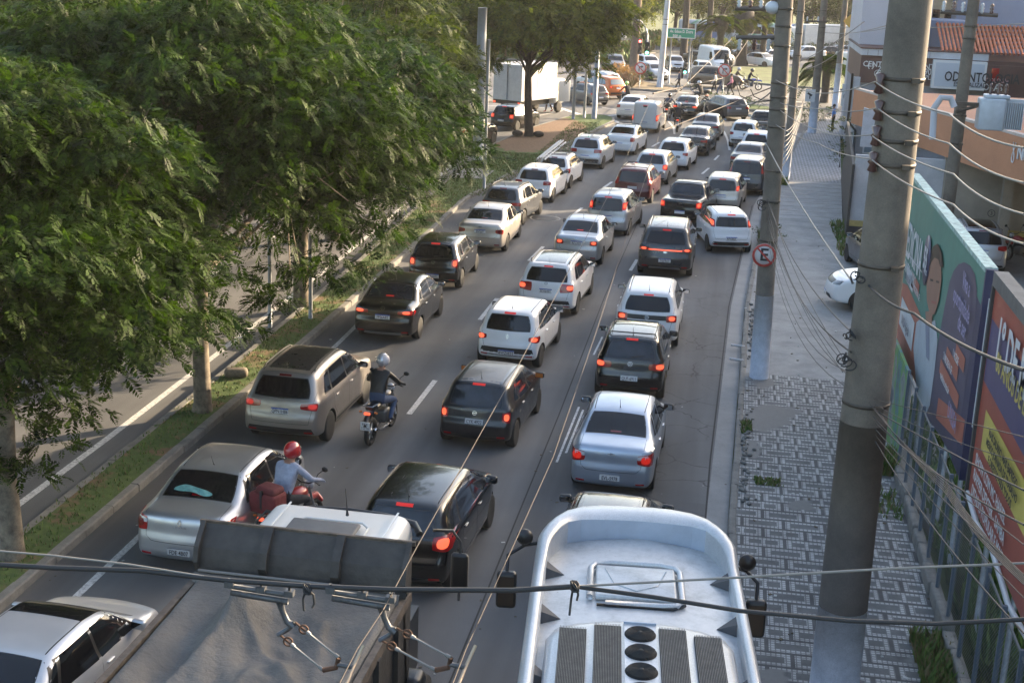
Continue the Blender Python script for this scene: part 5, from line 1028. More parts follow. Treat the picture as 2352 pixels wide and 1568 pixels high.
wb = empty('hanging_sign_box', (0, 79.2, 0), 0, 'white framed box sign with dark dental lettering on the clinic front', 'sign')
wallbox('box', 10.5, 13.3, 0, .5, 4.05, 5.55, WT, wb); wallbox('face', 10.62, 13.18, -.02, .01, 4.17, 5.43, pm('sign_pale', (.42, .46, .52), .5), wb)
relay(stext(wb, 'ODONTOLOGIA', 2169, 176, 79.15, .72, PTEXT, 'LEFT', .012, .72), wb); relay(stext(wb, 'ESPECIALIZADA', 2190, 194, 79.15, .34, PTEXT, 'LEFT', .004, .8), wb)
rs = empty('clinic_wall_sign', (0, 79.6, 0), 0, 'brown dental wall sign with red and white emblem, 24 hour lettering', 'sign'); wallbox('board', 13.35, 15.7, 0, .1, 3.5, 5.4, BRN, rs)
relay(stext(rs, '24 HORAS', 2223, 199, 79.58, .5, WT, 'LEFT', .01, .8), rs); relay(stext(rs, 'ODONTOLOGIA', 2228, 183, 79.58, .32, pm('pink_letter', (.5, .3, .32), .5), 'LEFT', .004, .85), rs); mb = MB(); mb.rbox(13.62, 14.02, -.03, 0, 4.55, 5.25, .05); mb.build('emblem', LENS, rs)
tw = empty('white_tower_block', (0, 83, 0), 0, 'plain whitish tower block with drain pipes behind the clinic', 'building'); wallbox('wall', 6.75, 10.6, 0, 8, 0, 14, mk_conc('tower_plaster', (.47, .46, .50), (.38, .375, .41), .2), tw)
for x in (8.2, 8.55, 8.8): mb = MB(); mb.tube([(x, -.08, 6), (x, -.08, 7.9+(x-8)*.4)], .05, 0, 8); mb.build('drain_pipe', WT, tw)
yb = empty('cream_house', (0, 92, 0), 0, 'cream house with grilled windows between the tower and blue wall', 'building'); wallbox('wall', 10.8, 13.6, 0, 6, 0, 11, pm('cream', (.52, .47, .34), .8, noise=.1), yb)
for x in (11.7, 12.5): f_ = wallbox('window', x, x+.5, -.04, 0, 6.8, 7.9, BRN, yb); wallbox('pane', x+.06, x+.44, -.06, -.03, 6.86, 7.84, GLASS, f_)
wallbox('porch_roof', 11.0, 15.2, -3, 0, 5.7, 6.3, BRN, yb)
bb = empty('blue_building', (0, 84, 0), 0, 'tall plain pale blue building above the tiled roof', 'building'); wallbox('wall', 12.9, 26, 6, 20, 0, 15, mk_conc('blue_plaster', (.22, .28, .40), (.17, .22, .33), .3), bb); wallbox('low_wing', 10.62, 12.85, -.4, 4, 6.03, 7.5, MAT['blue_plaster'], bb)
# blocks added further right, out of view, to shade the road
for (nm, x0, x1, y0, y1, h, mt, lab) in (('near_shade_block', 14.5, 30, 2, 36.0, 11.8, A_BEIGE, 'long unseen beige block added behind the billboards to shade the road'), ('mid_shade_block', 20, 36, 66, 81, 11.5, GREYW, 'unseen grey block added right of the clinic to shade the road'), ('far_shade_block', 30, 60, 96, 130, 9.5, A_BEIGE, 'wide low unseen block added beyond the clinic to shade the road')):
    e_ = empty(nm, (0, 0, 0), 0, lab, 'building'); wallbox('wall', x0, x1, y0, y1, 0, h, mt, e_); wallbox('roof_edge', x0-.1, x1+.1, y0-.1, y1+.1, h, h+.25, A_CONC, e_)
    for fl in range(int(h//3)):
        for k in range(int((y1-y0)//4)): wallbox('window', x0-.03, x0+.02, y0+1+k*4, y0+2.8+k*4, 1.2+fl*3, 2.5+fl*3, GLASS, e_)
# shrubs clinging to the gate
# ------------------------------------------------------------------ poles, signs, wires
POLEW = mk_conc('pole_whitewash', (.52, .56, .64), (.36, .39, .46), 5); BAND = pm('pole_band', (.10, .085, .07), .6, .6, noise=.4); INS = pm('insulator', (.07, .03, .025), .3, 0, .5); PORC = pm('porcelain', (.45, .46, .48), .25, 0, .5)
def pole(name, x, y, r0, r1, h, lab, paint_z=0, lean=(0, 0), mat=None, bands=(), cat='utility pole', group=None, base=0.0):
    t = empty(name, (x, y, base), 0, lab, cat, group); f = lambda z: (lean[0]*z/h, lean[1]*z/h); rz = lambda z: r0+(r1-r0)*z/h
    mb = MB(); zs = [paint_z+(h-paint_z)*k/6 for k in range(7)]; mb.tube([(*f(z), z) for z in zs], [rz(z) for z in zs], 0, 28 if r0 > .15 else 14); mb.build('shaft', mat or A_POLE, t)
    if paint_z: mb = MB(); mb.tube([(0, 0, -.1), (*f(paint_z), paint_z)], [r0+.004, rz(paint_z)+.004], 0, 28); mb.build('whitewashed_foot', POLEW, t)
    for z in bands:
        mb = MB(); a, b = f(z); mb.lathe([(rz(z)+.002, -.025), (rz(z)+.009, -.025), (rz(z)+.009, .025), (rz(z)+.002, .025)], n=28, T=Matrix.Translation((a, b, z))); mb.box(a+rz(z)*.3, a+rz(z)*.3+.1, b-rz(z)-.07, b-rz(z)+.03, z-.03, z+.03); mb.build('steel_band', BAND, t)
    return t
zb_ = lambda px, py, y: gY(px, py, y).z
bp = pole('utility_pole', 2.05, 18.2, .345, .235, 13, 'huge concrete pole in the right foreground with whitewashed foot', zb_(1930, 1405, 18.2), bands=[zb_(px, py, 18.2) for px, py in ((2085, 200), (2078, 275), (2070, 340), (2060, 395), (2045, 625), (2015, 940))], base=.1)
zd = zb_(2012, 968, 18.2); z0_ = zb_(1930, 1405, 18.2); MB().tube([(0, 0, z0_), (0, 0, zd-.1)], [.345-.11*z0_/13+.004, .345-.11*(zd-.1)/13+.004], 0, 28).build('dark_lower_paint', mk_conc('dark_paint', (.11, .097, .083), (.058, .052, .046), 1.4), bp)
mp_ = pole('utility_pole', 1.16, 34.0, .235, .175, 11.5, 'concrete pole with a no-parking disc beside the kerb', zb_(1750, 685, 34), bands=[zb_(px, py, 34) for px, py in ((1790, 30), (1788, 70), (1785, 115), (1780, 200), (1778, 232), (1775, 260), (1772, 300), (1765, 400), (1760, 470), (1757, 560))], base=.1, lean=(-.22, 0))
tp = pole('utility_pole', 6.15, 40.0, .19, .15, 11, 'concrete pole carrying the grey transformer behind the teal billboard', 0, bands=[zb_(2210, 265, 40), zb_(2212, 330, 40), zb_(2222, 88, 40), zb_(2218, 60, 40)])
pole('utility_pole', *g(1803, 421)[:2], .2, .15, 10.5, 'concrete pole with rusty duct close behind the no-parking pole', 1.9, mat=A_POLE, bands=(4, 6, 7, 8), base=.1)
pole('utility_pole', 4.95, 89.4, .27, .18, 11, 'concrete pole with the camera warning plate', 2.5, bands=(4, 6.5, 7.5), base=.1)
pole('utility_pole', 7.5, 108, .24, .17, 12, 'slim concrete pole with an orange diamond sign near the corner', 3.3)
pole('junction_pole', -6.2, 116.6, .26, .19, 11, 'tall pale steel pole standing at the paved corner of the junction', 0, mat=pm('pole_steel', (.42, .43, .45), .5, .3, noise=.15), cat='pole', bands=(5.2, 5.6), lean=(.3, 0))
PST = pm('post_grey', (.27, .29, .31), .45, .5, noise=.15)
for (x, y, r0, r1, h, lab) in ((-12.5, 68.6, .27, .22, 7.5, 'thick grey steel post on the edge of the median lawn'), (-10.65, 60.2, .075, .07, 6.5, 'thin grey sign post in front of the thick post, on the grass'), (-12.5, 59.2, .075, .07, 5.2, 'thin grey post half hidden by leaves at the grass edge'), (-10.15, 89.4, .11, .1, 3.6, 'dark grey post with a bag at its foot near the median tip'), (-9.55, 90.4, .09, .08, 3.6, 'pale post between the dark post and the traffic light mast'), (-12.0, 35.1, .055, .05, 4.2, 'slim grey post between the tree trunks on the left'), (-11.2, 36.2, .06, .05, 2.4, 'short sunlit post right of the slim grey post'), (-3.8, 119.0, .04, .04, 3.4, 'thin rod beside the zebra crossing')):
    pole('steel_post', x, y, r0, r1, h, lab, mat=PST, cat='post', base=.1)
# traffic light mast
tm_ = empty('traffic_light_mast', (-8.9, 90.3, .1), 0, 'grey mast with curved arm carrying traffic lights over the junction', 'traffic light mast')
q0 = Vector((-8.9, 90.3, .1)); rel = lambda v: tuple(Vector(v)-q0)
MB().tube([(0, 0, 0), (.0, 0, 9.5)], [.17, .12], 0, 16).build('shaft', PST, tm_)
MB().tube([rel(gY(px, py, 90.3)) for px, py in ((1372, 28), (1390, 25), (1410, 27), (1440, 36), (1462, 44), (1474, 52), (1483, 65), (1487, 78), (1487, 97))], .05, 0, 8).build('arm', PST, tm_)
MB().tube([rel(gY(px, py, 90.3)) for px, py in ((1368, 61), (1395, 64), (1432, 69))], .045, 0, 8).build('camera_arm', PST, tm_)
MB().ball(rel(gY(1432, 81, 90.3)), .22, 0, 10, (1, 1, 1.5)).build('camera_dome', WT, tm_)
LG = pm('green_light', (.1, .9, .5), .3, emis=(.1, 1, .55), es=5); LR = pm('red_light', (1, .1, .1), .3, emis=(1, .06, .05), es=6); LO = pm('dark_light', (.02, .02, .02), .4)
def signal(px, py, y, lit, lab, par=None, h=.95, yaw=0):
    c_ = gY(px, py, y); t = empty('traffic_light', tuple(c_), yaw, lab, 'traffic light', 'traffic lights of the junction'); mb = MB(); mb.rbox(-.17, .17, -.1, .1, -h/2, h/2, .04); mb.build('housing', TRIM, t)
    for i, nm in enumerate(('red', 'amber', 'green')):
        z = h/2-h*(i+.5)/3; m_ = {'green': LG, 'red': LR, 'amber': LO}[nm] if nm == lit else LO
        mb = MB(); mb.lathe([(.001, .0), (.1, .0), (.1, .03)], n=16, T=Matrix.Translation((0, -.13, z)) @ Matrix.Rotation(math.pi/2, 4, 'X')); l_ = mb.build('lens', m_, t)
        mb = MB(); mb.tube([(.11*math.cos(a), -.2, z+.11*math.sin(a)) for a in [math.pi*k/8 for k in range(9)]], .012, 0, 4); mb.build('visor', TRIM, t)
signal(1362, 30, 90.3, 'green', 'traffic light showing green high on the left of the mast', h=1.35); signal(1470, 107, 112, 'red', 'traffic light showing red beside the reddish palm trunk', h=1.2); signal(1487, 110, 90.6, 'green', 'traffic light hanging from the curved arm, its bottom lamp green', h=.95)
signal(1574, 157, 112, 'green', 'small pedestrian signal in front of the white hatchback', h=.9); signal(1668, 140, 113, None, 'dark traffic light facing away above the no-turn disc on the right', h=1.1); signal(1678, 152, 113, None, 'dark traffic light low beside the stout palm', h=.9)
def disc_sign(px, py, y, r, lab, glyph, posth=True, name='road_sign'):
    c_ = gY(px, py, y); t = empty(name, tuple(c_), 0, lab, 'road sign'); RYX = Matrix.Rotation(math.pi/2, 4, 'X')
    MB().lathe([(.001, 0), (r, 0), (r, .02), (.001, .02)], n=28, T=RYX).build('disc', pm('sign_face', (.55, .52, .53), .5), t)
    mb = MB(); mb.lathe([(r*.80, .022), (r*1.0, .022), (r*1.0, .03), (r*.80, .03)], n=28, T=RYX, cap=False)
    a = R(45); T_ = Matrix.Rotation(0, 4, 'X'); dx, dz = math.cos(a), math.sin(a)
    s_ = -1
    mb.box(-.88*r, .88*r, -.036, -.03, -.075*r, .075*r, 0, Matrix.Rotation(R(45), 4, 'Y'))
    mb.build('red_ring', pm('sign_red', (.42, .05, .04), .5), t)
    if glyph == 'E': text_mesh('E', r*1.5, PTEXT, 'letter', Matrix.Translation((0, -.027, 0)) @ RX, t, .001, bold=.03*r)
    else:
        mb = MB(); mb.box(-.28*r, -.14*r, -.028, -.024, -.5*r, .3*r); mb.box(-.14*r, .2*r, -.028, -.024, .16*r, .3*r); mb.add([(.15*r, -.027, .48*r), (.15*r, -.027, -.02*r), (.5*r, -.027, .23*r)], [(0, 1, 2)]); mb.build('arrow', PTEXT, t)
    if posth: MB().tube([(0, .05, -c_.z+.1), (0, .05, r*.5)], .04, 0, 8).build('post', PST, t)
    return t
disc_sign(1755, 586, 33.6, .285, 'round no-parking sign with a struck-out letter on the concrete pole', 'E', False)
disc_sign(1566-1566+gY(0, 0, 1).x*0+1471, 157, 115.7, .5, 'round no-right-turn sign in front of the palm on the corner island', 'T'); disc_sign(1664, 162, 112.4, .5, 'round no-turn sign over the small shrub island', 'T')
gs = empty('direction_sign', (0, 122, 0), 0, 'green direction sign with white road name beyond the junction', 'road sign'); a_, b_ = gY(1533, 64, 122), gY(1597, 90, 122); wallbox('board', a_.x, b_.x, 0, .05, b_.z, a_.z, pm('sign_green', (.02, .22, .13), .5), gs)
mb = MB(); 
for (x0, x1, z0, z1) in ((a_.x, b_.x, a_.z-.06, a_.z), (a_.x, b_.x, b_.z, b_.z+.06), (a_.x, a_.x+.06, b_.z, a_.z), (b_.x-.06, b_.x, b_.z, a_.z)): mb.box(x0, x1, -.01, 0, z0, z1)
mb.build('border', WT, gs)
relay(stext(gs, 'Av. Edson D. Dutra', 1539, 72, 122, .36, WT, 'LEFT', .006, .68), gs); relay(stext(gs, '500 m', 1545, 83, 122, .32, WT, 'LEFT', .006, .9), gs)
for x in (a_.x+.4, b_.x-.4): MB().tube([(x, .1, 0), (x, .1, a_.z)], .07, 0, 8).build('post', PST, gs)
es = empty('parking_sign', (0, 90, 0), 0, 'white parking sign with a circled letter and red arrow by the pavement', 'road sign'); a_, b_ = gY(1942, 204, 90), gY(1967, 246, 90); wallbox('board', a_.x-.2, b_.x+.0, 0, .08, b_.z, a_.z+.3, WT, es)
relay(stext(es, 'E', 1952, 222, 90, .62, PTEXT, 'CENTER', .02), es); c_ = gY(1952, 222, 90); MB().lathe([(.33, 0), (.39, 0), (.39, .01), (.33, .01)], n=24, cap=False, T=Matrix.Translation((c_.x, -.03, c_.z)) @ RX).build('ring', PTEXT, es)
mb = MB(); p = gY(1952, 240, 90); mb.box(p.x-.35, p.x+.1, -.03, -.02, p.z-.05, p.z+.05); mb.add([(p.x+.1, -.025, p.z+.14), (p.x+.1, -.025, p.z-.14), (p.x+.38, -.025, p.z)], [(0, 1, 2)]); mb.build('arrow', MAT['sign_red'], es)
wallbox('lower_panel', a_.x+.15, b_.x+.05, .05, .1, .3, b_.z-.02, WT, es); mb = MB(); mb.add([(a_.x+.3, .04, b_.z-.1), (b_.x, .04, b_.z-.3), (a_.x+.5, .04, .5)], [(0, 1, 2)]); mb.build('red_flame', MAT['sign_red'], es); wallbox('frame', b_.x+.06, b_.x+.2, 0, .1, 0, a_.z+.4, TRIM, es)
cs = empty('camera_warning_sign', (0, 89.0, 0), 0, 'small white camera warning plate on the whitewashed pole', 'road sign'); p = gY(1861, 220, 89.0); wallbox('plate', p.x-.3, p.x+.3, 0, .03, p.z-.38, p.z+.38, WT, cs)
mb = MB(); mb.box(-.2, .12, -.02, -.01, -.05, .07, 0, Matrix.Translation((p.x, 0, p.z+.05)) @ Matrix.Rotation(.5, 4, 'Y')); mb.box(p.x-.05, p.x+.02, -.02, -.01, p.z-.2, p.z); mb.build('camera_symbol', PTEXT, cs)
ds = empty('diamond_sign', (0, 107.7, 0), 0, 'orange diamond sign high on the slim pole', 'road sign'); p = gY(1961, 50, 107.7); MB().add([(p.x-.75, 0, p.z), (p.x, 0, p.z-.75), (p.x+.75, 0, p.z), (p.x, 0, p.z+.75), (p.x-.75, .04, p.z), (p.x, .04, p.z-.75), (p.x+.75, .04, p.z), (p.x, .04, p.z+.75)], [(0, 1, 2, 3), (7, 6, 5, 4), (0, 4, 5, 1), (1, 5, 6, 2), (2, 6, 7, 3), (3, 7, 4, 0)]).build('plate', pm('sign_amber', (.5, .3, .06), .6), ds)
# transformer
tf = empty('transformer', tuple(gY(2282, 262, 39.6)), 0, 'grey finned transformer tank hanging on the pole above the car park', 'transformer'); TG = pm('tank_grey', (.45, .49, .54), .45, .2, noise=.15)
MB().rbox(-.42, .25, -.3, .3, -.42, .42, .04, 0).build('tank', TG, tf)
mb = MB()
for k in range(9): mb.box(.26+k*.055, .285+k*.055, -.26, .26, -.38, .34)
mb.box(.24, .76, -.05, .05, .34, .42); mb.build('cooling_fins', TG, tf); MB().rbox(-.3, .35, -.22, .22, .42, .52, .03).build('lid', TG, tf)
for k in range(3): MB().lathe([(.03, 0), (.07, .05), (.035, .08), (.07, .13), (.035, .16), (.06, .21), (.02, .3)], n=10, T=Matrix.Translation((-.15+k*.2, 0, .52))).build('bushing', INS, tf)
mb = MB(); mb.tube([(-1.0, 0, 0), (-.42, 0, .2)], .05, 0, 6); mb.box(-1.05, -.3, -.05, .05, .18, .28); mb.build('bracket', BAND, tf)
mb = MB(); mb.tube([(-1.55, -.2, -.75), (-1.6, -.2, .1), (-1.45, -.2, .38), (-1.2, -.2, .38), (-1.08, -.2, .15)], .09, 0, 10); mb.build('cable_duct', pm('duct', (.4, .4, .42), .6), tf)
def cross(name, par_lab, a, b, y, n, below=False):
    A_, B_ = gY(*a, y), gY(*b, y); c_ = (A_+B_)/2; t = empty(name, tuple(c_), 0, par_lab, 'crossarm'); d = (B_-A_)/2; mb = MB(); mb.tube([tuple(-d), tuple(d)], .055, 0, 4, sm=False); mb.build('beam', pm('beam_wood', (.10, .085, .075), .9, noise=.3), t)
    for k in range(n):
        p = -d+2*d*(k+.3)/n; T_ = Matrix.Translation(p)
        MB().lathe([(.02, 0), (.06, .08), (.03, .11), (.07, .16), (.03, .19), (.06, .24), (.02, .3)], n=10, T=T_ if not below else T_ @ Matrix.Rotation(math.pi, 4, 'X')).build('insulator', INS if k % 2 else PORC, t)
    return t
cross('crossarm', 'upper wooden crossarm with fuses reaching left from the no-parking pole', (1690, 20), (1790, 22), 34, 4); cross('crossarm', 'lower dark crossarm with hanging fuses on the no-parking pole', (1690, 87), (1790, 87), 34, 3, True); cross('crossarm', 'wooden crossarm with insulators on the transformer pole', (2160, 28), (2292, 36), 40, 6)
cross('crossarm', 'short crossarm with small insulators on the far whitewashed pole', (1850, 50), (1900, 50), 89, 4)
lp = empty('street_lamp', tuple(gY(1775, 18, 34)), 0, 'glass street lamp head hanging at the top of the no-parking pole', 'street lamp'); mb = MB(); mb.ball((0, 0, 0), .17, 0, 10, (1.1, 1, .9)); mb.build('bowl', pm('lamp_glass', (.45, .47, .5), .15, 0, .6), lp); mb = MB(); mb.tube([(0, 0, .1), (.3, 0, .3)], .05, 0, 6); mb.build('bracket', BAND, lp)
# insulators on the poles
def insul(px, py, y, lab, s=1.0):
    t = tag(MB().lathe([(.02*s, -.12*s), (.06*s, -.1*s), (.035*s, -.03*s), (.065*s, 0), (.035*s, .03*s), (.06*s, .1*s), (.02*s, .12*s)], n=12).build('insulator', INS), lab, 'insulator', 'insulators on the pole racks'); t.location = gY(px, py, y); return t
for i, (px, py) in enumerate(((2020, 192), (2018, 254), (2012, 312), (2005, 372))): insul(px, py, 18.0, 'dark ribbed insulator left of the huge pole, number %s from the top' % ('one', 'two', 'three', 'four')[i], 1.1); 
mb = MB()
for (px, py) in ((2020, 192), (2018, 254), (2012, 312), (2005, 372)):
    a = gY(px, py, 18.0); mb.tube([a, (2.05-.2, 18.15, a.z)], .015, 0, 5)
tag(mb.build('rack_arms', BAND), 'thin steel arms holding the insulators on the huge pole', 'bracket', kind='stuff')
def wire(name, pts, r=.012, mat=None, sag=.0, lab=None, group=None, n=10):
    """pts: (px, py, depth y); sag in metres between neighbours"""
    P = [gY(*p) if len(p) == 3 and p[0] > 50 or p[0] == 0 else Vector(p) for p in pts]; Q = []
    for a, b in zip(P, P[1:]):
        for k in range(n): t = k/n; v = a.lerp(b, t); v.z -= 4*sag*t*(1-t); Q.append(v)
    Q.append(P[-1]); o = MB().tube(Q, r, 0, 6).build(name, mat or CABLE); return tag(o, lab, 'cable', group)
CABLE = pm('cable_black', (.018, .018, .02), .6); CABL = pm('cable_pale', (.20, .19, .175), .6, .1); COP = pm('trolley_copper', (.055, .043, .035), .8, .0)
GU = 'overhead cables'
up_ = [((1790, 236, 34), (1900, 250, 27), (2015, 248, 18.1), (2180, 330, 13), (2352, 420, 9.5)), ((1780, 183, 34), (1880, 214, 27), (2010, 188, 18.1), (2180, 262, 13), (2352, 340, 9.5)), ((1790, 252, 34), (1880, 300, 27), (2000, 310, 18.1), (2190, 400, 13), (2352, 492, 9.5)), ((1780, 285, 34), (1880, 330, 27), (2000, 365, 18.1), (2190, 470, 13), (2352, 560, 9.5))]
for i, p in enumerate(up_): wire('power_cable', p, .0085, CABL if i != 3 else CABL, .05, ('second pale cable down from the top beside the huge pole', 'topmost pale cable running past the huge pole', 'third pale cable down beside the huge pole', 'lowest pale cable running past the huge pole')[i], GU)
bun = []
for i in range(9):
    a = (1762+random.uniform(-6, 6), 455+i*9, 33.9); b = (1955+random.uniform(-20, 10), 800+random.uniform(-50, 60)+i*9, 18.0)
    wire('telecom_cable', (a, b), random.choice((.006, .009, .0075)), CABLE if i % 3 else pm('cable_brown', (.045, .037, .033), .7), random.uniform(.25, .8), '%s sagging telecom cable of the bundle between no-parking pole and huge pole' % ORD[i], 'telecom cables of the right bundle')
wire('twisted_cable', ((1760, 330, 34), (1960, 650, 18.0)), .014, CABL, .1, 'pale twisted cable ending at the small fittings left of the huge pole', GU); wire('twisted_cable', ((1995, 655, 18.0), (2100, 720, 14), (2352, 850, 9)), .014, CABLE, .05, 'dark twisted cable falling right in front of the teal billboard', GU)
for i in range(8):
    a = (2010+random.uniform(-5, 5), 915+i*14, 17.8); b = (2352, 1010+i*62+random.uniform(-10, 10), 8+random.uniform(0, 2))
    wire('telecom_cable', (a, b), random.choice((.004, .006, .0075)), CABLE if i % 3 else MAT['cable_brown'], random.uniform(0, .12), '%s cable from the top fanning right from the huge pole' % ORD[i], 'telecom cables of the fan')
for i in range(6):
    a = (2000+i*4, 930+i*3, 17.8); b = (2352+i*5, 1320+i*9, 8); wire('telecom_cable', (a, (2170, 1100+i*6, 12.5), b), .0045, MAT['cable_brown'], .05, '%s strand of the thin brown bundle falling past the fence' % ORD[i], 'telecom cables of the fan')
for i in range(7): wire('telecom_cable', ((1845, 230+i*3, 60), (1795, 300+i*14, 34)), .012, CABL if i % 2 else CABLE, .4, '%s cable of the sheaf joining the no-parking pole and the next pole' % ORD[i], 'telecom cables of the sheaf')
for i, (a, b) in enumerate((((1815, 150, 87), (1985, 50, 60)), ((1850, 160, 87), (1950, 100, 70)), ((1905, 76, 107), (2060, 52, 60)), ((1880, 73, 100), (2060, 60, 60)), ((1860, 58, 107), (2352, 55, 60)), ((1790, 195, 34), (1700, 240, 60)))): wire('telecom_cable', (a, b), .02, CABL, .2, '%s distant cable strung between the far poles and the clinic' % ORD[i], 'distant cables')
def coil(c, r, n, lab):
    mb = MB(); c = Vector(c)
    for k in range(n):
        a0 = random.random()*6; ax = random.uniform(-.5, .5); T_ = Matrix.Translation(c+Vector((random.gauss(0, .03), random.gauss(0, .03), random.gauss(0, .04)))) @ Euler((math.pi/2+ax, random.uniform(-.6, .6), a0)).to_matrix().to_4x4()
        rr = r*random.uniform(.5, 1); mb.tube([T_@Vector((rr*math.cos(t), rr*.8*math.sin(t), 0)) for t in [2*math.pi*j/14 for j in range(13)]], .009, 0, 5)
    return tag(mb.build('cable_coil', CABLE), lab, 'cable coil', 'tangled cable coils')
coil(gY(1940, 826, 17.9), .10, 6, 'tangled black cable coil hooked left of the huge pole, lower one'); coil(gY(1950, 772, 17.9), .07, 5, 'tangled black fittings and wire left of the huge pole, middle one'); coil(gY(1965, 640, 17.9), .07, 5, 'dark bracket tangle above the white parked SUV'); coil(gY(1752, 470, 33.7), .14, 5, 'dark coil on the left of the no-parking pole')
wire('looped_cable', (gY(1690, 190, 33.6), gY(1700, 220, 33.6), gY(1730, 235, 33.6), gY(1772, 232, 33.8)), .011, CABLE, .0, 'thick black loop curling into the no-parking pole', GU)
wire('looped_cable', (gY(1724, 205, 33.6), gY(1732, 222, 33.6), gY(1752, 231, 33.6), gY(1775, 230, 33.8)), .011, CABLE, .0, 'second black loop curling into the no-parking pole', GU)
# trolley wires and span wire with hangers
TZ = 5.5
def TW(pts, lab): wire('trolley_wire', [tuple(g(px, py, TZ)) for px, py in pts], .0045, COP, .0, lab, 'trolley wires')
TW([(880, 1400), (955, 1260), (1160, 895), (1262, 706), (1399, 445), (1447, 343), (1500, 215)], 'trolley wire on the left, from the truck up the middle lane')
TW([(1040, 1568), (1070, 1490), (1180, 1250), (1270, 1050), (1370, 760), (1433, 561), (1477, 425), (1518, 299), (1560, 200)], 'trolley wire on the right, following the asphalt joint')
TW([(780, 1568), (820, 1490), (880, 1400)], 'short near end of the left trolley wire over the tarpaulin')
wire('trolley_wire', (tuple(g(1500, 215, TZ)), gY(1660, 180, 112), gY(1740, 60, 150)), .03, COP, 0, 'distant trolley wire rising right over the junction', 'trolley wires'); wire('trolley_wire', (tuple(g(1525, 299, TZ)), gY(1700, 230, 60), gY(1775, 200, 34)), .015, COP, 0, 'pull-off wire tying the trolley wire to the no-parking pole', 'trolley wires'); wire('trolley_wire', (gY(1520, 248, 80), gY(1640, 130, 120), gY(1690, 80, 150)), .03, COP, 0, 'second distant trolley wire over the junction', 'trolley wires')
SY = 9.2
def sp(pts, r, lab, mat=None): return wire('span_wire', [tuple(gY(px, py, SY)) for px, py in pts], r, mat or CABLE, 0, lab, 'span wires', 6)
sp([(-60, 1293), (120, 1303), (330, 1310), (520, 1332), (720, 1346), (900, 1353), (1176, 1355), (1320, 1346)], .020, 'thick black span cable crossing the whole foreground'); sp([(1320, 1346), (1500, 1370), (1700, 1402), (1950, 1425), (2150, 1432), (2420, 1418)], .016, 'black cable leaving the knot and sagging right over the bus')
sp([(1320, 1346), (1700, 1325), (2050, 1305), (2420, 1290)], .009, 'thin pale strand leaving the knot towards the right edge', CABL); sp([(-60, 1260), (120, 1275), (300, 1296), (480, 1325)], .008, 'thin pale strand above the span cable at the left edge', CABL)
GM = pm('hanger_metal', (.10, .105, .115), .5, .6, noise=.3, nscale=20); RUST = pm('rust', (.10, .05, .03), .8, .2, noise=.4, nscale=20); ROD = pm('rod_metal', (.2, .2, .2), .5, .6)
def hanger(x0, x1, y0, jx, jy, dx, lab):
    """hanger plate on the span cable, two insulated rods down to the wire ear"""
    P = lambda px, py, d=0.0: gY(px, py, SY+d); t = empty('wire_hanger', tuple(P(x0, y0)), 0, lab, 'wire hanger', 'trolley wire hangers'); o0 = P(x0, y0); rl = lambda v: tuple(v-o0)
    MB().tube([rl(P(x0, y0)), rl(P(x1, y0+22))], .02, 0, 6).build('clamp_bar', GM, t)
    for k in (.0, .5, .95): a = P(x0+(x1-x0)*k, y0-4+22*k); mb = MB(); mb.box(-.035, .035, -.03, .03, -.02, .025); mb.tube([(0, 0, 0), (0, 0, .05)], .012, 0, 5); c_ = mb.build('clamp', GM, t); c_.location = rl(a)
    MB().tube([rl(P(x0+3, y0+14)), rl(P(x1-10, y0+36))], .026, 0, 5).build('beam', GM, t)
    MB().tube([rl(P(x1-30, y0+34)), rl(P(x1-22, y0+60)), rl(P(x1-12, y0+82)), rl(P(x1+4, y0+92))], [.03, .022, .026, .03], 0, 6).build('yoke', GM, t)
    MB().tube([rl(P(x1-34, y0+112)), rl(P(x1-12, y0+100)), rl(P(x1+6, y0+84))], .02, 0, 6).build('yoke_bar', GM, t)
    for (ax, ay) in ((x1+6, y0+84), (x1-30, y0+112)):
        bx, by = ax+(jx-x1), ay+(jy-y0-84)
        A_, B_ = P(ax, ay), P(bx, by, -.25); MB().tube([rl(A_), rl(A_.lerp(B_, .28))], .009, 0, 5).build('eye_bolt', RUST, t)
        c_ = A_.lerp(B_, .2); MB().tube([rl(c_+Vector((.035*math.cos(q_), 0, .035*math.sin(q_)))) for q_ in [k*math.pi/5 for k in range(11)]], .008, 0, 5).build('ring', RUST, t)
        MB().tube([rl(A_.lerp(B_, .28)), rl(A_.lerp(B_, .34)), rl(A_.lerp(B_, .35)), rl(A_.lerp(B_, .9)), rl(A_.lerp(B_, .91)), rl(B_)], [.016, .016, .008, .008, .015, .015], 0, 8).build('insulated_rod', ROD, t)
    E_ = P(jx+20, jy+38, -.25); F_ = P(jx-18, jy+60, -.25); MB().tube([rl(P(jx+6, jy, -.25)), rl(P(jx, jy+22, -.25)), rl(P(jx-30, jy+28, -.25))], .02, 0, 6).build('ear_fork', RUST, t)
    MB().tube([rl(P(jx, jy+14, -.25)), rl(P(jx+38, jy+22, -.27))], .018, 0, 6).build('ear_stem', GM, t)
    MB().tube([rl(P(jx+62, jy-28, -.1)), rl(P(jx+38, jy+24, -.27)), rl(P(jx+18, jy+75, -.45))], .014, 0, 6).build('wire_splice', pm('splice', (.42, .33, .24), .5, .4), t)
hanger(528, 672, 1345, 772, 1510, 0, 'hanger with two rods over the tarpaulin, the left one'); hanger(760, 905, 1358, 1030, 1510, 0, 'hanger with two rods over the truck side, the right one')
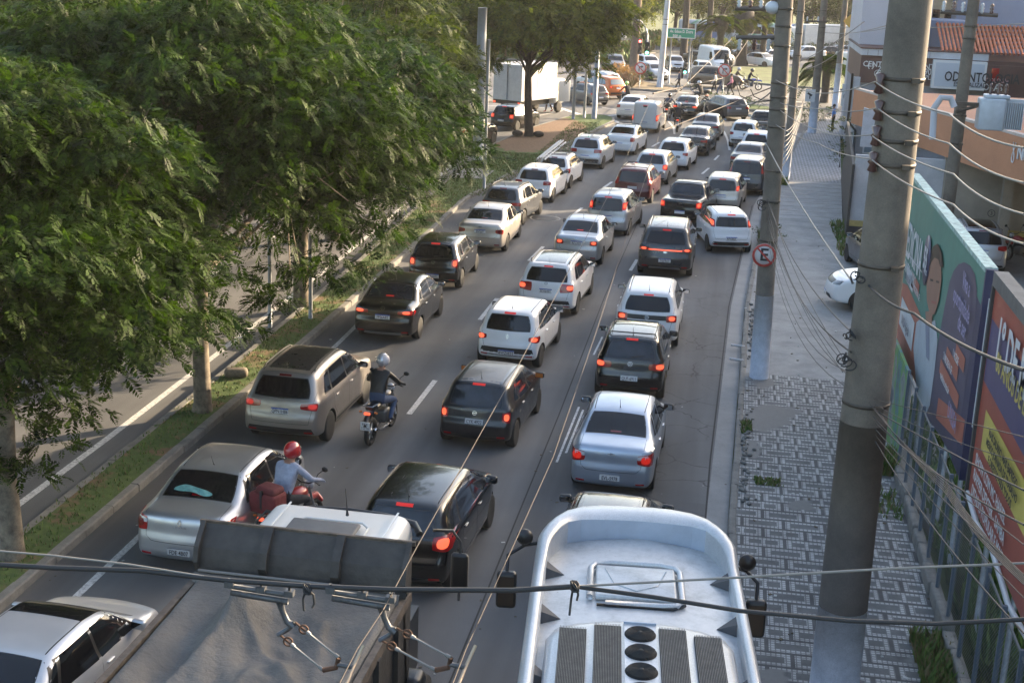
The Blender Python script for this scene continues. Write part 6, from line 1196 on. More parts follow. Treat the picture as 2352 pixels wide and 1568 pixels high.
def knot(px, py, lab, tails):
    mb = MB(); c_ = gY(px, py, SY-.02)
    for k in range(4): mb.tube([c_+Vector((.03*math.cos(a+k), .03*math.sin(a)*.6, .035*math.sin(a+k*.5))) for a in [j*math.pi/5 for j in range(11)]], .008, 0, 5)
    for tl_ in tails: mb.tube([gY(*q_, SY-.02) for q_ in tl_], .009, 0, 5)
    return tag(mb.build('rope_knot', CABLE), lab, 'rope knot')
knot(1320, 1346, 'black rope knot with two hanging tails on the span cable over the bus', [[(1316, 1350), (1312, 1375), (1308, 1412)], [(1326, 1350), (1328, 1365), (1325, 1378)]]); knot(706, 1352, 'black rope loop tied between the two hangers', [[(702, 1355), (696, 1375), (698, 1400), (700, 1402)], [(708, 1355), (720, 1365), (722, 1385), (717, 1395)]])
# ------------------------------------------------------------------ bus
bus = empty('bus', (-.85, 17.0, 0), .088, 'silver-white bus roof with air conditioner and three fans at the bottom', 'bus')
BUSW = mk_conc('bus_paint', (.56, .57, .585), (.40, .415, .43), .9, .32); BUSB = pm('visor_blue', (.34, .39, .47), .4, .1, .3, noise=.12, nscale=3)
BUSW.node_tree.nodes['Principled BSDF'].inputs['Metallic'].default_value = .35
def dirt_roof():
    n = N('bus_roof'); a = n.noise(2.2, 10, .8); c = n.ramp(a, [(.3, (.26, .265, .27)), (.5, (.44, .45, .46)), (.7, (.54, .545, .55))]); sc = n.ramp(n.vor(7, 'F1'), [(.0, 1.0), (.09, 0.0)]); c = n.mix(n.math('MULTIPLY', sc, .75), c, (.13, .09, .06)); st = n.ramp(n.noise(26, 8, .85), [(.62, 0.0), (.72, .6)]); c = n.mix(st, c, (.2, .19, .17))
    n.b.inputs['Metallic'].default_value = .2; return n.out(c, .38)
BROOF = dirt_roof()
def busplan(x): return -1.05*abs(x/1.25)**3.4
path = [(-1.25, -13.0), (-1.25, -8.0), (-1.25, -4.0), (-1.25, -2.2), (-1.25, -1.5)]+[(-1.25*math.cos(a)**.55 if math.cos(a) > 0 else 0, 0) for a in ()]
path += [(1.25*t, busplan(1.25*t)) for t in (-.995, -.97, -.92, -.84, -.72, -.55, -.36, -.18, 0, .18, .36, .55, .72, .84, .92, .97, .995)]+[(1.25, -1.5), (1.25, -2.2), (1.25, -4.0), (1.25, -8.0), (1.25, -13.0)]
inn = [(-1.08, -13.0), (-1.08, -8), (-1.08, -4), (-1.08, -2.2), (-1.08, -1.75)]+[(-1.07, -1.45), (-1.05, -1.3), (-1.01, -1.15), (-.95, -1.0), (-.86, -.80), (-.70, -.70), (-.45, -.66), (-.22, -.64), (0, -.63), (.22, -.64), (.45, -.66), (.70, -.70), (.86, -.80), (.95, -1.0), (1.01, -1.15), (1.05, -1.3), (1.07, -1.45)]+[(1.08, -1.75), (1.08, -2.2), (1.08, -4), (1.08, -8), (1.08, -13)]
rows = []
for (px, py), (qx, qy) in zip(path, inn):
    f = min(1, max(0, (py+1.6)/1.0)); f = f*f*(3-2*f); top = 3.2+.15*f; r = []
    for (t, z) in ((0, .4), (0, 1.4), (0, 2.5), (.0, 2.85), (.02, 2.85+(top-2.85)*.3), (.10+.05*f, top-.13), (.24+.06*f, top-.04), (.48, top), (.76, top-.005), (.93, top-.03), (1, top-.06)): r.append((px+(qx-px)*t, py+(qy-py)*t, z))
    rows.append(r)
mb = MB(); nr = len(rows[0]); vs = [v for r in rows for v in r]; mb.add(vs, [(i*nr+j, (i+1)*nr+j, (i+1)*nr+j+1, i*nr+j+1) for i in range(len(rows)-1) for j in range(nr-1)], 0, True)
b_ = mb.build('body', BUSW, bus); recalc(b_.data)
mb = MB()
for i in range(len(inn)-1):
    f = lambda p: min(1, max(0, (p[1]+1.6)/1.0)); t0 = 3.2+.15*(f(path[i])**2*(3-2*f(path[i])))-.06; t1 = 3.2+.15*(f(path[i+1])**2*(3-2*f(path[i+1])))-.06; a, b = inn[i], inn[i+1]
    mid = abs(a[0]) < .87 and abs(b[0]) < .87; mb.add([(a[0], a[1], 2.98), (b[0], b[1], 2.98), (b[0], b[1], t1), (a[0], a[1], t0)], [(0, 1, 2, 3)], 0 if mid else 1)
mb.build('visor_back_panel', [BUSB, BUSW], bus)
G = MB(); ysr = [-.60, -.68, -.78, -.9, -1.05, -1.2, -1.45, -2.5, -3.5, -5, -8, -13]; vs = []
for y in ysr:
    w = float(np.interp(-y, [.60, .68, .70, .80, 1.0, 1.15, 1.45, 1.75, 13], [.0, .66, .74, .90, .97, 1.03, 1.09, 1.1, 1.1]))
    for k in range(9): u = -1+k/4; vs.append((u*w, y, 3.055-.06*u*u))
G.add(vs, [(i*9+j, (i+1)*9+j, (i+1)*9+j+1, i*9+j+1) for i in range(len(ysr)-1) for j in range(8)], 0, True); o = G.build('roof_panel', BROOF, bus); recalc(o.data)
for s in (-1, 1):
    for y in (-1.75, -2.9, -4.3): 
        mb = MB(); mb.add([(s*1.08, y+.14, 3.0), (s*1.08, y-.14, 3.0), (s*.86, y-.03, 3.02), (s*1.08, y+.1, 3.13), (s*1.08, y-.1, 3.13)], [(0, 1, 2), (3, 2, 4), (0, 2, 3), (1, 4, 2)]); mb.build('rail_bracket', pm('bracket_dark', (.06, .06, .065), .7), bus)
hx, hy = -.02, -2.05
ht = MB(); ht.rbox(hx-.47, hx+.47, hy-.42, hy+.42, 3.05, 3.125, .03); ht.build('roof_hatch', BROOF, bus)
MB().tube([(hx-.53, hy-.42, 3.09), (hx-.53, hy+.34, 3.10), (hx-.47, hy+.46, 3.11), (hx-.3, hy+.50, 3.115), (hx+.3, hy+.50, 3.115), (hx+.47, hy+.46, 3.11), (hx+.53, hy+.34, 3.10), (hx+.53, hy-.38, 3.09), (hx+.46, hy-.5, 3.08), (hx+.3, hy-.53, 3.08), (hx-.35, hy-.53, 3.08)], .04, 0, 8).build('hatch_frame', BUSW, bus)
MB().tube([(hx-.45, hy-.56, 3.07), (hx+.42, hy-.56, 3.07), (hx+.56, hy-.44, 3.07)], .018, 0, 6).build('hatch_seal', TRIM, bus)
MB().tube([(hx-.36+.0, hy+.3, 3.128), (hx-.25, hy-.1, 3.13), (hx, hy-.27, 3.13), (hx+.25, hy-.1, 3.13), (hx+.36, hy+.3, 3.128)], .008, 0, 5).build('pressed_ridge', BUSW, bus)
ac = [(-1.0, -6.5), (-1.0, -3.6), (-.93, -3.42), (-.7, -3.28), (-.35, -3.2), (0, -3.18), (.35, -3.2), (.7, -3.28), (.93, -3.42), (1.0, -3.6), (1.0, -6.5)]
mb = MB(); n_ = len(ac); lv = [(0, 3.0), (0, 3.13), (.03, 3.19), (.09, 3.215)]
ins = lambda p, d: (p[0]*(1-d), p[1]-d*1.3)
vs = [(*ins(p, d), z-(.03*p[0]**2)) for d, z in lv for p in ac]; mb.add(vs, [(l*n_+i, l*n_+(i+1) % n_, (l+1)*n_+(i+1) % n_, (l+1)*n_+i) for l in range(3) for i in range(n_)]+[tuple(3*n_+i for i in range(n_))], 0, True); o = mb.build('air_conditioner', BUSW, bus); recalc(o.data); o.data.set_sharp_from_angle(angle=R(40))
acn = o; AF = pm('ac_fin', (.16, .155, .145), .6, .3, noise=.3, nscale=10); AFD = pm('ac_dark', (.03, .03, .03), .8)
for (x0, x1, ys_) in ((-.86, -.57, -3.52), (-.49, -.2, -3.40), (.2, .49, -3.40), (.57, .86, -3.52)):
    mb = MB(); mb.box(x0, x1, -6.4, ys_, 3.19, 3.222, 1)
    k = x0+.006
    while k < x1-.008: mb.box(k, k+.007, -6.4, ys_+random.uniform(0, .012), 3.222, 3.24, 0); k += .0165
    mb.build('grille', [AF, AFD], acn)
mb = MB(); mb.box(-.17, .17, -6.4, -3.34, 3.20, 3.226); mb.build('fan_tray', BUSW, acn)
MB().box(-.175, .175, -3.345, -3.33, 3.19, 3.25).build('tray_lip', BUSB, acn)
for k in range(7):
    y = -3.58-k*.40; mb = MB()
    for r_ in [.025+.0155*j for j in range(9)]: mb.lathe([(r_, .0), (r_+.008, .0), (r_+.008, .012), (r_, .012), (r_, 0)], 0, 28, Matrix.Translation((0, y, 3.245)), False) if 0 else mb.tube([(r_*math.cos(a), y+r_*math.sin(a), 3.25+.01*(1-(r_/.16)**2)) for a in [2*math.pi*j/24 for j in range(25)]], .0045, 0, 4, False)
    for a in (0, 1, 2, 3): mb.tube([(.01*math.cos(a*1.57), y+.01*math.sin(a*1.57), 3.248), (.165*math.cos(a*1.57+.5), y+.165*math.sin(a*1.57+.5), 3.238)], .006, 0, 4)
    mb.lathe([(.001, 0), (.028, 0), (.024, .02), (.001, .024)], 0, 14, Matrix.Translation((0, y, 3.245))); f_ = mb.build('fan', AFD, acn); MB().lathe([(.168, 0), (.168, .008), (.001, .008)], 0, 28, Matrix.Translation((0, y, 3.224))).build('fan_well', pm('fan_black', (.008, .008, .008), .8), f_)
for s in (-1, 1):
    xo = -1.62 if s < 0 else 1.55; y0 = -.55 if s < 0 else -.9
    MB().tube([(s*1.2, y0+.3, 2.75), (s*1.42, y0+.25, 2.72), (xo, y0+.05, 2.65), (xo, y0, 2.3)], .025, 0, 6).build('mirror_arm', TRIM, bus)
    mb = MB(); mb.rbox(xo-.13, xo+.13, y0-.08, y0+.06, 1.95, 2.45, .05); m_ = mb.build('mirror', TRIM, bus); MB().box(xo-.1, xo+.1, y0-.09, y0-.082, 2.0, 2.4).build('mirror_glass', pm('brown_glass', (.10, .07, .05), .08, .4), m_)
    mb = MB(); mb.lathe([(.001, 0), (.1, 0), (.11, .05), (.06, .1), (.001, .11)], 0, 16, Matrix.Translation((s*1.42, y0+.25, 2.85)) @ Matrix.Rotation(math.pi/2, 4, 'X')); mb.build('round_mirror', TRIM, bus)
for s in (-1, 1):
    for k in range(6): MB().box(s*1.251-.004, s*1.251+.004, -2.9-k*1.55, -1.5-k*1.55, 1.5, 2.4).build('side_window', GLASS, bus)
    for y in (-2.6, -9.5): we = MB().lathe([(.3, -.14), (.48, -.14), (.5, -.1), (.5, .1), (.48, .14), (.3, .14)], 0, 28, Matrix.Translation((s*1.12, y, .5)) @ Matrix.Rotation(math.pi/2, 4, 'Y')).build('wheel', RUB, bus)
MB().tube([(-.9, -.32, 1.5), (-.4, -.06, 1.5), (0, -.0, 1.5), (.4, -.06, 1.5), (.9, -.32, 1.5)], .35, 0, 12).build('windscreen', GLASS, bus)

# ------------------------------------------------------------------ dump truck with tarpaulin
trk = empty('dump_truck', (-4.58, 14.5, 0), -.01, 'tipper truck with a white cab and its bed under a grey tarpaulin', 'truck')
TS = pm('tipper_steel', (.040, .035, .031), .65, .0, noise=.45, nscale=4, bump=.3, bscale=18); TSE = pm('tipper_edge', (.11, .085, .065), .7, .2, noise=.5, nscale=9)
mb = MB(); mb.add([(-1.28, .12, 3.45), (1.28, .12, 3.45), (1.28, -.06, 3.22), (-1.28, -.06, 3.22), (-1.28, -.10, 3.10), (1.28, -.10, 3.10), (1.28, -.16, 2.8), (-1.28, -.16, 2.8), (-1.28, .15, 3.45), (1.28, .15, 3.45), (1.28, .1, 1.3), (-1.28, .1, 1.3)], [(0, 3, 2, 1), (3, 4, 5, 2), (4, 7, 6, 5), (8, 0, 1, 9), (8, 9, 10, 11), (0, 8, 11, 7, 4, 3), (1, 2, 5, 6, 10, 9)], 0); mb.build('headboard', TS, trk)
for x in (-1.26, -.44, .44, 1.26):
    mb = MB(); w = .05 if abs(x) < 1 else .03; mb.add([(x-w, .10, 3.49), (x+w, .10, 3.49), (x+w, -.15, 3.26), (x-w, -.15, 3.26), (x-w, -.2, 3.08), (x+w, -.2, 3.08), (x-w, .10, 3.38), (x+w, .10, 3.38), (x-w, -.1, 2.9), (x+w, -.1, 2.9)], [(0, 3, 2, 1), (3, 4, 5, 2), (0, 6, 8, 4, 3), (1, 2, 5, 9, 7), (4, 8, 9, 5)]); mb.build('rib', TS, trk)
MB().box(-1.32, 1.32, .13, .17, 3.43, 3.48).build('top_flange', TSE, trk)
def tarpz(u, v):
    x = u*1.22; y = v; z = 3.02-.02*abs(y)-.04*x*x; e = min(1, (abs(y)-.24)/.9)*(1-abs(u)**3)
    def ridge(ax, ay, bx, by, w, h):
        dx, dy = bx-ax, by-ay; t = max(0, min(1, ((x-ax)*dx+(y-ay)*dy)/(dx*dx+dy*dy))); d = math.hypot(x-ax-dx*t, y-ay-dy*t); return h*math.exp(-abs(d)/w)*(1-.35*t)
    s_ = -.16+ridge(-.35, -1.15, -.75, -3.8, .22, .30)+ridge(-.35, -1.15, .35, -.3, .25, .16)+ridge(-.35, -1.15, .9, -2.6, .20, .17)+ridge(.55, -1.0, 1.1, -3.6, .15, .12)+ridge(.1, -2.2, .2, -4.5, .2, .14)
    s_ -= .22*math.exp(-((x+.75)**2/.06+(y+2.1)**2/1.1))+.16*math.exp(-((x-.15)**2/.12+(y+1.6)**2/.25))+.12*math.exp(-((x-.75)**2/.05+(y+1.7)**2/.5))
    s_ += .016*math.sin(9*x-4.1*y+2*math.sin(2.3*y))+.010*math.sin(17*x+7*y+2*math.sin(3*x))
    if y < -.9: s_ += .020*math.sin(24*y)*math.exp(-((x-.30+.10*(y+2))**2/.008))
    return z+s_*e-.16*max(0, (abs(u)-.9)/.1)**2
mb = MB(); nu, nv = 64, 130; vs = []
for j in range(nv+1):
    y = -.24-j*(5.6/nv)
    for i in range(nu+1):
        u = -1+2*i/nu; xx = u*1.245; ex = .03*math.sin(6*y)+.02*math.sin(17*y) if abs(u) > .97 else 0; vs.append((xx-(.12*max(0, (-y-1.5))/2 if u > .9 else 0)+ex*.6, y, tarpz(u, y) if j > 1 else 2.98))
mb.add(vs, [(j*(nu+1)+i, (j+1)*(nu+1)+i, (j+1)*(nu+1)+i+1, j*(nu+1)+i+1) for j in range(nv) for i in range(nu)], 0, True)
TARP = N('tarpaulin'); c = TARP.ramp(TARP.noise(1.1, 8, .7), [(.3, (.062, .056, .05)), (.7, (.13, .12, .107))]); c = TARP.mix(1, c, TARP.ramp(TARP.noise(70, 3, .8), [(.3, .85), (.7, 1.12)]), 'MULTIPLY'); TARP.bump(TARP.noise(6, 7, .65), .9, .04); TARP.out(c, .62)
o = mb.build('tarpaulin', TARP.m, trk); recalc(o.data)
mb = MB(); mb.tube([(-1.2+.14*k, -.25, 3.01) for k in range(18)], .018, 0, 6); mb.build('tarpaulin_hem', pm('hem', (.15, .14, .13), .7), trk)
for s in (-1, 1):
    mb = MB(); mb.box(s*1.26-.04, s*1.26+.04, -6, .1, 2.88, 2.75, 1); mb.box(s*1.24-.02, s*1.24+.02, -6, .1, 1.3, 2.78, 0)
    for k in range(7): mb.box(s*1.29-.03, s*1.29+.03, -.6-k*.85, -.5-k*.85, 1.3, 2.78, 0)
    mb.build('side_board', [TS, TSE], trk)
CW = paint('cab_white', (.62, .62, .60), 0, .4)
T_ = Matrix.Translation((-.27, 0, 0)); mb = MB(); mb.rbox(-1.0, 1.0, .5, 2.65, 1.3, 2.78, .22, 0, T_, 5); mb.build('cab', CW, trk)
mb = MB(); mb.rbox(-.46, .46, .9, 1.85, 2.83, 2.885, .05, 0, T_, 3); mb.build('roof_hatch', pm('hatch_grey', (.10, .10, .10), .6, noise=.2), trk)
MB().tube([(-.7, .8, 2.85), (-.7, 1.8, 2.85), (-.58, 1.95, 2.85), (.18, 1.95, 2.85), (.3, 1.8, 2.85), (.3, .8, 2.85)], .018, 0, 6).build('hatch_gasket', CW, trk)
for x in (-.95, .55): MB().box(x-.012, x+.012, .7, 2.4, 2.845, 2.857).build('roof_bead', CW, trk)
mb = MB(); mb2 = MB(); mb2.box(-1.2, .8, .6, 2.65, .5, 1.4); mb2.build('cab_base', TRIM, trk); pts = [(x_-.2, y_, z_) for x_, y_, z_ in [(-1.06, 2.35, 2.60), (-.95, 2.52, 2.66), (-.5, 2.64, 2.68), (0, 2.67, 2.69), (.5, 2.64, 2.68), (.95, 2.52, 2.66), (1.06, 2.35, 2.60)]]; mb.tube(pts, .05, 0, 8); mb.build('sun_visor', TRIM, trk)
MB().tube([(-.1, 2.2, 2.83), (-.1, 2.18, 2.92), (-.1, 2.1, 3.25)], [.025, .01, .005], 0, 6).build('antenna', TRIM, trk)
for s in (-1, 1):
    MB().tube([(s*1.05, 2.3, 2.7), (s*1.3, 2.4, 2.68), (s*1.42, 2.35, 2.55), (s*1.42, 2.35, 1.7)], .022, 0, 6).build('mirror_arm', TRIM, trk)
    mb = MB(); mb.rbox(s*1.42-.12, s*1.42+.12, 2.28, 2.38, 1.85, 2.4, .05); mb.build('mirror', TRIM, trk)
    for y in (1.5, -3.6): MB().lathe([(.26, -.12), (.46, -.12), (.48, -.08), (.48, .08), (.46, .12), (.26, .12)], 0, 28, Matrix.Translation((s*1.05, y, .48)) @ Matrix.Rotation(math.pi/2, 4, 'Y')).build('wheel', RUB, trk)
mb = MB(); mb.rbox(1.05, 1.5, -1.3, -.4, .7, 1.25, .15); mb.build('fuel_tank', ALLOY, trk); mb = MB(); mb.rbox(1.1, 1.45, .0, .4, 1.2, 1.75, .1); mb.build('air_filter', TRIM, trk)

# box truck on the left carriageway
bt = empty('box_truck', (-14.6, 90.0, 0), -.42, 'white box truck with ribbed sides and an open cab door across the junction', 'truck')
BW = pm('box_white', (.60, .60, .61), .5, .2, noise=.12)
mb = MB(); mb.box(-1.1, 1.1, 0, 4.3, 1.05, 3.35)
for k in range(22): mb.box(1.1, 1.115, .05, 4.25, 1.12+k*.1, 1.16+k*.1); mb.box(-1.115, -1.1, .05, 4.25, 1.12+k*.1, 1.16+k*.1)
mb.build('cargo_box', BW, bt)
for x in (-.02, .02): MB().tube([(x, -.03, 1.1), (x, -.03, 3.3)], .02, 0, 6).build('door_bar', STEEL, bt)
for y in (1.2, 1.9, 3.0): MB().box(1.115, 1.125, y-.02, y+.02, 1.1, 3.3).build('rib', STEEL, bt)
MB().box(-1.05, 1.05, -.05, .1, .8, 1.05).build('rear_bumper', TRIM, bt); MB().box(-.5, .5, .1, 4.4, .6, .9).build('chassis', TRIM, bt)
for s in (-1, 1):
    MB().box(s*.95-.08, s*.95+.08, -.07, -.05, .84, .96).build('taillight', BRAKEC, bt)
    for y in (1.1, 4.9): MB().lathe([(.2, -.1), (.38, -.1), (.4, -.06), (.4, .06), (.38, .1), (.2, .1)], 0, 24, Matrix.Translation((s*.9, y, .4)) @ Matrix.Rotation(math.pi/2, 4, 'Y')).build('wheel', RUB, bt)
MB().rbox(-.95, .95, 4.45, 5.8, .6, 2.25, .18, 0, None, 4).build('cab', CW, bt); MB().box(.945, .957, 4.8, 5.4, 1.45, 2.0).build('side_window', GLASS, bt); MB().rbox(.98, 1.03, 4.7, 5.6, .75, 2.15, .02, 0, Matrix.Translation((1, 4.6, 0)) @ Matrix.Rotation(-.5, 4, 'Z') @ Matrix.Translation((-1, -4.6, 0)), 2).build('open_door', CW, bt); MB().box(.66, 1.0, 4.42, 4.5, 1.3, 1.5).build('door_handle', TRIM, bt)
# coach, white truck cab and box trailer far beyond the junction
co = empty('coach', (-7.5, 176.5, 0), 0, 'long blue and white coach behind the hedge and palms', 'bus')
CB = N('coach_livery'); sx = CB.t.nodes.new('ShaderNodeSeparateXYZ'); CB.t.links.new(CB.pos(), sx.inputs[0])
f = CB.math('FRACT', CB.math('MULTIPLY', CB.math('ADD', sx.outputs[0], CB.math('MULTIPLY', sx.outputs[2], -1.6)), .11)); CB.out(CB.ramp(f, [(.0, (.10, .16, .36)), (.42, (.10, .16, .36)), (.46, (.45, .48, .55)), (.8, (.42, .46, .52)), (.83, (.1, .3, .15)), (.88, (.45, .5, .5))]), .4)
MB().rbox(0, 15.5, -1.2, 1.2, .5, 3.4, .25).build('body', CB.m, co)
for k in range(9): MB().box(.6+k*1.6, 2.0+k*1.6, -1.215, -1.2, 2.1, 2.95).build('window', GLASS, co)
for x in (2.2, 11.5): MB().lathe([(.001, -.1), (.5, -.1), (.5, .1)], 0, 20, Matrix.Translation((x, -1.15, .5)) @ Matrix.Rotation(math.pi/2, 4, 'X')).build('wheel', RUB, co)
tr2 = empty('white_lorry', (5.3, 171, 0), math.pi/2+.6, 'white lorry cab seen nose-on behind the dark palm trunks', 'truck'); MB().rbox(-1.15, 1.15, -1.8, 0, .7, 3.3, .2).build('cab', CW, tr2); MB().box(-1.0, 1.0, .0, .02, 1.9, 2.9).build('windshield', GLASS, tr2); MB().box(-.8, .8, .0, .03, .8, 1.2).build('grille', TRIM, tr2); MB().box(-1.2, 1.2, -9, -2, 1.0, 3.6).build('cargo_box', BW, tr2)
for s in (-1, 1): MB().box(s*.9-.15, s*.9+.15, .0, .04, .9, 1.1).build('headlight', MAT['lit_headlight'], tr2); MB().lathe([(.001, -.1), (.5, -.1), (.5, .1)], 0, 20, Matrix.Translation((s*1.0, -1, .5)) @ Matrix.Rotation(math.pi/2, 4, 'Y')).build('wheel', RUB, tr2)
bx = empty('box_van', (11.4, 147.5, 0), math.pi/2+.15, 'white box body of a small van beside the corner of the clinic', 'van'); MB().box(-1.05, 1.05, -3.2, 0, .9, 2.9).build('cargo_box', BW, bx); MB().rbox(-.95, .95, 0, 1.5, .5, 2.0, .2).build('cab', CW, bx); MB().box(-.9, .9, -3.1, 1.3, .45, .9).build('chassis', TRIM, bx)
for s in (-1, 1):
    for y in (-2.4, .9): MB().lathe([(.001, -.1), (.36, -.1), (.36, .1)], 0, 20, Matrix.Translation((s*.9, y, .36)) @ Matrix.Rotation(math.pi/2, 4, 'Y')).build('wheel', RUB, bx)

# ------------------------------------------------------------------ people
def skin_mesh(J, E_, mats, regions, sub=1, fingers=True):
    """J: name -> (pos, radius); E_: edges; regions: list of (joint names, material index)"""
    names = list(J); idx = {n: i for i, n in enumerate(names)}; V = [Vector(J[n][0]) for n in names]; Rr = [J[n][1] for n in names]; Ed = [(idx[a], idx[b]) for a, b in E_]
    if fingers:
        for s in ('L', 'R'):
            w_, e_ = Vector(J['wri'+s][0]), Vector(J['elb'+s][0]); d = (w_-e_).normalized(); sd_ = d.cross(Vector((0, 0, 1))).normalized() if abs(d.z) < .9 else Vector((1, 0, 0)); up_ = sd_.cross(d); pi = len(V); V.append(w_+d*.07); Rr.append(.03); Ed.append((idx['wri'+s], pi)); J['palm'+s] = None; names.append('palm'+s)
            for k, L in enumerate((.055, .065, .062, .05)):
                a = len(V); V += [w_+d*.10+sd_*(.027-.018*k), w_+d*(.10+L*.6)+sd_*(.03-.02*k)-up_*.02, w_+d*(.10+L*.75)+sd_*(.03-.02*k)-up_*.045]; Rr += [.009, .008, .007]; Ed += [(pi, a), (a, a+1), (a+1, a+2)]; names += ['f']*3
            a = len(V); q_ = 1 if s == 'L' else -1; V += [w_+d*.05+sd_*.04*q_, w_+d*.08+sd_*.06*q_-up_*.02]; Rr += [.011, .009]; Ed += [(pi, a), (a, a+1)]; names += ['f']*2
    me = bpy.data.meshes.new('body'); me.from_pydata([tuple(v) for v in V], Ed, []); o = bpy.data.objects.new('tmp', me); COL.objects.link(o)
    md = o.modifiers.new('s', 'SKIN'); md.use_smooth_shade = True
    for i, sv in enumerate(me.skin_vertices[0].data): sv.radius = (Rr[i], Rr[i]); sv.use_root = (i == 0)
    ms = o.modifiers.new('u', 'SUBSURF'); ms.levels = sub; ms.render_levels = sub
    nm = bpy.data.meshes.new_from_object(o.evaluated_get(bpy.context.evaluated_depsgraph_get())); bpy.data.objects.remove(o); nm.materials.clear()
    for m_ in mats: nm.materials.append(m_)
    segs = []
    for (lst, mi) in regions:
        for a, b in lst: segs.append((Vector(J[a][0]), Vector(J[b][0]), mi))
    for p in nm.polygons:
        c = p.center; best = 9; bi = 0
        for a, b, mi in segs:
            d = b-a; t = max(0, min(1, (c-a).dot(d)/max(d.length_squared, 1e-9))); q_ = (c-a-d*t).length
            if q_ < best: best = q_; bi = mi
        p.material_index = bi; p.use_smooth = True
    return nm
SK = pm('skin', (.28, .15, .10), .6); SKD = pm('skin_dark', (.12, .06, .04), .6)
def cloth(nm, c): return pm('cloth_'+nm, c, .85, noise=.25, nscale=9, bump=.5, bscale=14)
def person(label, pos, rz, pose, top, bottom, shoes=(.03, .03, .03), skin=SK, helmet=None, hair=(.02, .015, .012), group=None, name='person', bag=None, sleeves=True, shorts=False, scale=1.0, z=0.0, socks=None):
    root = empty(name, (pos[0], pos[1], z), rz, label, 'person', group); root.scale = (scale,)*3
    if pose == 'ride':
        J = dict(pel=((0, -.25, .86), .15), spi=((0, -.20, 1.05), .145), che=((0, -.08, 1.28), .165), nec=((0, -.02, 1.44), .06), hea=((0, .03, 1.53), .085), top=((0, .03, 1.66), .075),
                 shoL=((-.18, -.06, 1.36), .07), shoR=((.18, -.06, 1.36), .07), elbL=((-.34, .10, 1.14), .05), elbR=((.34, .10, 1.14), .05), wriL=((-.33, .34, 1.06), .033), wriR=((.33, .34, 1.06), .033),
                 hipL=((-.1, -.22, .84), .10), hipR=((.1, -.22, .84), .10), kneL=((-.22, .2, .76), .07), kneR=((.22, .2, .76), .07), ankL=((-.2, -.02, .40), .045), ankR=((.2, -.02, .40), .045), toeL=((-.2, .16, .33), .04), toeR=((.2, .16, .33), .04))
    else:
        st = {'walk': .26, 'stand': .06, 'walk2': .2}[pose]; ar = {'walk': .18, 'stand': .03, 'walk2': .1}[pose]
        J = dict(pel=((0, 0, .93), .13), spi=((0, .01, 1.10), .12), che=((0, .02, 1.32), .15), nec=((0, .03, 1.49), .055), hea=((0, .05, 1.57), .082), top=((0, .04, 1.69), .07),
                 shoL=((-.18, .0, 1.42), .062), shoR=((.18, .0, 1.42), .062), elbL=((-.25, -.05+ar*.5, 1.15), .044), elbR=((.25, -.05-ar*.5, 1.15), .044), wriL=((-.24, .1+ar, .94), .03), wriR=((.24, .06-ar*.7, .93), .03),
                 hipL=((-.09, 0, .90), .10), hipR=((.09, 0, .90), .10), kneL=((-.1, st*.75+.03, .50), .065), kneR=((.1, -st*.3, .49), .065), ankL=((-.1, st, .10), .045), ankR=((.1, -st-.02, .12), .045), toeL=((-.1, st+.17, .045), .038), toeR=((.1, -st+.14, .045), .038))
        if name == 'person' and pose == 'stand' and bag == 'phone': J['wriR'] = ((.16, .3, 1.15), .03); J['elbR'] = ((.27, .05, 1.12), .044)
    E_ = [('pel', 'spi'), ('spi', 'che'), ('che', 'nec'), ('nec', 'hea'), ('hea', 'top'), ('che', 'shoL'), ('che', 'shoR'), ('shoL', 'elbL'), ('shoR', 'elbR'), ('elbL', 'wriL'), ('elbR', 'wriR'), ('pel', 'hipL'), ('pel', 'hipR'), ('hipL', 'kneL'), ('hipR', 'kneR'), ('kneL', 'ankL'), ('kneR', 'ankR'), ('ankL', 'toeL'), ('ankR', 'toeR')]
    reg = [([('nec', 'hea'), ('hea', 'top')], 0), ([('spi', 'che'), ('che', 'shoL'), ('che', 'shoR'), ('shoL', 'elbL'), ('shoR', 'elbR')], 1), ([('elbL', 'wriL'), ('elbR', 'wriR')], 1 if sleeves else 0), ([('pel', 'hipL'), ('pel', 'hipR'), ('hipL', 'kneL'), ('hipR', 'kneR')], 2), ([('kneL', 'ankL'), ('kneR', 'ankR')], 0 if shorts else 2), ([('ankL', 'toeL'), ('ankR', 'toeR')], 3), ([('wriL', 'wriL'), ('wriR', 'wriR')], 0)]
    me = skin_mesh(J, E_, [skin, top, bottom, pm('shoe_%s' % str(shoes), shoes, .6)], reg, 2 if pos[1] < 40 else 1)
    link('body', me, None, root); h = Vector(J['top'][0]) if 0 else Vector(J['hea'][0])+Vector((0, 0, .06))
    if helmet:
        hm = MB(); hm.ball(h+Vector((0, 0, .02)), .145, 0, 14, (.92, 1.12, 1.02)); hm.ball(h+Vector((0, .07, -.03)), .125, 0, 10, (.92, .9, .85)); ho = hm.build('helmet', helmet, root)
        vz = MB(); vz.ball(h+Vector((0, .085, .03)), .12, 0, 10, (.95, .85, .5)); vz.build('visor', GLASS, ho)
        if pos[1] < 40 and helmet is HS:
            mk = MB(); mk.ball(h+Vector((.05, -.03, .03)), .125, 0, 12, (.9, .9, 1.0)); mk.build('helmet_decal', pm('helmet_mark', (.55, .5, .5), .3), ho)
    else:
        hr = MB(); hr.ball(h+Vector((0, -.02, .045)), .1, 0, 10, (.95, 1.05, 1.0)); hr.build('hair', pm('hair', hair, .8), root)
        fc = MB(); fc.ball(h+Vector((0, .085, .0)), .016, 0, 6, (1, 1.2, 1.4)); fc.build('nose', skin, root)
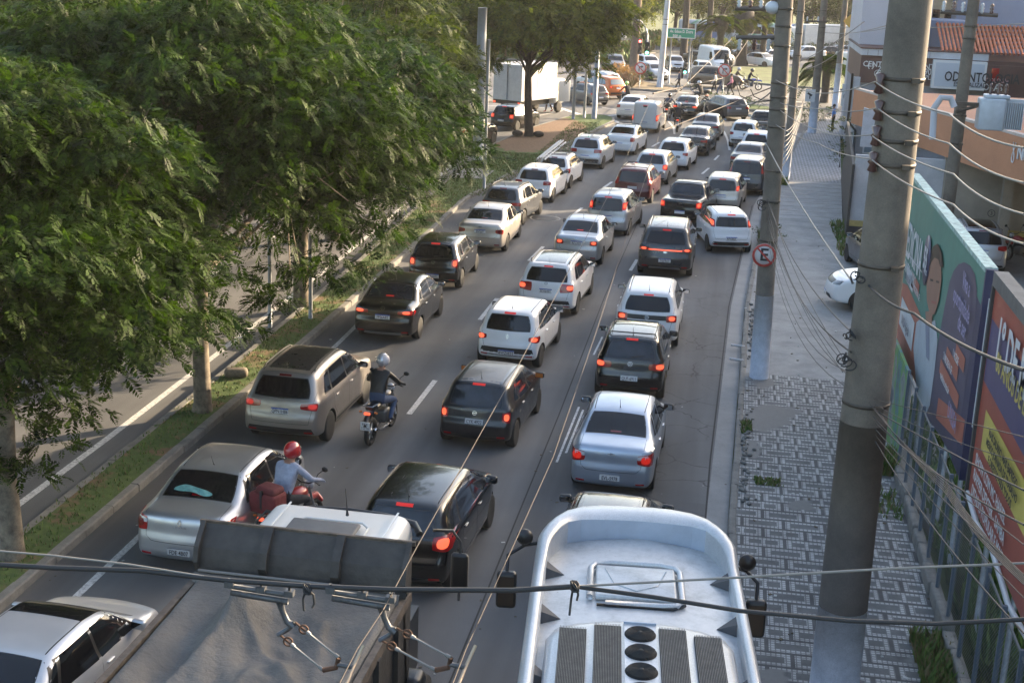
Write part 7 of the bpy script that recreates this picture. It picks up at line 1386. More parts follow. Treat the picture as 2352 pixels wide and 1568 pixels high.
        for s in (-1, 1): MB().ball(h+Vector((s*.032, .078, .02)), .011, 0, 6).build('eye', PTEXT, root); MB().ball(h+Vector((s*.085, .0, .0)), .022, 0, 6, (.4, .8, 1.2)).build('ear', skin, root)
        MB().ball(h+Vector((0, .075, -.045)), .016, 0, 6, (1.6, .6, .4)).build('mouth', pm('lips', (.2, .07, .06), .6), root)
    return root
def moto(label, pos, rz, tank, z=0.0, group='motorcycles among the cars', topcase=False, plate=None, offroad=False, rim=None, lit=True):
    t = empty('motorcycle', (pos[0], pos[1], z), rz, label, 'motorcycle', group); Y90 = Matrix.Rotation(math.pi/2, 4, 'Y'); Rw = .31
    for nm_, y in (('rear', -.66), ('front', .66)):
        w = MB(); n = 28; tt = .06 if nm_ == 'rear' else .045; vs = []
        for i in range(n):
            a = 2*math.pi*i/n
            for k in range(8): b = 2*math.pi*k/8; r = Rw-tt+tt*math.cos(b); vs.append((tt*.9*math.sin(b), r*math.cos(a), r*math.sin(a)))
        w.add(vs, [(i*8+k, i*8+(k+1) % 8, ((i+1) % n)*8+(k+1) % 8, ((i+1) % n)*8+k) for i in range(n) for k in range(8)], 0, True); we = w.build('wheel', RUB, t); we.location = (0, y, Rw)
        s_ = MB(); s_.lathe([(.03, -.03), (.07, -.02), (.07, .02), (.03, .03)], 0, 12, Y90)
        for k in range(6): a = k*math.pi/3; s_.tube([(0, .05*math.cos(a), .05*math.sin(a)), (0, .2*math.cos(a), .2*math.sin(a))], .013, 0, 5)
        s_.build('rim', rim or ALLOY, we)
    MB().tube([(0, -.5, .8), (0, -.2, .72), (0, .2, .76), (0, .45, .88)], .03, 0, 6).build('frame', TRIM, t)
    MB().rbox(-.14, .14, -.12, .22, .32, .62, .06).build('engine', pm('engine_grey', (.12, .12, .12), .5, .6), t)
    m_ = MB(); m_.ball((0, .2, .86), .2, 0, 12, (.75, 1.25, .62)); m_.build('fuel_tank', tank, t)
    m_ = MB(); m_.rbox(-.12, .12, -.62, .05, .76, .86, .05, 0, Matrix.Rotation(-.05, 4, 'X')); m_.build('seat', TRIM, t)
    m_ = MB(); m_.rbox(-.1, .1, -.86, -.5, .70, .82, .04, 0, Matrix.Rotation(-.12, 4, 'X')); m_.build('tail_fairing', tank, t); MB().tube([(-.12, -.55, .9), (-.11, -.85, .92), (.11, -.85, .92), (.12, -.55, .9)], .013, 0, 6).build('grab_rail', STEEL, t)
    for s in (-1, 1):
        MB().tube([(s*.09, .40, .95), (s*.09, .66, Rw)], .024, 0, 8).build('fork', STEEL, t); MB().tube([(s*.09, -.25, .45), (s*.1, -.66, Rw)], .02, 0, 6).build('swingarm', TRIM, t)
        MB().tube([(s*.22, .40, 1.06), (s*.26, .44, 1.2), (s*.36, .46, 1.29)], .008, 0, 5).build('mirror_stalk', TRIM, t); m_ = MB(); m_.ball((s*.39, .46, 1.31), .06, 0, 8, (1.1, .35, .8)); m_.build('mirror', TRIM, t)
        MB().tube([(s*.14, -.8, .78), (s*.2, -.82, .78)], .022, 0, 6).build('indicator', pm('amber', (.5, .15, .02), .3), t)
        MB().tube([(s*.08, -.05, .36), (s*.22, -.02, .34)], .014, 0, 5).build('footrest', TRIM, t)
    MB().tube([(-.36, .34, 1.05), (-.2, .42, 1.06), (-.08, .42, 1.0), (.08, .42, 1.0), (.2, .42, 1.06), (.36, .34, 1.05)], .014, 0, 6).build('handlebar', TRIM, t)
    MB().tube([(.12, .2, .35), (.15, 0, .28), (.16, -.35, .3), (.17, -.75, .42)], [.022, .025, .045, .05], 0, 8).build('exhaust', CHROME, t)
    MB().tube([(0, .92, .5 if not offroad else .75), (0, .75, .66 if not offroad else .82), (0, .5, .66 if not offroad else .8)], [.05, .07, .07], 0, 6).build('front_mudguard', tank, t); MB().tube([(0, -.98, .5), (0, -.9, .66), (0, -.7, .7)], [.05, .07, .07], 0, 6).build('rear_mudguard', TRIM, t)
    m_ = MB(); m_.ball((0, .56, .93), .1, 0, 10, (1, .7, 1)); m_.build('headlight', CLEAR, t); MB().rbox(-.07, .07, -.91, -.86, .74, .80, .02).build('taillight', BRAKEC if lit else LENS, t)
    m_ = MB(); m_.box(-.1, .1, -1.0, -.99, .44, .62, 0, Matrix.Rotation(0, 4, 'X')); po = m_.build('license_plate', PLATE, t)
    if plate:
        for i, s_ in enumerate(plate.split()): text_mesh(s_, .08, PTEXT, 'plate_number', Matrix.Translation((0, -1.003, .57-i*.085)) @ RX, po, .0006)
    if topcase: MB().rbox(-.22, .22, -1.0, -.6, .92, 1.2, .07).build('top_case', TRIM, t)
    return t
HS = pm('helmet_silver', (.5, .5, .52), .2, .5, .8); HR = pm('helmet_red', (.36, .02, .025), .2, 0, .8); HB = pm('helmet_black', (.015, .015, .018), .2, 0, .8); HG = pm('helmet_green', (.35, .6, .15), .3, 0, .6)
LEA = cloth('leather', (.02, .018, .017)); LEA.node_tree.nodes['Principled BSDF'].inputs['Roughness'].default_value = .38; JEAN = cloth('jeans', (.05, .08, .15)); HOOD = cloth('hoodie', (.30, .33, .42)); DK = cloth('dark', (.02, .02, .024)); BLT = cloth('blue', (.10, .22, .50)); WHC = cloth('white', (.6, .6, .6)); PINK = cloth('pink', (.5, .22, .32)); NVY = cloth('navy', (.03, .05, .09)); REDC = cloth('red', (.30, .02, .025)); GRC = cloth('grey', (.2, .2, .2))
PBK = paint('moto_black', (.01, .01, .011), .2, .3); PRD = paint('moto_red', (.3, .02, .02), .2, .3); PBLU = paint('moto_blue', (.02, .05, .4), .1, .3)
GR = 'riders on motorcycles'
moto('black motorcycle with a lit tail lamp between the SUV and the old hatchback', (-6.97, 27.65), -.10, PBK, plate='FFX 1D16'); person('rider in black leather jacket and jeans wearing a silver helmet', (-6.97, 27.65), -.10, 'ride', LEA, JEAN, helmet=HS, group=GR, z=.02, scale=1.04)
moto('motorcycle beside the silver sedan, carrying the rider in the pale hoodie', (-7.08, 21.75), -.30, PRD); person('delivery rider in a pale grey hoodie and red helmet beside the silver sedan', (-7.08, 21.75), -.30, 'ride', HOOD, DK, helmet=HR, group=GR, z=.02, scale=1.06)
bg_ = empty('delivery_bag', (-7.08+.70*math.sin(.30)*-1, 21.75-.66*math.cos(.30), .84), -.30, 'dark red delivery bag on the tail of the hooded rider\'s motorcycle', 'bag'); MB().rbox(-.27, .27, -.2, .2, 0, .36, .06).build('bag_body', cloth('bag', (.13, .018, .02)), bg_); MB().rbox(-.19, .22, -.16, .18, .32, .47, .07, 0, Matrix.Rotation(.06, 4, 'Y')).build('bag_lid', cloth('bag_top', (.10, .016, .018)), bg_); MB().box(-.02, .02, -.21, .2, .1, .42).build('strap', TRIM, bg_)
for (p, rz, tk, hl, tp, lab, kw) in (((-7.7, 100.9), .55, PBK, HG, DK, 'with a bright green helmet', {}), ((-4.25, 93.4), -.12, PBK, HB, NVY, 'in dark clothes left of the black sedan', dict(topcase=True)), ((-3.35, 87.3), .0, PBK, HS, DK, 'in the gap behind the black sedan', {}), ((-2.65, 104.8), .85, PBK, HS, DK, 'with a black top case by the zebra crossing', dict(topcase=True))):
    moto('motorcycle under the rider '+lab, p, rz, tk, **kw); person('rider '+lab, p, rz, 'ride', tp, DK, helmet=hl, group=GR, z=.02, scale=1.0)
moto('blue and white trail motorcycle facing right past the pedestrians', (1.25, 119.9), -1.45, PBLU, offroad=True, lit=False, rim=PW); person('rider in black on the blue trail motorcycle', (1.25, 119.9), -1.45, 'ride', DK, NVY, helmet=HB, group=GR, z=.04)
moto('dark motorcycle just behind the blue trail motorcycle', (.15, 120.9), -1.4, PBK, lit=False); person('rider with silver helmet behind the blue trail motorcycle', (.15, 120.9), -1.4, 'ride', DK, GRC, helmet=HS, group=GR, z=.02)
moto('red and black motorcycle parked by the dark base of the beige wall', (10.55, 51.2), .5, PRD, z=.145, lit=False, group=None)
GP = 'people on foot'
person('pedestrian in a blue top walking left across the corner island', (-4.55, 114.9), math.pi/2+.2, 'walk', NVY, DK, group=GP); bk = MB().rbox(-.16, .16, -.3, -.14, 1.05, 1.5, .06).build('backpack', DK); bk.location = (-4.55, 114.9, 0); bk.rotation_euler = (0, 0, math.pi/2+.2); tag(bk, 'dark backpack worn by the walker in blue', 'backpack')
person('pedestrian in a white shirt and dark trousers on the zebra crossing', (-1.65, 114.6), math.pi/2-.1, 'walk2', WHC, DK, group=GP)
person('pedestrian in jeans with a dark top, middle of the three walkers', (-1.15, 113.5), math.pi/2, 'walk', NVY, JEAN, group=GP)
person('woman in a pink jacket walking last of the three walkers', (-.35, 113.4), math.pi/2+.1, 'walk', PINK, DK, group=GP)
person('man in a black shirt and long white shorts by the box truck', (-12.35, 94.1), math.pi/2+.4, 'walk', DK, WHC, (.4, .04, .04), SKD, group=GP, shorts=True, sleeves=False)
person('man in a blue shirt holding a phone on the patterned pavement', (6.25, 90.2), math.pi*.55, 'stand', BLT, DK, group=GP, sleeves=False, z=.15, bag='phone')
# turquoise cloth behind the rear window of the silver sedan
ls_ = [o for o in bpy.data.objects if o.get('label', '').startswith('silver sedan with a turquoise')][0]
q_ = []
def cz_(x, y):
    _, bvh, T = body_mesh('sedan'); h, n_, _, _ = bvh.ray_cast(Vector((x, y, 5)), Vector((0, 0, -1)), 8); return h+n_*.014
mb = MB(); nu, nv = 22, 8; vs = []
for j in range(nv+1):
    for i in range(nu+1):
        u, v = i/nu, j/nv; x = -.46+.70*u; yc = .90-.03*u+.03*math.sin(5*u); hw = (.075+.02*math.sin(7*u+1))*math.sin(math.pi*min(1, max(.04, u*.96+.02)))**.6; p = cz_(x, yc+(v-.5)*2*hw); p += Vector((0, 0, .010*math.sin(14*u+6*v)*math.sin(math.pi*v))); vs.append(p)
mb.add(vs, [(j*(nu+1)+i, j*(nu+1)+i+1, (j+1)*(nu+1)+i+1, (j+1)*(nu+1)+i) for j in range(nv) for i in range(nu)], 0, True); cl = mb.build('cloth', pm('turquoise_cloth', (.13, .33, .32), .8, noise=.4, nscale=12, bump=.6, bscale=20)); cl.location = ls_.location; cl.rotation_euler = ls_.rotation_euler; tag(cl, 'crumpled turquoise cloth at the rear window of the silver sedan', 'cloth')
# ------------------------------------------------------------------ trees
def leafmat(name, c1, c2, tr=.35):
    m = bpy.data.materials.new(name); m.use_nodes = True; t = m.node_tree; b = t.nodes['Principled BSDF']; out = t.nodes['Material Output']
    g_ = t.nodes.new('ShaderNodeNewGeometry'); n = t.nodes.new('ShaderNodeTexNoise'); n.inputs['Scale'].default_value = .9; n.inputs['Detail'].default_value = 6; n.inputs['Roughness'].default_value = .8; t.links.new(g_.outputs['Position'], n.inputs['Vector'])
    r = t.nodes.new('ShaderNodeValToRGB'); r.color_ramp.elements[0].color = (*c1, 1); r.color_ramp.elements[1].color = (*c2, 1); r.color_ramp.elements[0].position = .3; r.color_ramp.elements[1].position = .7
    ad = t.nodes.new('ShaderNodeMath'); ad.operation = 'MULTIPLY_ADD'; ad.inputs[1].default_value = .35; t.links.new(g_.outputs['Random Per Island'], ad.inputs[0]); 
    sb = t.nodes.new('ShaderNodeMath'); sb.operation = 'SUBTRACT'; sb.inputs[1].default_value = .17; t.links.new(n.outputs[0], sb.inputs[0]); t.links.new(sb.outputs[0], ad.inputs[2]); t.links.new(ad.outputs[0], r.inputs[0])
    t.links.new(r.outputs[0], b.inputs['Base Color']); b.inputs['Roughness'].default_value = .6; b.inputs['Specular IOR Level'].default_value = .12
    tl_ = t.nodes.new('ShaderNodeBsdfTranslucent'); mx = t.nodes.new('ShaderNodeMixShader'); mx.inputs[0].default_value = tr; hs = t.nodes.new('ShaderNodeMixRGB'); hs.blend_type = 'MULTIPLY'; hs.inputs[0].default_value = 1; hs.inputs[2].default_value = (1.5, 1.6, .7, 1); t.links.new(r.outputs[0], hs.inputs[1]); t.links.new(hs.outputs[0], tl_.inputs[0])
    t.links.new(b.outputs[0], mx.inputs[1]); t.links.new(tl_.outputs[0], mx.inputs[2]); t.links.new(mx.outputs[0], out.inputs[0]); MAT[name] = m; return m
LF1 = leafmat('leaf_dark', (.003, .009, .0015), (.036, .068, .008), .3); LF2 = leafmat('leaf_olive', (.006, .016, .003), (.062, .086, .011), .33); LF3 = leafmat('leaf_yellow', (.03, .045, .009), (.13, .135, .022), .38); LF4 = leafmat('leaf_green', (.003, .010, .002), (.028, .060, .009), .3)
LF5 = leafmat('leaf_lime', (.018, .034, .005), (.105, .125, .016), .38)
BARK = mk_conc('bark', (.24, .20, .15), (.055, .045, .036), 5, .95); BARKD = mk_conc('bark_dark', (.07, .055, .045), (.025, .02, .018), 5, .95)
def frond_cloud(rg, blobs, per, flen, lw, nleaf=9, droop=.55, fill=.5):
    """pinnate fronds on and in the blobs: returns vertex array (N*4,3)"""
    out = []
    for (cx, cy, cz, r, fl) in blobs:
        k = max(3, int(per*r*r)); u = rg.normal(size=(k, 3)); u /= np.linalg.norm(u, axis=1)[:, None]; u[:, 2] = np.where(u[:, 2] < -.35, -u[:, 2]*.8, u[:, 2])
        rad = r*(fill+(1-fill)*rg.uniform(size=k)**.6); P = np.c_[cx+u[:, 0]*rad, cy+u[:, 1]*rad, cz+u[:, 2]*rad*fl]
        d = u*np.array([1, 1, .25])+rg.normal(size=(k, 3))*.45; d[:, 2] -= droop*rg.uniform(.2, 1.2, size=k); d /= np.linalg.norm(d, axis=1)[:, None]
        L = flen*rg.uniform(.6, 1.25, size=k); up = np.tile([0, 0, 1.0], (k, 1))+rg.normal(size=(k, 3))*.35; s = np.cross(d, up); s /= np.maximum(np.linalg.norm(s, axis=1), 1e-6)[:, None]; nrm = np.cross(s, d)
        for j in range(nleaf):
            t = (j+.6)/nleaf; base = P+d*(L*t)[:, None]; base[:, 2] -= .28*L*t*t; ll = (.34*L*math.sin(math.pi*min(.92, t*.85+.12)))[:, None]
            for sg in (-1, 1):
                dirl = s*sg*.85+d*.55-np.array([0, 0, .18])+rg.normal(size=(k, 3))*.12; dirl /= np.linalg.norm(dirl, axis=1)[:, None]; wv = np.cross(dirl, nrm); wv /= np.maximum(np.linalg.norm(wv, axis=1), 1e-6)[:, None]; w = ll*lw
                out.append(np.stack([base, base+dirl*ll*.5+wv*w, base+dirl*ll, base+dirl*ll*.5-wv*w], 1).reshape(-1, 3))
    return np.concatenate(out)
def quadmesh(name, V, mats, parent=None, mi=None):
    n = len(V)//4; me = bpy.data.meshes.new(name); me.vertices.add(n*4); me.vertices.foreach_set('co', V.astype(np.float32).ravel()); me.loops.add(n*4); me.loops.foreach_set('vertex_index', np.arange(n*4, dtype=np.int32)); me.polygons.add(n); me.polygons.foreach_set('loop_start', np.arange(0, n*4, 4, dtype=np.int32)); me.polygons.foreach_set('loop_total', np.full(n, 4, dtype=np.int32)); me.update(calc_edges=True)
    if mi is not None: me.polygons.foreach_set('material_index', mi.astype(np.int32))
    return link(name, me, mats, parent)
def tree(label, x, y, h, cr, cz, leaf, bark, seed, per=26, flen=.5, lw=.17, nleaf=9, nb=46, trunk=.22, flat=.62, off=(0, 0), lean=(0, 0), low=-1.0, group='trees of the median', name='tree', cover=None, limbs=9, extra=()):
    rg = np.random.default_rng(seed); t = empty(name, (x, y, 0), 0, label, 'tree', group)
    blobs = []
    for i in range(nb):
        u = rg.normal(size=3); u /= np.linalg.norm(u); u[2] = abs(u[2])*1.15+low*.35 if rg.uniform() < .75 else u[2]*.7
        rr = rg.uniform(.5, 1)**.6; b = (off[0]+u[0]*cr*rr, off[1]+u[1]*cr*rr, cz+u[2]*cr*rr*flat, cr*rg.uniform(.19, .32), rg.uniform(.5, .8)); blobs.append(b)
    blobs += list(extra)
    V = frond_cloud(rg, blobs, per, flen, lw, nleaf); quadmesh('crown', V, leaf, t)
    mb = MB(); top = Vector((off[0]*.4+lean[0], off[1]*.4+lean[1], cz*.72)); path_ = [Vector((0, 0, -.1)), Vector((.03, 0, .35)), Vector((lean[0]*.3, lean[1]*.3, cz*.3)), Vector((lean[0]*.7+.05, lean[1]*.7, cz*.5)), top]
    mb.tube(path_, [trunk*1.35, trunk, trunk*.85, trunk*.75, trunk*.55], 0, 14); mb.build('trunk', bark, t)
    lb = MB(); br = sorted(blobs, key=lambda b: -b[3])[:limbs]+blobs[:limbs]
    for b in br:
        s0 = path_[3].lerp(top, rg.uniform(0, 1)); e = Vector(b[:3]); m_ = s0.lerp(e, .5)+Vector((0, 0, rg.uniform(-.1, .5))); lb.tube([s0, m_, e], [trunk*.36, trunk*.2, trunk*.06], 0, 6)
        for _ in range(3):
            e2 = e+Vector(rg.normal(size=3)*b[3]*.7); lb.tube([m_.lerp(e, .5), e2], [trunk*.1, .012], 0, 4)
    lb.build('branches', bark, t); return t
# median row, near to far
tree('nearest feathery tree at the lower left edge, pale flaky trunk', -11.3, 19.8, 9, 4.7, 5.2, LF1, BARK, 1, per=120, flen=.36, lw=.21, nb=140, trunk=.195, off=(-1.9, 1.2), flat=.78, low=-1.2, extra=[(-.3, 1.6, 3.6, .9, .6), (.3, 2.2, 3.0, .8, .6), (-.6, 2.6, 2.6, .8, .55), (.2, 1.2, 2.5, .6, .5), (-1.5, 2.4, 3.0, 1.0, .6), (.6, 3.1, 3.9, .9, .6), (-.2, 3.4, 3.2, .7, .6), (-1.6, 1.0, 2.3, .8, .5), (.3, 2.6, 4.6, .9, .6), (-.8, 1.6, 1.9, .7, .5), (-2.2, 2.0, 2.2, .9, .6), (-2.6, 3.6, 3.2, 1.2, .6), (-1.4, 4.2, 3.4, 1.1, .6), (1.9, 1.0, 4.0, .9, .6), (1.6, .8, 3.3, .7, .6), (1.1, .4, 2.6, .6, .5), (.7, .3, 2.0, .5, .5), (2.1, 1.8, 4.9, 1.0, .6), (.1, .2, 3.3, .8, .6), (.5, 0, 1.6, .4, .5), (2.6, 1.6, 3.9, .8, .6), (2.3, 2.6, 3.6, .8, .6), (1.5, 3.2, 3.2, .7, .6), (-3.2, 2.6, 2.6, 1.1, .6), (-4.2, 4, 3, 1.2, .6), (-3.6, 5, 3.6, 1.2, .6), (-.6, 5.2, 4.2, 1.1, .6), (1.2, 4.6, 4.6, 1, .6), (-3, 6, 3.4, 1.2, .6), (-2, 6.6, 3.8, 1.1, .6), (-4.6, 2, 2.4, 1.1, .6), (-1.0, 6.6, 4.1, 1, .6), (-3.6, .6, 2.2, 1, .6), (-.2, -.6, 1.9, .6, .5)])
tree('second feathery tree from the left, sunlit trunk in a gap of the leaves', -11.1, 27.8, 9, 4.9, 6.4, LF1, BARK, 2, per=110, flen=.38, lw=.21, nb=140, trunk=.2, off=(-.9, .8), flat=.62, low=-.9, extra=[(1.2, .6, 3.9, .7, .6), (.9, -.5, 3.2, .7, .6), (1.5, .2, 2.7, .55, .5), (.5, -.9, 2.6, .5, .5), (-1.4, -.6, 4.4, .9, .6), (2.2, .8, 4.4, .8, .6), (-.9, -1.0, 3.3, .7, .5), (1.1, -.2, 2.1, .5, .5), (-2.2, .4, 4.2, 1.1, .6), (-3.2, -.4, 4.6, 1.2, .6), (2.5, -.2, 3.4, .7, .5), (1.9, -.5, 2.9, .6, .5)])
tree('feathery tree reaching over the glossy black sedan', -11.9, 37.5, 9, 4.8, 5.2, LF4, BARK, 3, per=92, flen=.42, lw=.21, nb=140, trunk=.24, off=(.0, -.6), flat=.76, extra=[(2.6, -3.2, 3.0, .9, .6), (2.0, -3.8, 2.3, .7, .6), (3.0, -2.2, 2.9, .8, .6), (3.2, -1.2, 3.3, .9, .6), (1.6, -4.2, 3.2, 1.0, .6), (1.0, -4.8, 2.2, .7, .5), (2.6, .5, 3.6, 1.0, .6), (2.8, -3.8, 1.9, .5, .5), (1.9, -2.6, 1.9, .6, .5), (3.0, -3.0, 2.1, .5, .5)])
tree('broad dark tree over the champagne sedan by the kerb', -13.9, 47.5, 9, 4.3, 4.9, LF1, BARK, 4, per=60, flen=.5, lw=.24, nb=125, off=(.2, -.6), flat=.78, extra=[(2.6, -2.6, 2.7, 1.0, .6), (3.2, -1.6, 3.2, 1.0, .6), (3.0, -.2, 3.0, 1.0, .6), (2.2, -3.6, 2.6, .9, .6), (3.2, -2.4, 2.2, .7, .5)])
tree('sunlit olive tree in the middle of the median', -15.2, 56.5, 9, 4.2, 5.2, LF2, BARK, 5, per=50, flen=.5, lw=.24, nb=115, off=(.1, -.3), flat=.9, extra=[(2.2, -1.6, 3.6, 1.0, .6), (2.6, -.2, 3.0, .9, .6), (2.3, 1.2, 2.4, .8, .6), (1.6, .4, 2.2, .8, .6)])
tree('olive tree whose leaves hang beside the thick grey post', -16.2, 63.5, 9, 4.2, 5.2, LF2, BARK, 6, per=44, flen=.54, lw=.24, nb=110, off=(.0, .2), flat=.9, extra=[(2.2, .4, 2.9, .9, .6), (2.6, 1.4, 2.3, .7, .6), (2.4, 1.2, 4.4, 1.0, .6), (1.9, -1, 2.4, .9, .6)])
tree('lone dark-trunked tree on the bare soil of the median tip', -11.55, 79.4, 11, 5.2, 6.4, LF5, BARKD, 7, per=40, flen=.62, lw=.26, nb=140, trunk=.27, off=(.2, .6), lean=(-.3, 0), flat=.5, low=-.6, extra=[(-3.0, -2.5, 3.8, .9, .6), (-4.2, -3, 3.6, .9, .6), (-5, -2, 3.4, 1.0, .6), (-3.8, -2.4, 3.9, 1.1, .6), (-2.4, -2.0, 4.2, 1.1, .6), (-6.2, -1, 3.8, 1.2, .6), (-4.5, -1, 4.0, 1.2, .6), (-2, .5, 4.2, 1.1, .6), (1.5, 0, 4.4, 1.1, .6), (3.0, -.5, 4.0, 1.0, .6), (-5.4, 0, 4.8, 1.3, .6), (-3.2, -1.2, 3.6, .8, .5), (3.4, .5, 4.5, 1.1, .6), (3.8, 1, 5.3, 1.2, .6), (-3.5, 0, 4.6, 1.3, .6)])
# second row beyond the left carriageway and far left
for i, (x, y, cr, cz) in enumerate(((-27, 30, 5, 5.6), (-29, 40, 5.5, 6), (-28, 50, 5.2, 5.4), (-29, 61, 5.5, 6), (-28.5, 73, 5.5, 6), (-24, 84, 5, 6))):
    tree('dense tree beyond the left carriageway, number %s from the near end' % ('one', 'two', 'three', 'four', 'five', 'six')[i], x, y, 9, cr, cz, (LF1, LF2)[i % 2], BARK, 20+i, per=22, flen=.8, lw=.26, nb=75, nleaf=7, low=-1.6, flat=.8, group='trees beyond the left carriageway')
# background belt
rgx = np.random.default_rng(77)
kinds = [('dark evergreen', LF1), ('olive', LF2), ('yellowish sunlit', LF3), ('bluish green', LF4)]
bgt = [(-46, 150, 7, 6, 1), (-38, 146, 7, 6, 0), (-30, 150, 6.5, 6, 1), (-23, 147, 5.5, 6, 2), (-17.5, 150, 4.5, 5.6, 2), (-13, 155, 3.6, 5.2, 2), (-14, 168, 5, 6, 0), (-8.2, 182, 4.6, 6.4, 2), (-2.5, 186, 4.6, 6.6, 2), (3, 190, 5, 6, 3), (8.5, 192, 5, 6, 1), (14, 194, 5.5, 6, 0), (20, 188, 6, 6, 3), (27, 190, 7, 7, 0), (18.5, 176, 3.6, 4.6, 0), (23, 166, 4.6, 5.4, 3), (-20, 175, 7, 7, 1), (-28, 180, 8, 7, 0), (-6, 203, 8, 7, 1), (7, 206, 8, 7, 0), (20, 206, 8, 7, 1), (34, 200, 9, 8, 0), (-17, 203, 8, 7, 0)]
ORD = 'first second third fourth fifth sixth seventh eighth ninth tenth eleventh twelfth thirteenth fourteenth fifteenth sixteenth seventeenth eighteenth nineteenth twentieth twenty-first twenty-second twenty-third'.split()
for i, (x, y, cr, cz, k) in enumerate(bgt):
    side = 'left' if x < -12 else ('middle' if x < 6 else 'right')
    tree('%s tree in the %s part of the far belt, %s of the belt' % (kinds[k][0], side, ORD[i]), x, y, 12, cr, cz, kinds[k][1], BARKD, 100+i, per=9.0, flen=1.1, lw=.26, nb=70, nleaf=5, trunk=.3, flat=.85, group='trees of the far belt', limbs=5, low=-1.6)
# palms
def palm(label, x, y, h, r0, r1, fl, n, seed, mat, col, bulge=False):
    rg = np.random.default_rng(seed); t = empty('palm_tree', (x, y, 0), 0, label, 'palm tree', 'palms of the junction'); mb = MB()
    mb.tube([(0, 0, 0), (.03, 0, h*.3), (0, 0, h*.7), (0, 0, h)], [r0*1.2, r0, r1*1.1, r1*(2.0 if bulge else 1.1)], 0, 12); mb.build('trunk', mat, t)
    if bulge: m2 = MB(); m2.ball((0, 0, h), r0*2.3, 0, 10, (1, 1, 1.3)); m2.build('boot_cluster', mat, t)
    out = []
    for k in range(n):
        a = 2*math.pi*k/n+rg.uniform(-.2, .2); el = rg.uniform(-.1, 1.25); L = fl*rg.uniform(.8, 1.1); d = np.array([math.cos(a)*math.cos(el), math.sin(a)*math.cos(el), math.sin(el)]); s = np.array([-math.sin(a), math.cos(a), 0]); P = np.array([0, 0, h])
        for j in range(26):
            tt = (j+1)/26; c = P+d*L*tt+np.array([0, 0, -.75*L*tt*tt]); w = .32*L*math.sin(math.pi*min(.97, tt*.9+.08))*.55
            for sg in (-1, 1):
                e = c+s*sg*w+d*w*.5+np.array([0, 0, -w*.55]); th = np.array([0, 0, .02])+d*.05; out.append(np.stack([c-th, c+th, e+th*.3, e-th*.3]))
    quadmesh('crown', np.concatenate(out), col, t); return t
palm('stout short palm with swollen trunk top near the junction', -1.9, 145.5, 4.3, .32, .3, 3.2, 26, 1, BARKD, LF2, True); palm('palm with a thick rough trunk right of the stout palm', .35, 148.3, 4.6, .5, .42, 3.4, 26, 2, BARKD, LF3, True)
palm('slender palm between two white cars', 2.5, 149.4, 4.8, .3, .26, 3.2, 24, 3, BARKD, LF2); palm('tall reddish palm behind the left no-turn sign', -9.1, 125.8, 13, .36, .3, 3.4, 24, 4, mk_conc('palm_bark', (.17, .12, .09), (.09, .065, .05), 3, .95), LF2)
palm('tall palm with a brown trunk behind the green sign', -5.7, 150, 12, .35, .3, 3.6, 24, 5, BARKD, LF3); palm('tall palm right of the green sign', -3.6, 168, 9, .35, .3, 3.6, 24, 6, BARKD, LF2)
palm('low wide palm behind the whitewashed pole on the right', 6.9, 112, 2.6, .3, .3, 3.4, 34, 7, BARKD, LF1); palm('slim palm at the left of the far lawn', -14.6, 146, 5.2, .3, .25, 3.4, 24, 8, BARKD, LF2)
# shrubs and hedges
def shrub(label, pts, r, leaf, seed, per=60, flen=.4, name='shrub', group=None, nleaf=5, cat='shrub'):
    rg = np.random.default_rng(seed); c = Vector(pts[0]); t = empty(name, tuple(c), 0, label, cat, group); bl = [(p[0]-c.x, p[1]-c.y, p[2]-c.z, r*rg.uniform(.8, 1.2), .7) for p in pts]
    V = frond_cloud(rg, bl, per, flen, .22, nleaf, -.3, .3); quadmesh('foliage', V, leaf, t); mb = MB()
    for b in bl: mb.tube([(b[0]*.8, b[1]*.8, (-c.z+.1) if c.z < 1.8 else b[2]-.4), (b[0], b[1], b[2])], [.03, .01], 0, 5)
    mb.build('stems', BARKD, t); return t
shrub('low round bush on the left end of the small island', [(-1.7, 104.9, .5), (-1.0, 105.1, .6), (-.4, 104.6, .5)], .62, LF1, 1); shrub('low bush on the right end of the small island', [(1.2, 103.6, .4), (1.9, 103.3, .4), (.6, 104.0, .35)], .55, LF4, 2)
shrub('leafy verge bush beside the whitewashed pole', [(5.3, 94.6, .5), (5.9, 96.8, .5), (4.7, 96, .5), (5.2, 99, .5), (6.4, 99.5, .45), (4.9, 93.2, .45)], .85, LF1, 3)
shrub('reddish dry bush on the corner island', [(-9.6, 119, .7), (-9.0, 121.5, .7), (-10.2, 116.8, .6), (-8.6, 118, .6), (-9.9, 123.5, .7)], .9, leafmat('leaf_red', (.09, .045, .03), (.24, .14, .09)), 4, per=40, flen=.7)
shrub('dark round bush at the foot of the reddish palm', [(-8.3, 119.4, .6), (-7.9, 121.2, .6), (-8.0, 117.6, .5)], .75, LF1, 5)
shrub('small agave-like plant beside the walking pedestrian', [(-3.6, 115.6, .3), (-4.9, 115.8, .3)], .35, LF2, 6)
shrub('overgrown creeper on the dark gate by the pavement', [(5.1, 66.5, 2.7), (5.0, 66.0, 2.1), (5.25, 67, 3.1), (5.0, 65.2, 1.7)], .5, LF2, 7); shrub('small bush at the kerb beside the no-parking pole', [(1.5, 51.4, .5), (1.6, 52.2, .45)], .4, LF2, 8)
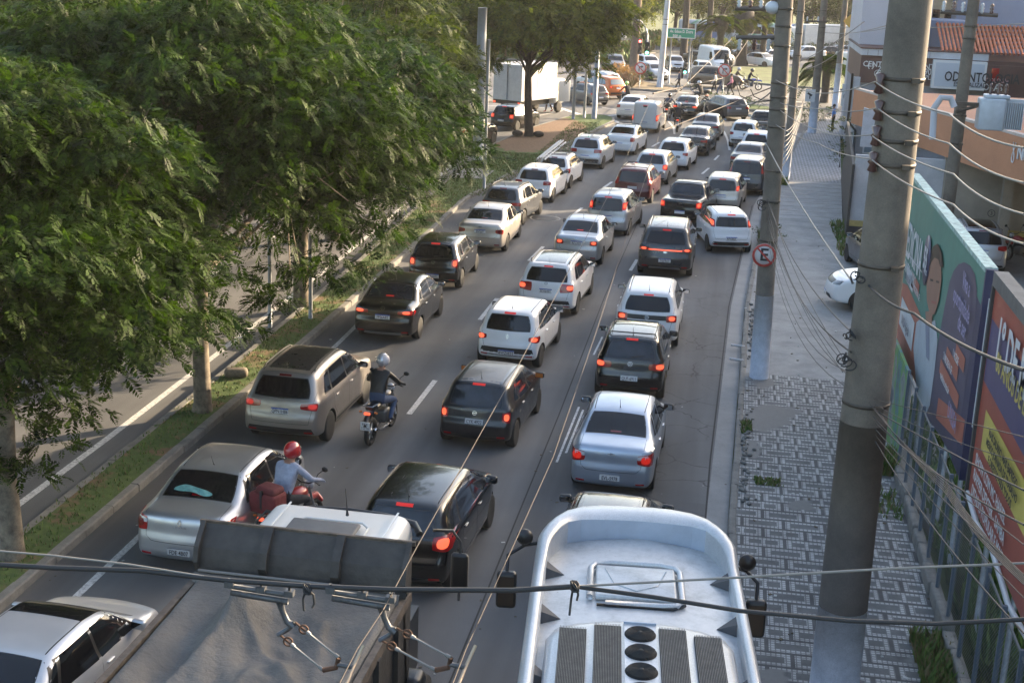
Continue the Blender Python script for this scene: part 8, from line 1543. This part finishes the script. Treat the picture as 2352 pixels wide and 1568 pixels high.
for i, (x, y, L_) in enumerate(((-9.5, 166.5, 9), (-1, 168.5, 9), (8, 172.5, 7))): shrub('long clipped hedge behind the queue, %s section' % ('left', 'middle', 'right')[i], [(x+k*1.1, y+k*.2, .9) for k in range(int(L_))], 1.05, LF3 if i < 2 else LF2, 30+i, per=30, flen=.8, name='hedge', group='hedge sections', cat='hedge')
for i in range(9): shrub('tall leafy undergrowth bush on the far left lawn, number %s from the left' % ('one', 'two', 'three', 'four', 'five', 'six', 'seven', 'eight', 'nine')[i], [(-36+i*2.7+rgx.uniform(-.5, .5), 146+rgx.uniform(-1, 5)+(i > 6)*6, 1.0+rgx.uniform(0, .5)) for _ in range(4)], 1.5, kinds[i % 4][1], 50+i, per=14, flen=1.1, group='undergrowth bushes')
tufts('meadow', [(-13, 24, 176, 200, 1, -.05, 1), (12, 40, 128, 150, 1, .13, .4), (-40, -10, 141, 170, 2, .13, .9)], 7000, 1.0, [G1, G2, G3], 'rough meadow grass under the far trees', 12, .12)
# litter at the tree foot
for (x, y, lab) in ((-12.15, 79.1, 'dark stone left of the lone tree foot'), (-10.95, 79.3, 'dark bag lying right of the lone tree foot')): o = MB().ball((0, 0, .16), .3, 0, 10, (1.1, .8, .6)).build('stone', BARKD); o.location = (x, y, .14); tag(o, lab, 'stone')
o = MB().rbox(-.28, .28, -.16, .16, 0, .22, .09, 0, Matrix.Rotation(.3, 4, 'Z')).build('broken_stump', BARK); o.location = (-11.25, 30.4, .14); tag(o, 'short broken log on the median grass beside the sunlit trunk', 'log')
# ------------------------------------------------------------------ haze
hz = MB(); hz.box(-120, 120, -20, 260, -1.2, 32); hzo = hz.build('haze', None); tag(hzo, 'thin pale evening haze over the avenue', 'haze', kind='stuff')
hm = bpy.data.materials.new('haze'); hm.use_nodes = True; ht_ = hm.node_tree; ht_.nodes.clear(); vo = ht_.nodes.new('ShaderNodeVolumePrincipled'); vo.inputs['Color'].default_value = (.95, .93, .9, 1); vo.inputs['Density'].default_value = .0002; vo.inputs['Anisotropy'].default_value = .2
oo = ht_.nodes.new('ShaderNodeOutputMaterial'); ht_.links.new(vo.outputs[0], oo.inputs['Volume']); hzo.data.materials.append(hm)
